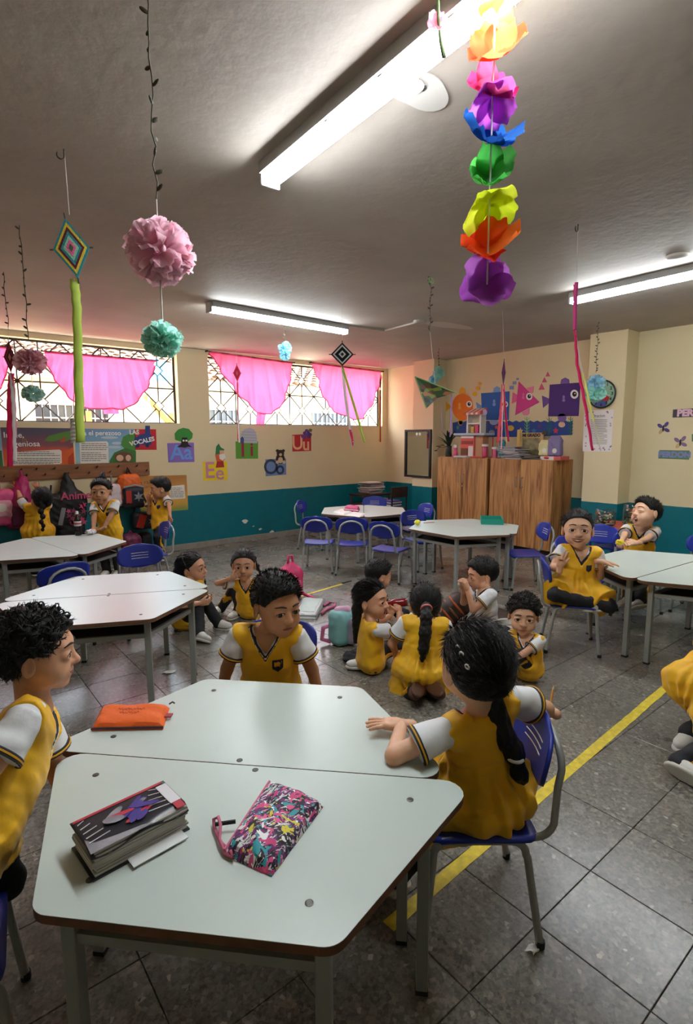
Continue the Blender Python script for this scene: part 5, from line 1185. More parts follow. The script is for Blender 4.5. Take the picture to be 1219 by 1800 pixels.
r5 = lambda cx, cy, rx, ry, n=16: z5(*[(cx + rx * math.cos(2 * math.pi * i / n), cy + ry * math.sin(2 * math.pi * i / n)) for i in range(n)])
WB.poly(r5(780, 228, 58, 34), C('#6b4a30'), 'painted_sloth', t, .006, .001)
for x, rr_ in ((755, 23), (808, 17)): WB.poly(r5(x, 233, rr_, 20), C('#d8b090'), 'painted_face', t, .008, .001)
for k, (x, y, w) in enumerate(((690, 105, 55), (715, 165, 48), (735, 140, 30))): WB.poly(r5(x, y, w, 9), C('#b9c9d2'), 'painted_cloud', t, .003, .001)
t = thing('poster', 'red sign with a blue toy train reading vocales', 'sign', WB.p(257, 772))
WB.poly(z5((846, 52), (984, 52), (988, 182), (850, 182)), C('#c2242e'), 'sign_sheet', t); WB.text('LAS', 236, 760, .08, C('#e8e4da'), t, bold=.004); WB.text('VOCALES', 250, 776, .080, C('#e8e4da'), t, bold=.003, tilt=12, lift=.006)
WB.poly(z5((848, 150), (848, 110), (885, 85), (915, 80), (916, 30), (945, 30), (946, 80), (955, 88), (955, 150)), C('#27407f'), 'toy_train', t, .002, .003)
for x in (868, 928): WB.poly(r5(x, 155, 12, 12), C('#1b2d60'), 'train_wheel', t, .005, .002)
t = thing('poster', 'green edged poster cut off by the left picture edge', 'poster', WB.p(2, 800), 'story posters'); WB.poly([(-70, 752), (0, 751), (8, 828), (-70, 832)], M_skyb, 'poster_sheet', t); WB.poly([(-40, 828), (-30, 790), (3, 792), (6, 826)], C('#3f7434'), 'painted_foliage', t, .003, .001)
t = thing('poster', 'ochre poster behind the boy in the tracksuit, below the coat rack', 'poster', WB.p(285, 860), 'story posters')
WB.poly([(240, 837), (328, 835), (331, 896), (248, 903)], M_desert, 'poster_sheet', t); WB.poly([(296, 855), (324, 852), (326, 876), (300, 878)], M_pbox, 'text_box', t, .002, .001); textlines(299, 323, [858, 861, 864, 867, 870, 873], M_txt, t, seed=3)
WB.text('La rana', 256, 848, .085, C('#7a5a34'), t); WB.text('saltarina', 258, 855, .07, C('#7a5a34'), t)
# ---- coat rack
M_rack = mat('rack_wood', '#8a5a35', .6, var=.3, vscale=6, stretch=(.5, 4, 4))
rk = thing('coat_rack', 'long brown wooden coat rack with pegs under the posters', 'coat rack', WB.p(130, 825))
a, c = WB.p(-90, 832), WB.p(262, 827); zt = .5 * (WB.p(262, 820)[2] + WB.p(0, 828)[2])
MB().box((a[0], YB - .03, zt - .12), (c[0], YB, zt + .06)).build('board', M_rack, rk, bevel=.004)
PEG = []
for k, (px, py) in enumerate(((6, 834), (38, 845), (46, 838), (64, 836), (78, 832), (96, 840), (118, 828), (136, 838), (155, 827), (170, 836), (192, 826), (208, 836), (224, 826), (240, 832), (256, 822))):
    p = WB.p(px, py); p[2] = zt - .02 + (.03 if k % 2 else -.04); PEG.append(p); MB().tube([p + [0, -.03, 0], p + [0, -.075, .018]], .009, 8).build('peg', mat('peg_dark', '#3c2a20', .6), rk)
# ---- bags on the rack (soft solids)
def fat(c, h, r, R=None): return rbox(c, h, np.eye(3) if R is None else R, r)
def bag_thing(label, c, grp='bags on the rack', name='backpack'): return thing(name, label, 'bag', c, grp)
def vmix(F_, G_, a, wl, sd): return waves(F_, G_, (a, wl, sd))
YBAG = YB - .13
def soft(name, prims, m, parent, v=.009, amp=.004, wl=.06, seed=0, k=.03):
    f = Field()
    for p in prims: f.add(p, k)
    return solid(name, f, v, m, parent, post=lambda F_, G_: waves(F_, G_, (amp, wl, seed)))
M_black = mat('black_nylon', '#131318', .55, bump=.3, bscale=25); M_pinkb = mat('pink_nylon', '#e05a92', .5, bump=.25, bscale=25); M_magenta = mat('magenta_nylon', '#b0246a', .5, bump=.25, bscale=25); M_plum = mat('plum_nylon', '#5e2148', .5)
M_orange = mat('orange_nylon', '#e2661d', .55, bump=.2, bscale=25); M_navy = mat('navy_nylon', '#191b2b', .55, bump=.2, bscale=25); M_redp = mat('red_print', '#b5301f', .6); M_greyp = mat('grey_print', '#8d8f94', .6)
c = PY(8, 893, YBAG); t = bag_thing('light pink backpack hanging at the left picture edge', c)
soft('bag_body', [fat(c + [-.06, 0, .03], (.17, .09, .19), .07), fat(c + [-.06, 0, -.10], (.16, .1, .10), .06)], M_pinkb, t, seed=1); soft('front_pocket', [fat(c + [-.05, -.09, .0], (.12, .035, .10), .035)], mat('pale_pink', '#e9a8bd', .6), t, seed=2)
MB().tube([c + [-.03, .02, .2], c + [-.03, .02, .33]], .012, 6).build('strap', M_pinkb, t)
MB().prism(circ(.05, 16), c + [-.04, -.128, .02], (1, 0, 0), (0, 0, 1), (0, -1, 0), .004).build('print', mat('cream_print', '#e9dfd2', .6), t)
c = PY(33, 890, YBAG); t = bag_thing('magenta and plum bag the braided girl is reaching for', c)
soft('bag_body', [cap(c + [.06, .01, .30], c + [.02, 0, .05], .06, .13), fat(c + [.0, 0, -.08], (.16, .10, .18), .09)], M_magenta, t, seed=3); soft('front_pocket', [fat(c + [.02, -.09, -.10], (.12, .03, .13), .03)], M_plum, t, seed=4); MB().tube([c + [.06, .01, .33], c + [.05, .03, .42]], .014, 6).build('strap', M_magenta, t)
c = PY(92, 905, YBAG); t = bag_thing('black bag with white lettering between the girl and the flower bag', c); soft('bag_body', [fat(c + [0, 0, .02], (.14, .08, .24), .07)], M_black, t, seed=5); MB().prism(rrect(.05, .22, .01), c + [.09, -.085, -.02], (.96, 0, -.25), (.25, 0, .96), (0, -1, 0), .003).build('white_print', M_greyp, t); MB().tube([c + [0, .02, .24], c + [.02, .05, .36]], .012, 6).build('strap', M_black, t)
c = PY(125, 885, YBAG); t = bag_thing('large black bag with a pink flower print and lettering', c)
soft('bag_body', [ecap(c + [-.03, .03, .36], c + [.0, .0, .0], (.03, .03), (.165, .06), (1, 0, 0)), fat(c + [.0, 0, -.04], (.17, .065, .16), .05), fat(c + [-.03, 0, -.28], (.17, .07, .16), .06)], M_black, t, seed=6, k=.06)
letters('Anime', c + [.045, -.088, .10], np.array([1, 0, 0.]), UPV, .13, mat('pink_print', '#c04a76', .6), t, bold=.003)
r = random.Random(4)
for k in range(15):
    q = c + [.03 + r.uniform(-.09, .11), -.084, -.10 + r.uniform(-.16, .12)]; MB().prism(star(r.uniform(.03, .05), .018, 5, a0=r.uniform(0, 6)), q, (1, 0, 0), (0, 0, 1), (0, -1, 0), .004).build('flower_print', mat('rose_print', '#8c3a5c', .6) if k % 2 else MC['pink_print'], t)
c = PY(203, 868, YBAG); t = bag_thing('white and pink bag half hidden behind the boy with the topknot', c); soft('bag_body', [fat(c + [-.05, .01, -.02], (.15, .07, .15), .06)], mat('white_pink_nylon', '#d9c9cc', .6, var=.12), t, seed=7); MB().tube([c + [-.04, .02, .12], c + [-.03, .04, .24]], .012, 6).build('strap', M_greyp, t)
c = PY(228, 862, YBAG); t = bag_thing('orange and navy backpack hanging high on the rack', c)
soft('bag_body', [fat(c + [0, 0, .02], (.145, .09, .20), .085)], M_orange, t, seed=8); soft('front_pocket', [fat(c + [.02, -.07, -.07], (.135, .05, .12), .04)], M_navy, t, seed=9); soft('bag_base', [fat(c + [.02, -.02, -.19], (.14, .09, .04), .03)], M_black, t, seed=10)
MB().tube([c + [-.11, -.115, .05], c + [.03, -.125, .075], c + [.15, -.11, .045]], .014, 8).build('zip_band', M_greyp, t)
MB().prism(rrect(.07, .17, .01), c + [-.05, -.121, -.075], (1, 0, 0), (0, 0, 1), (0, -1, 0), .003).build('red_print', M_redp, t); MB().prism(star(.07, .03, 6), c + [.075, -.121, -.08], (1, 0, 0), (0, 0, 1), (0, -1, 0), .003).build('grey_print', M_greyp, t)
MB().tube([c + [-.02, .02, .22], c + [0, .04, .30], c + [.03, .02, .22]], .012, 6).build('handle', M_black, t)
c = PY(252, 912, YBAG - .02); t = bag_thing('red and navy lunch bag hanging low by a long strap', c); soft('bag_body', [fat(c + [0, 0, -.02], (.16, .08, .12), .06)], M_navy, t, seed=11); MB().prism(rrect(.10, .18, .01), c + [-.05, -.083, -.02], (.94, 0, -.34), (.34, 0, .94), (0, -1, 0), .003).build('red_print', M_redp, t)
MB().prism(star(.055, .02, 6), c + [.09, -.083, -.03], (1, 0, 0), (0, 0, 1), (0, -1, 0), .003).build('grey_print', M_greyp, t)
MB().tube([c + [.12, 0, .06], c + [.02, .0, .30], c + [-.04, .04, .52], c + [-.07, .02, .30], c + [-.13, 0, .06]], .013, 6).build('strap', M_black, t)
# ---- the cabinets
FX = 6.55; ZT = 1.30
yb = [PX(px, 850, FX)[1] for px in (769, 811, 856, 861, 914, 972)]
M_handle = mat('handle_steel', '#b9b4aa', .3, .8)
for k, (y1, ym, y0, lab) in enumerate(((yb[0], yb[1], yb[2], 'tall wooden two door cabinet on the left, beside the mirror column'), (yb[3], yb[4], yb[5], 'tall wooden two door cabinet on the right, under the stack of papers'))):
    t = thing('wooden_cabinet', lab, 'cabinet', (FX + .2, (y0 + y1) / 2, 0), 'wooden cabinets')
    MB().box((FX + .022, y0, .085), (XR - .01, y1, ZT)).build('carcass', M_wood, t); MB().box((FX + .06, y0 + .02, 0), (XR - .05, y1 - .02, .085)).build('plinth', mat('plinth_dark', '#1e1815', .8), t)
    for (a_, c_, hy) in ((ym + .003, y1 - .004, ym + .045), (y0 + .004, ym - .003, ym - .045)):
        d = MB().box((FX, a_, .09), (FX + .02, c_, ZT - .004)).build('door', M_wood, t, bevel=.002)
        h = MB(); h.tube([(FX, hy, .92), (FX - .03, hy, .92), (FX - .03, hy, 1.05), (FX, hy, 1.05)], .006, 8); h.build('handle', M_handle, d)
    if k == 0: MB().lathe([(.012, 0), (.012, .012), (.001, .012)], (FX, ym - .03, .87), 12, ax=(-1, 0, 0)).build('lock', M_handle, t)
def CT(px, py=None, x=FX + .16, z=None):
    """point on the cabinet top below picture column px"""
    q = PX(px, 800, x); return np.array([x, q[1], ZT])
# ---- fish and the sea border on the wall above the cabinets
z4 = zm(740, 620, 280 / 1219)
def e4(cx, cy, rx, ry=None, n=24): return z4(*[(cx + rx * math.cos(2 * math.pi * i / n), cy + (ry or rx) * math.sin(2 * math.pi * i / n)) for i in range(n)])
sea = thing('sea_border', 'blue paper sea border with starfish, shells and weeds above the cabinets', 'wall decoration', WR.p(*z4((700, 590))[0]))
top = [(245, 535)] + [(245 + 27 * i, 522 + (9 if i % 2 else -3)) for i in range(1, 35)]
WR.poly(z4(*([(245, 640)] + [(x, y) for x, y in top] + [(1165, 505), (1160, 630), (700, 645)])), C('#2d4a94'), 'border_sheet', sea)
for k, (x, y, r_, c_) in enumerate(((285, 573, 26, '#49a06a'), (580, 570, 24, '#d06a45'), (765, 600, 34, '#efcf9c'), (868, 598, 32, '#3b78b0'), (915, 560, 34, '#5a3c8a'), (1035, 597, 32, '#d6405a'))): WR.sheet([(a * .0068 * 1, b * .0068) for a, b in star(r_ / 4.6, r_ / 9.5)], WR.p(*z4((x, y))[0]), C(c_), 'starfish', sea, .002, .003)
for x, y, rx, c_ in ((545, 612, 24, '#8c97a8'), (690, 577, 26, '#d9b54c'), (1082, 550, 26, '#ecc6a2'), (305, 535, 18, '#f0a050')): WR.poly(e4(x, y, rx, rx * .85, 12), C(c_), 'shell', sea, .002, .004)
for x, c_, y0, y1 in ((495, '#3f8f52', 525, 630), (815, '#7cc46a', 492, 630), (985, '#2f7a55', 495, 630), (1150, '#2f7a4c', 490, 628)):
    for i in range(6):
        y = y1 - (y1 - y0) * (i + .3) / 6
        for sg in (-1, 1): WR.poly(z4((x, y + 12), (x + sg * 22, y - 14), (x + sg * 14, y + 2)), C(c_), 'weed_leaf', sea, .003, .002)
    WR.poly(z4((x - 3, y1), (x + 3, y1), (x + 3, y0), (x - 3, y0)), C(c_), 'weed_stem', sea, .004, .002)
def fish_eye(t, x, y, r_):
    WR.poly(e4(x, y, r_, r_ * 1.15), C('#f1efe8'), 'fish_eye', t, .008, .003); WR.poly(e4(x + 1, y - 1, r_ * .55, r_ * .65), C('#15120f'), 'fish_pupil', t, .011, .002); WR.poly(e4(x + 5, y - 5, r_ * .16), C('#f1efe8'), 'eye_glint', t, .013, .001)
def fin(t, x, y, col): WR.poly(e4(x, y - 10, 9, 15, 10), C(col), 'side_fin', t, .008, .003); WR.poly(e4(x, y + 14, 12, 13, 10), C(col), 'side_fin', t, .0082, .003)
t = thing('paper_fish', 'round orange paper fish on the wall above the plant', 'wall decoration', WR.p(*z4((320, 410))[0]), 'paper fish')
WR.poly(e4(322, 415, 80, 103), C('#ec7a22'), 'fish_body', t, .003, .005); WR.poly(z4((190, 370), (232, 405), (230, 420), (188, 452)), C('#e0a022'), 'tail_fin', t, .002, .004)
WR.poly(z4((292, 312), (300, 275), (318, 262), (340, 275), (345, 315)), C('#e8a530'), 'top_fin', t, .002, .004); WR.poly(z4((288, 512), (325, 515), (318, 550), (300, 557)), C('#e8a530'), 'bottom_fin', t, .002, .004); fish_eye(t, 374, 394, 22); fin(t, 300, 408, '#f0a848')
t = thing('paper_fish', 'square blue paper fish on the wall behind the ribbons', 'wall decoration', WR.p(*z4((570, 410))[0]), 'paper fish')
WR.poly(z4((464, 310), (682, 296), (675, 515), (474, 515)), C('#2a66b4'), 'fish_body', t, .003, .005); WR.poly(z4((425, 378), (468, 405), (466, 425), (437, 452)), C('#6f9bd0'), 'tail_fin', t, .002, .004)
WR.poly(z4((556, 305), (562, 270), (585, 256), (610, 270), (612, 303)), C('#7da6d8'), 'top_fin', t, .002, .004); WR.poly(e4(562, 530, 32, 24, 14), C('#9fb4da'), 'bottom_fin', t, .002, .004); fin(t, 565, 382, '#86aadb'); fish_eye(t, 652, 395, 20)
t = thing('paper_fish', 'triangular pink paper fish on the wall above the papers', 'wall decoration', WR.p(*z4((800, 360))[0]), 'paper fish')
WR.poly(z4((752, 220), (910, 378), (726, 478)), C('#d4408c'), 'fish_body', t, .003, .005); WR.poly(z4((706, 303), (745, 325), (742, 370), (698, 390)), C('#e06a96'), 'tail_fin', t, .002, .004)
WR.poly(z4((812, 268), (868, 256), (862, 305), (846, 312)), C('#e887a8'), 'top_fin', t, .002, .004); WR.poly(z4((775, 455), (836, 425), (832, 465), (815, 480), (790, 478)), C('#e887a8'), 'bottom_fin', t, .002, .004); fish_eye(t, 834, 335, 24); fin(t, 790, 330, '#e46aa2')
t = thing('paper_fish', 'large square purple paper fish on the wall beside the clock', 'wall decoration', WR.p(*z4((1100, 370))[0]), 'paper fish')
WR.poly(z4((990, 245), (1225, 228), (1210, 484), (978, 488)), C('#4b2d78'), 'fish_body', t, .003, .005); WR.poly(z4((930, 328), (985, 352), (982, 385), (938, 422)), C('#6a4a98'), 'tail_fin', t, .002, .004)
WR.poly(z4((1070, 242), (1078, 205), (1108, 190), (1138, 205), (1140, 236)), C('#7a5aa6'), 'top_fin', t, .002, .004); WR.poly(e4(1084, 498, 32, 34, 14), C('#7d62a8'), 'bottom_fin', t, .002, .006); fish_eye(t, 1180, 318, 30); fin(t, 1098, 350, '#8f78b8')
for x, y, r_ in ((456, 237, 13), (438, 274, 16), (415, 315, 18)): tag(WR.poly(e4(x, y, r_), C('#e3b62c'), 'paper_bubble', None, 0, .003), 'yellow paper disc above the orange fish', 'wall decoration', 'paper bubbles')
for x, y, r_ in ((742, 201, 9), (719, 231, 14), (697, 267, 16)): tag(WR.poly(z4((x - r_, y - r_ * .8), (x + r_, y - r_ * .9), (x + r_, y + r_ * .8), (x - r_, y + r_ * .9)), C('#8b93cc'), 'paper_square', None, 0, .003), 'small lilac paper rectangle beside the pink fish', 'wall decoration', 'paper rectangles')
for x, y, r_ in ((973, 168, 18), (948, 212, 20), (926, 265, 24)): tag(WR.poly(z4((x, y - r_ * 1.3), (x + r_, y + r_ * .7), (x - r_ * .95, y + r_ * .8)), C('#d4577a'), 'paper_triangle', None, 0, .003), 'small pink paper triangle left of the purple fish', 'wall decoration', 'paper triangles')
# ---- mirror
t = thing('mirror', 'tall black framed mirror on the corner column', 'mirror', WC.p(737, 800)); q = [WC.p(*a) for a in ((714, 755), (760, 755), (757, 841), (714, 839))]
y1, y0, z0, z1 = q[0][1], q[1][1], .93, 1.735; xm = XC - .012
MB().box((xm, y0 + .03, z0 + .03), (xm + .008, y1 - .03, z1 - .03)).build('mirror_glass', mat('mirror_glass', '#d8dcd8', .03, 1), t)
for a_, c_ in (((xm - .02, y0, z0), (xm + .012, y0 + .035, z1)), ((xm - .02, y1 - .035, z0), (xm + .012, y1, z1)), ((xm - .02, y0 + .035, z0), (xm + .012, y1 - .035, z0 + .035)), ((xm - .02, y0 + .035, z1 - .035), (xm + .012, y1 - .035, z1))): MB().box(a_, c_).build('frame_bar', mat('black_frame', '#1d1519', .4), t)
for dy in (-.04, .03): MB().prism(star(.035, .015, 5), (xm - .001, (y0 + y1) / 2 + dy, z1 - .075), (0, -1, 0), (0, 0, 1), (-1, 0, 0), .003).build('sticker', M_white, t)
# ---- clock and printed sheet on the second column
c = WC.p(1060, 693); t = thing('wall_clock', 'round green wall clock with a red car picture behind the paper balls', 'clock', c); rc = .165
WC.sheet(circ(rc, 36), c, mat('clock_face', '#6f9c7a', .3), 'clock_face', t, 0, .02)
MB().tube([c + WC.n * .02 + rc * (math.cos(a_) * WC.u + math.sin(a_) * WC.v) for a_ in np.linspace(0, 2 * math.pi, 37)[:-1]], .011, 8, close=True).build('clock_rim', mat('clock_rim', '#1c2422', .4), t, smooth=True)
for h in range(1, 13):
    a_ = math.radians(90 - 30 * h); letters(str(h), c + WC.n * .02 + .128 * (math.cos(a_) * WC.u + math.sin(a_) * WC.v), WC.u, WC.v, .05, C('#231a18'), t, 'numeral', .002)
WC.sheet([(-.09, -.07), (.085, -.085), (.10, -.045), (.06, -.02), (.02, .015), (-.05, .01), (-.09, -.03)], c, C('#b3272b'), 'car_picture', t, .021, .002)
WC.sheet([(-.04, -.02), (.03, -.03), (.02, .005), (-.03, .003)], c, C('#d9c9b8'), 'car_window', t, .024, .001); WC.sheet([(-.08, -.15), (.05, -.155), (.08, -.085), (-.09, -.07)], c, C('#4a5f9a'), 'road_picture', t, .0205, .002)
for L_, a_, w_ in ((.075, 80, .004), (.105, -12, .003)): d = math.cos(math.radians(a_)) * WC.u + math.sin(math.radians(a_)) * WC.v; MB().obox(c + WC.n * .027 + d * L_ / 2, d * L_ / 2, np.cross(d, WC.n) * w_, WC.n * .001).build('clock_hand', C('#e8e6e0') if a_ < 0 else C('#15120f'), t)
t = thing('printed_sheet', 'white sheet of printed text with a flower border under the clock', 'sheet', WC.p(1052, 757)); WC.poly([(1028, 722), (1080, 720), (1075, 794), (1025, 793)], C('#e6dfdc', .5), 'sheet', t)
r = random.Random(8)
for k in range(15):
    y = 738 + k * 3.0; a_, c_ = WC.p(1039, y), WC.p(1068 - r.uniform(0, 10) * (k % 3 == 2), y); MB().obox((a_ + c_) / 2 + WC.n * .003, (c_ - a_) / 2, WC.v * .0035, WC.n * .0004).build('text_line', C('#8d8688'), t)
for k in range(26):
    px, py = (r.choice((1031, 1075)) + r.uniform(-2, 2), r.uniform(725, 790)) if k % 2 else (r.uniform(1030, 1074), r.choice((725, 789)) + r.uniform(-2, 2)); WC.sheet(star(.014, .006, 5), WC.p(px, py), C(('#b86a86', '#7a6a80', '#9a8f9c')[k % 3]), 'flower_print', t, .002, .001)
WC.text('Oracion', 1053, 731, .05, C('#6a5a62'), t)
# ---- signs and butterflies on the right wall
t = thing('word_sign', 'dark sign reading permiso cut by the right picture edge', 'sign', WR.p(1210, 727)); WR.poly([(1184, 720), (1280, 714), (1279, 731), (1183, 734)], C('#4b4248'), 'sign_card', t); WR.text('PERMISO', 1226, 725.5, .105, C('#e6b9cc'), t, bold=.006)
t = thing('word_sign', 'green sign reading perdon in lilac letters', 'sign', WR.p(1186, 799)); WR.poly([(1160, 791), (1213, 792), (1212, 808), (1158, 806)], C('#5f7f5c'), 'sign_card', t); WR.text('PERDON', 1186, 799.5, .088, C('#7f86b8'), t, bold=.006)
t = thing('word_sign', 'small green card at the right picture edge above the perdon sign', 'sign', WR.p(1225, 770)); WR.poly([(1217, 763), (1250, 762), (1250, 777), (1217, 776)], C('#5f7f5c'), 'sign_card', t)
for (px, py, c1, lab) in ((1167, 753, '#5a4a86', 'purple paper butterfly on the right wall'), (1197, 778, '#8a6a8c', 'brown and pink paper butterfly above the perdon sign')):
    t = thing('paper_butterfly', lab, 'wall decoration', WR.p(px, py), 'butterflies'); o_ = WR.p(px, py)
    for a_, r_ in ((45, .055), (130, .05), (225, .042), (320, .045)): A_ = math.radians(a_ + 12); WR.sheet([(r_ * math.cos(A_) + .035 * math.cos(A_) * math.cos(q_) - .02 * math.sin(A_) * math.sin(q_), r_ * math.sin(A_) + .035 * math.sin(A_) * math.cos(q_) + .02 * math.cos(A_) * math.sin(q_)) for q_ in np.linspace(0, 6.28, 13)[:-1]], o_, C(c1 if a_ != 225 else '#c9a878'), 'wing', t, .004, .002)
    WR.sheet(circ(.01, 10, ry=.04), o_, C('#2a2030'), 'insect_body', t, .005, .004)
# ---- things on the cabinets
t = thing('potted_plant', 'dark leafy plant in a glass vase on the left cabinet', 'plant', CT(790)); c = CT(789, x=FX + .2)
MB().lathe([(.05, 0), (.055, .02), (.045, .12), (.05, .17), (.047, .17), (.04, .02), (.001, .015)], c, 18).build('vase', mat('smoky_glass', '#4c5650', .1, trans=.5), t, smooth=True)
r = random.Random(3)
for k in range(13):
    a_ = r.uniform(0, 6.28); L_ = r.uniform(.22, .42); ln = r.uniform(.05, .22); w_ = r.uniform(.018, .03); d = np.array([math.cos(a_), math.sin(a_), 0]); sd = np.array([-d[1], d[0], 0]); b = MB()
    b.grid(lambda u, v: tuple(c + [0, 0, .12] + d * (ln * u ** 1.7) + UPV * L_ * (u - .25 * u * u) + sd * (v - .5) * 2 * w_ * math.sin(math.pi * min(1, u * .93 + .07)) ** .8), 8, 3); b.build('leaf', mat('dark_leaf', '#203322', .4, var=.2), t, smooth=True, solid=.0015)
for k in range(2):
    pts = [c + [0, 0, .14], c + [-.04, .10 + .05 * k, .18 - .03 * k], c + [-.06, .18 + .04 * k, .16 - .07 * k]]; MB().tube(pts, .004, 6).build('stem', MC['dark_leaf'], t)
    for q in pts[1:]: MB().ell(q, (.025, .03, .008), 8, 5).build('leaf', MC['dark_leaf'], t, smooth=True)
t = thing('jug', 'small pink and white toy jug on the left cabinet', 'jug', CT(801, x=FX + .08)); c = CT(801, x=FX + .08)
MB().lathe([(.03, 0), (.036, .03), (.028, .08), (.022, .10), (.03, .14), (.001, .14)], c, 16).build('jug_body', mat('toy_pink', '#d8487a', .4), t, smooth=True); MB().tube([c + [0, .022, .10], c + [0, .055, .12], c + [0, .055, .17], c + [0, .02, .19]], .007, 6).build('jug_handle', M_white, t, smooth=True); MB().lathe([(.024, .14), (.02, .19), (.001, .19)], c, 14).build('jug_lid', M_white, t, smooth=True)
# toy shop: base oven, counter tray, upper stall with striped awning
t = thing('toy_kitchen', 'red and white toy kitchen stall with a striped awning on the left cabinet', 'toy', CT(822)); xk = FX + .10
y1, y0 = PX(810, 780, xk)[1], PX(834, 780, xk)[1]; h1 = .33; M_tr = mat('toy_red', '#d9524c', .4); M_tw = mat('toy_white', '#ddd9d2', .4); M_tb = mat('toy_blue', '#a9bccb', .4)
MB().box((xk, y0, ZT), (xk + .16, y1, ZT + h1)).build('oven_unit', M_tr, t, bevel=.006); MB().box((xk + .02, y0 - .14, ZT), (xk + .16, y0 - .002, ZT + h1)).build('side_panel', mat('toy_wood', '#b98a63', .6), t)
for a_, c_, m_ in (((.05, .55), (.10, .42), mat('oven_window', '#6b3d1e', .3)), ((.60, .95), (.04, .52), M_tw), ((.08, .92), (.60, .75), mat('toy_dark', '#8e2b28', .5)), ((.05, .95), (.88, .98), M_tw)):
    MB().box((xk - .006, y1 - (y1 - y0) * a_[1], ZT + h1 * c_[0]), (xk + .002, y1 - (y1 - y0) * a_[0], ZT + h1 * c_[1])).build('oven_door', m_, t)
yy1, yy0 = PX(801, 765, xk)[1], PX(856, 765, xk)[1]; MB().box((xk - .05, yy0, ZT + h1), (xk + .2, yy1, ZT + h1 + .035)).build('counter', M_tb, t, bevel=.006)
s1, s0 = PX(822, 740, xk)[1], PX(845, 740, xk)[1]; zb = ZT + h1 + .035
for ya in (s1, s0): MB().box((xk, ya - .012, zb), (xk + .12, ya + .012, zb + .30)).build('stall_post', M_tw, t)
MB().box((xk + .11, s0, zb), (xk + .12, s1, zb + .30)).build('stall_back', mat('toy_cream', '#e4d3b8', .5), t); MB().box((xk, s0, zb + .13), (xk + .11, s1, zb + .15)).build('stall_shelf', M_tw, t); MB().box((xk + .02, s0 + .05, zb), (xk + .10, s0 + .13, zb + .12)).build('stall_box', mat('toy_rose', '#c9426e', .5), t); MB().box((xk + .02, s1 - .13, zb), (xk + .10, s1 - .05, zb + .10)).build('stall_box', mat('toy_gold', '#c9a24a', .5), t)
for k in range(7):
    a_ = s1 + .03 - (s1 - s0 + .06) * k / 7; c_ = s1 + .03 - (s1 - s0 + .06) * (k + 1) / 7
    MB().add([(xk - .05, a_, zb + .30), (xk - .05, c_, zb + .30), (xk + .12, c_, zb + .37), (xk + .12, a_, zb + .37), (xk - .05, a_, zb + .27), (xk - .05, c_, zb + .27), (xk + .12, c_, zb + .30), (xk + .12, a_, zb + .30)], [(0, 1, 2, 3), (4, 7, 6, 5), (0, 4, 5, 1), (1, 5, 6, 2), (2, 6, 7, 3), (3, 7, 4, 0)]).build('awning_stripe', M_tr if k % 2 == 0 else M_tw, t)
MB().lathe([(.045, 0), (.045, .01), (.001, .01)], (xk + .02, s0 - .06, zb + .30), 16, ax=(-1, 0, 0)).build('stall_sign', mat('toy_lilac', '#b9a8cc', .5), t)
for k, (px, lab, c_, hh) in enumerate(((853, 'pink jar with a white lid beside the toy kitchen', '#c22f63', .19), (871, 'shorter pink jar next to the teal toy bird', '#c9557c', .15))):
    c = CT(px, x=FX + .10); t = thing('jar', lab, 'jar', c, 'pink jars'); MB().lathe([(.035, .005), (.036, .02), (.036, hh - .03), (.03, hh - .02), (.001, hh - .02)], c, 16).build('jar_body', mat('jar_' + c_[1:], c_, .3), t, smooth='auto'); MB().lathe([(.048, hh - .02), (.05, hh), (.045, hh + .012), (.001, hh + .012)], c, 16).build('jar_lid', M_tw, t, smooth='auto'); MB().lathe([(.05, 0), (.05, .006), (.001, .006)], c, 16).build('jar_base', mat('toy_gold2', '#b5894e', .4), t)
c = CT(866, x=FX + .14); tag(MB().tube([c, c + [0, 0, .30]], [.011, .008], 8).build('red_candle', mat('red_wax', '#b0262c', .5)), 'thin tall red candle standing between the pink jars', 'candle')
c = CT(840, x=FX + .05); tag(MB().box((c[0] - .05, c[1] - .13, ZT), (c[0] + .05, c[1] + .10, ZT + .02)).build('red_box', mat('flat_red', '#c14a32', .5), bevel=.003), 'flat red box lying before the toy kitchen', 'box')
c = CT(812, x=FX + .04); tag(MB().obox(c + [0, 0, .012], (.06, .02, 0), (-.03, .10, 0), (0, 0, .0115)).build('small_booklet', mat('booklet_grey', '#c8cdd0', .5)), 'pale booklet lying in front of the toy oven', 'booklet')
t = thing('toy_bird', 'teal toy bird leaning on the stack of papers', 'toy', CT(884)); c = CT(883, x=FX + .10); f = Field(); f.add(ell(c + [0, 0, .10], (.055, .065, .10)), .02).add(ell(c + [0, 0, .22], (.045, .05, .05)), .03).add(cap(c + [0, .02, .25], c + [0, .03, .29], .015, .004), .01); solid('bird_body', f, .006, mat('teal_plush', '#3f8a8c', .8, bump=.5), t); MB().ell(c + [-.045, -.02, .23], (.006, .012, .014), 8, 6).build('bird_eye', M_tw, t)
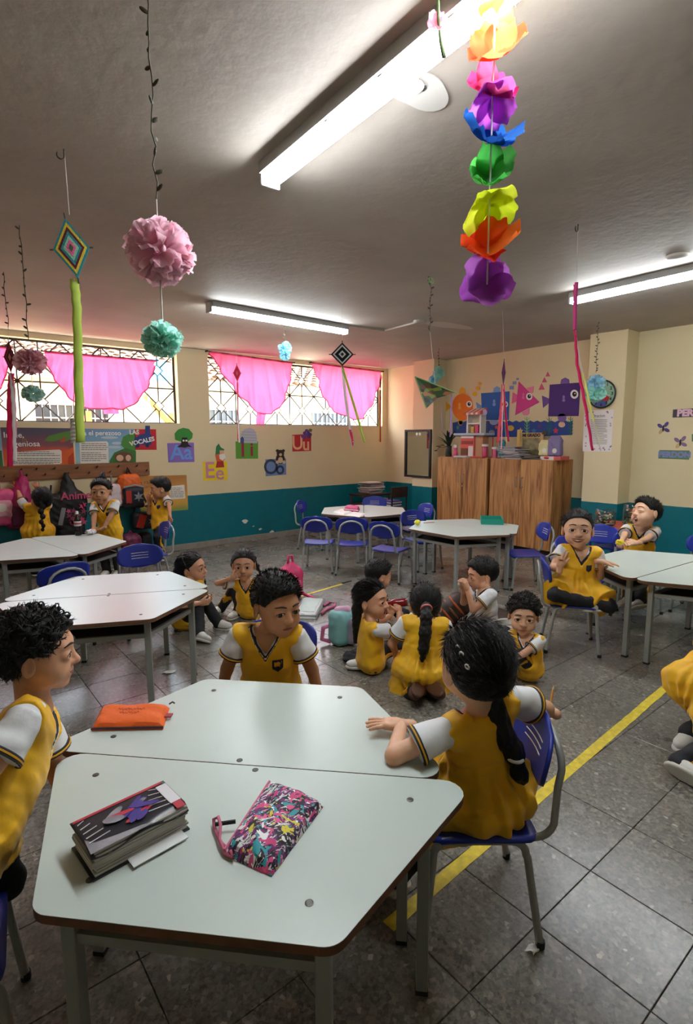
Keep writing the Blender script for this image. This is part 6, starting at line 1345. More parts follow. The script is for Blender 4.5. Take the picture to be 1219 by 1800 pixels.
# stack of loose papers
r = random.Random(12); lo_, hi_ = PX(876, 800, FX + .1)[1], PX(940, 800, FX + .1)[1]
for k in range(22):
    w = r.uniform(.26, .34); y_ = lo_ - w / 2 - r.uniform(0, .26) * (1 - k / 30); a_ = r.uniform(-.25, .35); zz = ZT + .004 + k * .0078; u = np.array([math.cos(a_) * .11, math.sin(a_) * .11, 0]); v_ = np.array([-math.sin(a_) * w / 2, math.cos(a_) * w / 2, 0]); t_ = r.uniform(-.03, .06)
    o_ = MB().obox((FX + .16 + r.uniform(-.03, .03), y_, zz), u, v_ + [0, 0, 0], (0, 0, .0036)).build('magazine', C(('#cfc9c6', '#e2ded8', '#8d8890', '#b9aeb2', '#d8d3d6', '#6e6a72')[k % 6], .5)); tag(o_, 'thin worn magazine in the sliding pile on the right cabinet', 'magazine', 'magazines on the cabinet')
for k in range(7):
    y_ = PX(938, 800, FX + .1)[1] - r.uniform(-.05, .08); zz = ZT + .004 + k * .008; a_ = r.uniform(-.3, .3); u = np.array([math.cos(a_) * .10, math.sin(a_) * .10, 0]); v_ = np.array([-math.sin(a_) * .13, math.cos(a_) * .13, 0]); tag(MB().obox((FX + .14, y_, zz), u, v_, (0, 0, .0038)).build('magazine', C(('#5b5850', '#77736a', '#474640')[k % 3], .5)), 'dark magazine in the low pile before the wooden frame', 'magazine', 'dark magazines')
# wooden frame MI GRADO
t = thing('photo_frame', 'wooden photo frame reading mi grado on the right cabinet', 'frame', CT(935, x=FX + .34)); xf = FX + .36
fy1, fy0 = PX(914, 780, xf)[1], PX(955, 780, xf)[1]; zt_ = PX(930, 770, xf)[2]; z0_ = ZT; M_fr = mat('frame_wood', '#c2a06e', .6, var=.15)
for a_, c_ in (((fy0, z0_), (fy0 + .045, zt_)), ((fy1 - .045, z0_), (fy1, zt_)), ((fy0 + .045, z0_), (fy1 - .045, z0_ + .045)), ((fy0, zt_), (fy1 + .02, zt_ + .075))): MB().box((xf, a_[0], a_[1]), (xf + .02, c_[0], c_[1])).build('frame_bar', M_fr, t)
MB().box((xf + .012, fy0 + .045, z0_ + .045), (xf + .02, fy1 - .045, zt_)).build('picture', mat('old_photo', '#8f8560', .4, var=.45, vscale=14), t)
letters('MI GRADO', np.array([xf - .001, (fy0 + fy1) / 2, zt_ + .038]), np.array([0, -1., 0]), UPV, .058, C('#3a2a1c'), t, bold=.003); MB().box((xf - .004, fy0 - .05, zt_ + .05), (xf + .01, fy0 + .02, zt_ + .095)).build('ornament', C('#5b4a34'), t); MB().box((xf - .004, fy1, z0_ + .1), (xf + .01, fy1 + .045, zt_ + .12)).build('ornament', mat('frame_gold', '#d2b25c', .5), t)
for k, (px, lab, c_, hh, w) in enumerate(((958, 'pale yellow gift bag on the red ribboned box', '#d5cf95', .19, .075), (976, 'lilac gift bag on the red ribboned box', '#7c719c', .24, .095))):
    c = CT(px, x=FX + .12) + [0, 0, .052]; t = thing('gift_bag', lab, 'bag', c, 'gift bags'); soft('bag_body', [fat(c + [0, 0, hh * .46], (.045, w, hh * .46), .02)], mat('giftbag' + c_[1:], c_, .5), t, .008, .004, .05, k); MB().prism(circ(.032, 18), c + [-.047, -.02, .07], (0, -1, 0), (0, 0, 1), (-1, 0, 0), .003).build('round_label', M_tw, t)
    MB().add([c + [-.03, w * .9, hh * .9], c + [-.03, -w * .9, hh * .9], c + [0, -w * .7, hh * 1.12], c + [0, w * .7, hh * 1.12], c + [.03, w * .9, hh * .9], c + [.03, -w * .9, hh * .9]], [(0, 1, 2, 3), (5, 4, 3, 2), (0, 3, 4), (1, 5, 2)]).build('bag_fold', MC['giftbag' + c_[1:]], t)
t = thing('gift_box', 'flat white box with a red ribbon under the gift bags', 'box', CT(968, x=FX + .12)); c1, c0 = PX(952, 800, FX + .06)[1], PX(991, 800, FX + .06)[1]; MB().box((FX + .03, c0 + .02, ZT), (FX + .25, c1, ZT + .05)).build('box_body', mat('box_red', '#c9605c', .5), t, bevel=.003); MB().box((FX + .026, c1 - .20, ZT + .003), (FX + .03, c1 - .01, ZT + .048)).build('ribbon', M_tw, t); MB().ell((FX + .02, c1 - .1, ZT + .03), (.012, .04, .015), 10, 6).build('bow', mat('ribbon_red', '#b8202a', .4), t)
# ---- corner desk with papers and a dark wooden chair
M_dkw = mat('dark_wood', '#3a221b', .5, var=.2)
t = thing('student_desk', 'dark old desk in the back corner loaded with papers', 'desk', (6.55, 6.95, 0))
dx0, dx1, dy0, dy1 = 5.98, 6.62, 6.95, 7.35; MB().box((dx0, dy0, .60), (dx1, dy1, .63)).build('desk_top', M_dkw, t); MB().box((dx0 + .03, dy0 + .02, .44), (dx1 - .03, dy1 - .02, .46)).build('shelf', mat('desk_red', '#6d2a2a', .6), t)
for x in (dx0 + .03, dx1 - .03):
    for y in (dy0 + .03, dy1 - .03): MB().cyl((x, y, 0), (x, y, .60), .014, 8).build('leg', mat('maroon_tube', '#5a1f28', .5), t)
r = random.Random(5)
for k in range(16): tag(MB().obox((dx0 + .33 + r.uniform(-.05, .05), dy0 + .19 + r.uniform(-.03, .03), .635 + .0125 * (k + .5)), (.15, r.uniform(-.03, .03), 0), (-.02, .11, 0), (0, 0, .006)).build('paper_bundle', C(('#d8cfc0', '#c2b6a8', '#9a7f80', '#e6dfd2', '#b58a8c')[k % 5])), 'bundle of old papers stacked on the corner desk', 'papers', 'paper stack in the corner')
for k in range(5): tag(MB().obox((dx0 + .30 + .06 * k, dy0 + .16, .468 + .013 * k), (.14, 0, 0), (0, .1, 0), (0, 0, .006)).build('paper_bundle', C(('#d9a0a0', '#e8c8bc', '#c9b0a8')[k % 3])), 'pinkish papers on the lower shelf of the corner desk', 'papers', 'papers on the desk shelf')
t = thing('wooden_chair', 'dark brown wooden chair beside the corner desk, piled with books', 'chair', (6.45, 6.72, 0))
cx_, cy_ = 6.42, 6.72; MB().box((cx_ - .18, cy_ - .17, .40), (cx_ + .18, cy_ + .17, .425)).build('seat', M_dkw, t); MB().box((cx_ - .19, cy_ - .19, .60), (cx_ + .19, cy_ - .17, .78)).build('backrest', M_dkw, t)
for sx in (-1, 1):
    MB().cyl((cx_ + sx * .17, cy_ - .17, 0), (cx_ + sx * .17, cy_ - .18, .78), .013, 8).build('leg', M_rub, t); MB().cyl((cx_ + sx * .17, cy_ + .16, 0), (cx_ + sx * .17, cy_ + .16, .40), .013, 8).build('leg', M_rub, t)
for k in range(5): tag(MB().obox((cx_, cy_ + .02, .427 + .022 * (k + .5)), (.13, .01 * (k % 3 - 1), 0), (0, .12, 0), (0, 0, .0105)).build('book', C(('#4a3f8a', '#dcd8d0', '#3b3a7c', '#cfcac4', '#55489a')[k], .5)), ('lowest', 'second lowest', 'middle', 'second highest', 'topmost')[k] + ' book of the blue and white pile on the dark chair', 'book', 'books on the dark chair')
# ---- small red topped table with sweets
t = thing('side_table', 'small red topped table with blue legs beside the second column', 'table', (6.1, 3.0, 0)); q = [PZ(a_, b_, .66) for a_, b_ in ((1062, 926), (1100, 928), (1118, 919), (1078, 919))]
zt_ = .66; ctr = sum(q) / 4; MB().box((ctr[0] - .27, ctr[1] - .22, zt_ - .025), (ctr[0] + .30, ctr[1] + .22, zt_)).build('table_top', mat('red_laminate', '#b5432c', .5, var=.1), t, bevel=.004)
for sx in (-.24, .27):
    for sy in (-.19, .19): MB().cyl((ctr[0] + sx, ctr[1] + sy, 0), (ctr[0] + sx, ctr[1] + sy, zt_ - .025), .014, 8).build('leg', mat('blue_tube', '#22338a', .5), t)
MB().box((ctr[0] - .24, ctr[1] - .19, .42), (ctr[0] + .27, ctr[1] + .19, .44)).build('shelf', MC['blue_tube'], t)
for k, (dx, dy, lab, rr_, hh) in enumerate(((-.12, .10, 'round glass jar of wrapped sweets on the red topped table', .105, .17), (.12, -.08, 'taller glass jar of sweets behind the round one', .10, .22))):
    c = np.array([ctr[0] + dx, ctr[1] + dy, zt_]); t = thing('sweet_jar', lab, 'jar', c, 'sweet jars'); MB().lathe([(rr_ * .8, .0), (rr_, .02), (rr_, hh * .75), (rr_ * .85, hh), (rr_ * .80, hh), (rr_ * .94, hh * .74), (rr_ * .94, .024), (.001, .012)], c, 24).build('jar_glass', mat('clear_glass', '#e6f0ee', .05, trans=1), t, smooth='auto')
    r = random.Random(20 + k)
    for i in range(70):
        a_ = r.uniform(0, 6.28); d = rr_ * .78 * math.sqrt(r.random()); tag(MB().ell(c + [d * math.cos(a_), d * math.sin(a_), .03 + (hh * .62) * r.random()], (.016, .012, .010), 6, 4).build('sweet', C(('#a8202c', '#d8b23a', '#e8e2d8', '#2f7a4a', '#6a2a20')[i % 5], .35)), 'wrapped sweet in the ' + ('round jar' if k == 0 else 'taller jar') + ' on the red topped table', 'sweet', 'sweets in the ' + ('round jar' if k == 0 else 'taller jar'))
# ================================================================ things on the tables
ZD = DH + .0006
def pillow(quad, z, h, m, name, parent, n=17, puff=.5, edge=.003, seed=0, wr=.0015):
    """soft flat pouch: four ground corners (world xy), thickness h"""
    q = [np.array(a)[:2] for a in quad]; r = random.Random(seed); ph = [r.uniform(0, 6) for _ in range(6)]
    def base(u, v): return (q[0] * (1 - u) + q[1] * u) * (1 - v) + (q[3] * (1 - u) + q[2] * u) * v
    def top(u, v):
        e = (max(0, 1 - (2 * u - 1) ** 6) * max(0, 1 - (2 * v - 1) ** 6)) ** puff; p = base(u, v)
        return (p[0], p[1], z + edge + (h - edge) * e + wr * e * (math.sin(9 * u + ph[0]) + math.sin(11 * v + ph[1]) + math.sin(14 * (u + v) + ph[2])))
    b = MB(); b.grid(top, n, n); k = len(b.v); b.grid(lambda u, v: (*base(u, 1 - v), z), n, n)
    rim = [(i, 0) for i in range(n)] + [(n - 1, j) for j in range(1, n)] + [(i, n - 1) for i in range(n - 2, -1, -1)] + [(0, j) for j in range(n - 2, 0, -1)]
    A = [i * n + j for i, j in rim]; Bq = [k + i * n + (n - 1 - j) for i, j in rim]; L_ = len(rim)
    b.f += [(A[i], A[(i + 1) % L_], Bq[(i + 1) % L_], Bq[i]) for i in range(L_)]; b.m += [0] * L_
    return b.build(name, m, parent, smooth='auto')
Q4 = lambda z, *pts: [PZ(a, c, z) for a, c in pts]
# orange pencil case
q = Q4(ZD + .01, (160, 1280), (287, 1277), (298, 1241), (178, 1243)); c = sum(q) / 4
t = thing('pencil_case', 'bright orange zip pencil case on the nearest table', 'pencil case', (c[0], c[1], ZD))
pillow(q, ZD, .028, mat('orange_canvas', '#e8641a', .7, bump=.25, bscale=60), 'case_body', t, seed=1, puff=.35)
a, e = q[0], q[1]; MB().tube([np.array([*(a + (e - a) * k / 8)[:2], ZD + .008]) for k in range(9)], .004, 6).build('zip', mat('zip_dark', '#3a2c3a', .5), t)
MB().obox(np.array([*(q[1] * .5 + q[2] * .5)[:2], ZD + .012]) + RT * .008, RT * .012, FW * .012, (0, 0, .002)).build('side_tag', mat('tag_red', '#a03038', .6), t)
p0 = np.array([*q[2][:2], ZD + .018]); MB().tube([p0, p0 + RT * .012 + UPV * .008, p0 + RT * .02 + UPV * .002], .003, 6).build('zip_pull', M_screw, t)
u_ = nrm(q[1] - q[0]); v_ = nrm(np.array([-u_[1], u_[0], 0])); M_ink = mat('ink_brown', '#7a2c10', .8)
for row in range(2):
    o_ = np.array([*c[:2], ZD + .0305]) + v_ * (.016 - .026 * row) - u_ * (.05 - .012 * row); MB().tube([o_ + u_ * .0032 * k + v_ * (.006 * math.sin(k * 1.9 + row) + .003 * math.sin(k * .7)) for k in range(30 - 8 * row)], .0009, 4).build('handwriting', M_ink, t)
# thick worn book; its cover carries plain abstract shapes
q = Q4(ZD + .072, (121, 1446), (160, 1500), (332, 1412), (287, 1368)); h = .07
cq = [np.array([*p[:2], 0]) for p in q]; c = sum(cq) / 4; t = thing('thick_book', 'thick worn book with dark printed cover on the nearest table', 'book', (c[0], c[1], ZD))
u_ = nrm(cq[2] - cq[1]); v_ = nrm(np.array([-u_[1], u_[0], 0])); Lb, Wb = np.linalg.norm(cq[2] - cq[1]), .5 * (np.linalg.norm(cq[0] - cq[1]) + np.linalg.norm(cq[3] - cq[2]))
M_page = mat('page_edges', '#a8a59c', .8, var=.2, vscale=30, stretch=(1, 1, 30)); o_ = c + [0, 0, ZD]
b = MB(); r = random.Random(2)
for k in range(9):
    z0 = .004 + (h - .010) * k / 9; z1 = .004 + (h - .010) * (k + .93) / 9; dx = .006 * math.sin(k * 1.1) + r.uniform(-.002, .002); dy = .004 * math.sin(k * .8)
    b.obox(o_ + u_ * dx + v_ * dy + [0, 0, (z0 + z1) / 2], u_ * (Lb / 2 - .005), v_ * (Wb / 2 - .005), (0, 0, (z1 - z0) / 2))
b.build('pages', M_page, t, bevel=.0015)
MB().obox(o_ + [0, 0, .002], u_ * Lb / 2, v_ * Wb / 2, (0, 0, .002)).build('back_cover', mat('cover_dark', '#24232a', .3, var=.3, vscale=20), t)
MB().obox(o_ + u_ * .03 - v_ * .03 + [0, 0, .0065], u_ * (Lb / 2 - .05), v_ * (Wb / 2), (0, 0, .001)).build('loose_sheet', mat('sheet_white', '#dedfdc', .7), t)
cv = MB(); cv.grid(lambda a_, d_: tuple(o_ + u_ * (a_ - .5) * Lb + v_ * (d_ - .5) * Wb + [0, 0, h - .003 - .012 * max(0, .12 - d_) / .12 * (1 + .6 * math.sin(9 * a_))]), 24, 14); cvo = cv.build('front_cover', MC['cover_dark'], t, smooth=True, solid=.002)
def onbook(poly, m, name, lift=.0035): return MB().prism(poly, o_ + [0, 0, h - .003 + lift - .0035], u_, v_, (0, 0, 1), .0012).build(name, m, t)
M_silver = mat('foil_silver', '#b9bac6', .25, .6, var=.3, vscale=25); M_ured = mat('print_red', '#b8283a', .4); M_upur = mat('print_purple', '#3d2f86', .4)
onbook([(-Lb * .48, Wb * .43), (Lb * .46, Wb * .43), (Lb * .46, Wb * .49), (-Lb * .48, Wb * .49)], M_ured, 'red_border'); onbook(rrect(.028, Wb * .62, .002, cx=Lb * .43, cy=Wb * .06), mat('label_white', '#d8d4d8', .5), 'name_label', .005)
r = random.Random(6)
for k in range(13):
    x, y = r.uniform(-.26, .22) * Lb, r.uniform(-.2, .28) * Wb; a_ = r.uniform(-.6, 1.0); L1, W1 = r.uniform(.02, .045), r.uniform(.007, .014)
    onbook([(x + L1 * math.cos(q_) * math.cos(a_) - W1 * math.sin(q_) * math.sin(a_), y + L1 * math.cos(q_) * math.sin(a_) + W1 * math.sin(q_) * math.cos(a_)) for q_ in np.linspace(0, 6.283, 13)[:-1]], (M_ured, M_upur, M_silver)[k % 3] if k % 4 else M_upur, 'cover_shape', .0045 + .0003 * k)
onbook([(-Lb * .5, -Wb * .5), (Lb * .1, -Wb * .5), (Lb * .02, -Wb * .42), (-Lb * .2, -Wb * .36), (-Lb * .42, -Wb * .28), (-Lb * .48, -Wb * .1)], M_silver, 'torn_foil', .005)
for sx, x0 in ((1, -.46), (-1, .36)):
    for k in range(5): yy = -.25 + .14 * k; onbook([(x0 * Lb, yy * Wb), (x0 * Lb + sx * .05 * (1 - k / 6), (yy + .06) * Wb), (x0 * Lb + sx * .05 * (1 - k / 6), (yy + .075) * Wb), (x0 * Lb, (yy + .018) * Wb)], mat('print_white', '#c9c9cf', .5), 'white_stroke', .006)
onbook(rrect(.022, .03, .002, cx=Lb * .43, cy=-Wb * .36), M_ured, 'red_sticker', .0055)
# patterned pouch
def splash_material():
    m, nt, b = nodes_of('splash_fabric'); N = nt.nodes.new; L = nt.links.new; tc = N('ShaderNodeTexCoord'); prev = None
    base = N('ShaderNodeRGB'); base.outputs[0].default_value = lin('#2a2030'); prev = base.outputs[0]
    for k, (sc, th, c_, st) in enumerate(((20, .50, '#6e2a6c', 1), (26, .57, '#d8d6d4', 2.6), (30, .60, '#14121a', 3.5), (17, .62, '#d0447c', 1.2), (22, .65, '#2f9aa6', 1), (24, .67, '#d8cc3a', 1), (40, .66, '#efeef0', .8), (25, .67, '#e05a8c', 1))):
        mp = N('ShaderNodeMapping'); mp.inputs['Location'].default_value = (k * 3.1, k * 1.7, k); mp.inputs['Rotation'].default_value = (0, 0, .6); mp.inputs['Scale'].default_value = (1, st, 1); L(tc.outputs['Object'], mp.inputs[0])
        n = N('ShaderNodeTexNoise'); n.inputs['Scale'].default_value = sc; n.inputs['Detail'].default_value = 2; n.inputs['Distortion'].default_value = 1.5; L(mp.outputs[0], n.inputs[0])
        g = N('ShaderNodeMath'); g.operation = 'GREATER_THAN'; g.inputs[1].default_value = th - .03; L(n.outputs[0], g.inputs[0]); mx = N('ShaderNodeMix'); mx.data_type = 'RGBA'; mx.inputs[7].default_value = lin(c_); L(g.outputs[0], mx.inputs[0]); L(prev, mx.inputs[6]); prev = mx.outputs[2]
    L(prev, b.inputs['Base Color']); b.inputs['Roughness'].default_value = .65; return m
q = Q4(ZD + .012, (395, 1497), (478, 1533), (568, 1412), (474, 1376)); c = sum(q) / 4; t = thing('zip_pouch', 'colourful splatter print zip pouch with a pink wrist strap', 'pouch', (c[0], c[1], ZD))
pillow(q, ZD, .040, splash_material(), 'pouch_body', t, seed=5, puff=.4, wr=.003, n=23); a, e = q[0], q[3]; M_pstrap = mat('pouch_strap', '#c2607c', .6)
MB().tube([np.array([*(a + (e - a) * k / 10)[:2], ZD + .016]) for k in range(11)], .004, 6).build('zip', M_pstrap, t); MB().tube([PZ(x, y, ZD + zz) for x, y, zz in ((398, 1490, .012), (388, 1480, .010), (377, 1455, .008), (376, 1440, .012), (384, 1436, .02), (388, 1450, .022), (386, 1475, .014), (396, 1500, .008), (410, 1508, .008), (405, 1495, .016))], .0045, 6).build('wrist_strap', M_pstrap, t, smooth=True)
p0 = PZ(392, 1449, ZD + .02); MB().tube([p0 - RT * .02, p0 + RT * .03 + FW * .01], .005, 6).build('zip_pull', M_rub, t)
# cola bottle and snack on the left table
c = PZ(138, 941, DH); t = thing('cola_bottle', 'small bottle of dark cola with a white cap on the left table', 'bottle', c); s_ = 1.0
MB().lathe([(.030, 0), (.034, .01), (.033, .05), (.029, .08), (.034, .11), (.034, .15), (.028, .18), (.013, .21), (.012, .225), (.001, .225)], c, 18).build('bottle_body', mat('cola', '#1c0f0c', .1), t, smooth=True); MB().lathe([(.0352, .10), (.0352, .15), (.001, .151)], c, 18).build('bottle_label', mat('cola_label', '#c9c2c4', .5), t, smooth='auto'); MB().lathe([(.0356, .118), (.0356, .132), (.001, .132)], c, 18).build('label_band', M_ured, t, smooth='auto'); MB().lathe([(.015, .222), (.015, .245), (.012, .249), (.001, .249)], c, 14).build('cap', M_white, t, smooth='auto')
c = PZ(158, 940, DH) ; soft_s = soft('snack_wrapper', [ell(c + [0, 0, .025], (.05, .035, .025)), ell(c + [.03, .02, .03], (.04, .03, .02))], mat('foil_wrap', '#c9c5c8', .35, .4, bump=.8, bscale=50), None, .006, .006, .03, 3, .02); tag(soft_s, 'crumpled foil snack wrapper in the hands of the boy with the topknot', 'wrapper')
# back table
q = Q4(DH, (587, 899), (609, 903), (628, 899), (607, 895)); t = thing('notebook', 'open notebook with white pages on the back corner table', 'notebook', sum(q) / 4, 'notebooks'); pillow(Q4(DH + .004, (586, 900), (604, 905), (622, 899), (600, 894)), DH + .0005, .012, M_white, 'left_page', t, seed=1); pillow(Q4(DH + .004, (608, 905), (632, 909), (645, 903), (622, 899)), DH + .0005, .010, M_white, 'right_page', t, seed=2)
q = Q4(DH + .02, (604, 896), (630, 899), (633, 893), (609, 891)); c = sum(q) / 4; t = thing('pencil_case', 'magenta pencil case on the back corner table', 'pencil case', (c[0], c[1], DH)); pillow(q, DH + .0005, .06, mat('magenta_case', '#c2286e', .6), 'case_body', t, puff=.3); MB().tube([np.array([*(q[0] + (q[1] - q[0]) * k / 6)[:2], DH + .03]) for k in range(7)], .006, 6).build('zip', M_white, t)
# table before the cabinets
c = PZ(734, 923, DH); t = thing('lemon', 'yellow lemon on the table before the cabinets', 'fruit', c); f = Field().add(ell(c + [0, 0, .032], (.036, .031, .031)), .01).add(cap(c + [.03, 0, .032], c + [.046, 0, .032], .012, .006), .02).add(cap(c + [-.03, 0, .032], c + [-.044, 0, .032], .012, .006), .02); solid('peel', f, .005, mat('lemon_skin', '#e2da3c', .5, bump=.2, bscale=90), t); MB().lathe([(.005, 0), (.003, .006), (.001, .006)], c + [.05, 0, .032], 8, ax=(1, 0, 0)).build('stem', mat('stem_green', '#6b7a3a', .7), t)
a, e = PZ(745, 919, DH + .006), PZ(763, 918, DH + .006); t = thing('pencil', 'thin pinkish pencil lying beside the lemon', 'pencil', a); MB().cyl(a, e, .005, 6).build('shaft', mat('pencil_pink', '#c98a88', .5), t); MB().cyl(e, e + nrm(e - a) * .02, .005, 6, r2=.001).build('tip', mat('pencil_tip', '#d8b890', .6), t)
q = Q4(DH, (846, 922), (884, 923), (883, 916), (845, 914)); c = sum(q) / 4; t = thing('tray', 'teal green plastic tray on the table before the cabinets', 'tray', c); ux = nrm(q[1] - q[0]); uy = np.array([-ux[1], ux[0], 0]); hl_, hw = .5 * np.linalg.norm(q[1] - q[0]), .15; M_tt = mat('tray_teal', '#17907c', .4)
MB().obox(c + [0, 0, .006], ux * hl_, uy * hw, (0, 0, .0055)).build('tray_base', M_tt, t)
for sx, ax_, bx_ in ((uy * hw, ux * hl_, uy * .005), (-uy * hw, ux * hl_, uy * .005), (ux * hl_, ux * .005, uy * hw), (-ux * hl_, ux * .005, uy * hw)): MB().obox(c + sx + [0, 0, .03], ax_, bx_, (0, 0, .03)).build('tray_side', M_tt, t)
# what children hold
hb = D(693, 1056, 3.80); t = thing('drink_bottle', 'clear bottle of red drink held to the mouth of the girl on the floor', 'bottle', hb); ax = nrm(RT * .95 - UPV * -.12 - FW * .1); o_ = D(676, 1062, 3.76)
MB().lathe([(.010, 0), (.012, .02), (.026, .05), (.030, .07), (.028, .10), (.030, .13), (.028, .16), (.001, .165)], o_, 16, ax=ax).build('bottle_body', mat('red_drink', '#7c1218', .1), t, smooth=True); MB().lathe([(.0285, .155), (.029, .175), (.022, .185), (.001, .186)], o_, 16, ax=ax).build('bottle_base', mat('clear_plastic', '#c9c9c9', .15, trans=.8), t, smooth=True)
c = D(1090, 953, 4.72); s_ = soft('paper_scrap', [ell(c, (.035, .03, .02))], mat('yellow_scrap', '#e0c81c', .6), None, .005, .008, .03, 2, .02); tag(s_, 'crumpled yellow paper in the hands of the laughing boy', 'paper')
c = D(812, 1026, 4.33); s_ = soft('snack_piece', [ell(c, (.03, .03, .022))], mat('bread', '#c9b59c', .7), None, .005, .004, .03, 4, .02); tag(s_, 'pale snack held to the mouth of the boy in white', 'food')
a, e = D(968, 1240, 1.86), D(973, 1212, 1.88); t = thing('pencil', 'yellow pencil sticking up behind the elbow of the girl on the nearest chair', 'pencil', a); MB().cyl(a, e, .004, 6).build('shaft', mat('pencil_yellow', '#c98c3c', .5), t); MB().cyl(e, e + nrm(e - a) * .014, .004, 6, r2=.0008).build('tip', MC['pencil_tip'], t)
# ================================================================ things on the floor
c = PZ(512, 1052, 0); t = thing('backpack', 'bright pink backpack standing on the floor behind the picnic', 'bag', c, 'bags on the floor'); M_hp = mat('hot_pink_nylon', '#d4366e', .5, bump=.3, bscale=22, var=.12)
soft('bag_body', [fat(c + [0, 0, .17], (.125, .095, .17), .085), cap(c + [0, 0, .30], c + [0, 0, .32], .07, .06)], M_hp, t, .008, .006, .06, 1); soft('front_pocket', [fat(c - FW * .07 + RT * .03 + [0, 0, .12], (.085, .05, .10), .04)], mat('rose_nylon', '#dd5a86', .5, var=.2, vscale=30), t, .008, .004, .05, 2); MB().tube([c + [-.03, 0, .36], c + [-.02, 0, .44], c + [.02, 0, .44], c + [.03, 0, .36]], .012, 6).build('handle', M_hp, t, smooth=True)
MB().tube([c + RT * .10 + [0, 0, .06], c + RT * .2 + [0, 0, .03] - FW * .05, c + RT * .28 + [0, 0, .012] - FW * .1], .015, 6).build('strap', M_hp, t, smooth=True)
MB().tube([c - FW * .085 + RT * x + UPV * (.28 - 9 * x * x) for x in np.linspace(-.1, .1, 11)], .005, 6).build('zip', mat('zip_pale', '#e8a0b8', .5), t, smooth=True)
q = Q4(.01, (518, 1086), (556, 1087), (572, 1056), (533, 1053)); c = sum(q) / 4; t = thing('lunch_box', 'open white lunch box with pink straps on the floor', 'lunch box', (c[0], c[1], 0)); pillow(q, .0015, .045, mat('white_vinyl', '#d5d8d6', .4), 'box_lid', t, puff=.25)
qq = [c + (a - c) * .74 for a in q]; pillow(qq, .045, .007, mat('lining_mint', '#c3d2cd', .5), 'lining', t, puff=.2); MB().tube([np.array([*(c + (q[i % 4] - c) * .98)[:2], .03]) for i in range(5)], .007, 6).build('piping', M_greyp, t)
MB().tube([PZ(x, y, .015) for x, y in ((566, 1078), (575, 1070), (588, 1066), (590, 1060), (578, 1059), (570, 1064))], .014, 6).build('strap', mat('strap_pink', '#cf6f92', .6), t, smooth=True)
c = PZ(600, 1132, 0); t = thing('backpack', 'small mint and lilac backpack with pink straps on the floor', 'bag', c, 'bags on the floor'); soft('bag_body', [fat(c + [0, 0, .14], (.09, .085, .14), .06)], mat('mint_nylon', '#7fb9ba', .5, bump=.2), t, .008, .003, .06, 3); soft('front_pocket', [fat(c + RT * .075 + [0, 0, .12], (.06, .07, .11), .04)], mat('lilac_nylon', '#9a96ac', .5, var=.15), t, .008, .003, .05, 4); soft('bag_rim', [cap(c + [0, 0, .27] - RT * .02, c + [0, 0, .28] + RT * .05, .035, .03)], mat('rim_pink', '#d9a6c2', .5), t, .007, .002, .05, 5)
MB().tube([c - RT * .07 + [0, 0, .16], c - RT * .14 + [0, 0, .13], c - RT * .15 + [0, 0, .04], c - RT * .08 + [0, 0, .02]], .018, 8).build('strap', mat('strap_candy', '#d87aa8', .5), t, smooth=True)
c = PZ(792, 1098, 0); t = thing('backpack', 'brown backpack with orange bands lying by the boy in white', 'bag', c, 'bags on the floor'); M_bb = mat('brown_nylon', '#3a2a22', .6, bump=.2); dd = nrm(RT * .75 + UPV * .6); nn = nrm(np.cross(dd, FW)); A_ = np.array([dd, FW, np.cross(dd, FW)])
soft('bag_body', [fat(c + [0, 0, .13], (.16, .10, .10), .07, A_)], M_bb, t, .008, .004, .06, 6)
for k in range(4): MB().tube([c + [0, 0, .13] + dd * (-.10 + .055 * k) - FW * (.107 * math.cos(a_)) + A_[2] * (.10 * math.sin(a_)) for a_ in np.linspace(-1.3, 1.5, 10)], .012, 6).build('band', mat('band_orange', '#b4552a', .6) if k % 2 else mat('band_tan', '#8c5a38', .6), t, smooth=True)
c = PZ(880, 1098, 0); t = thing('backpack', 'dark brown flat bag with an orange edge between the two boys', 'bag', c, 'bags on the floor'); soft('bag_body', [fat(c + [0, 0, .055], (.14, .13, .055), .05)], M_bb, t, .008, .003, .06, 7); MB().tube([c + RT * x - FW * (.115 - 1.5 * x * x) + [0, 0, .03] for x in np.linspace(-.12, .13, 9)], .016, 6).build('edge_band', MC['band_orange'], t, smooth=True)
c = PZ(632, 1160, 0); t = soft('dark_sweater', [ell(c + [0, 0, .03], (.13, .10, .035)), ell(c + RT * .1 - FW * .04 + [0, 0, .03], (.12, .09, .032)), cap(c - RT * .08 + [0, 0, .025], c - RT * .02 - FW * .1 + [0, 0, .02], .03, .025)], mat('dark_cloth', '#121217', .85, bump=.3), None, .008, .007, .06, 8, .03); tag(t, 'dark sweater spread on the floor under the drinking girl', 'clothing')
c = PZ(232, 985, 0); t = thing('backpack', 'patterned maroon backpack on the floor beside the left table', 'bag', c, 'bags on the floor'); soft('bag_body', [fat(c + [0, 0, .18], (.13, .10, .18), .08)], mat('maroon_print', '#6d2a4a', .6, var=.6, vscale=18), t, .009, .003, .06, 9); MB().tube([c + [-.12, -.1, .2], c + [0, -.12, .23], c + [.12, -.1, .2]], .008, 6).build('zip', M_gold, t); MB().tube([c + [-.03, 0, .35], c + [0, 0, .40], c + [.03, 0, .35]], .01, 6).build('handle', mat('handle_magenta', '#a0306a', .6), t)
c = PZ(255, 975, 0); t = soft('black_bag', [fat(c + [0, 0, .16], (.10, .09, .16), .07)], M_black, None, .009, .004, .06, 10); tag(t, 'black bag on the floor behind the boy in the tracksuit', 'bag', 'bags on the floor')
r = random.Random(9)
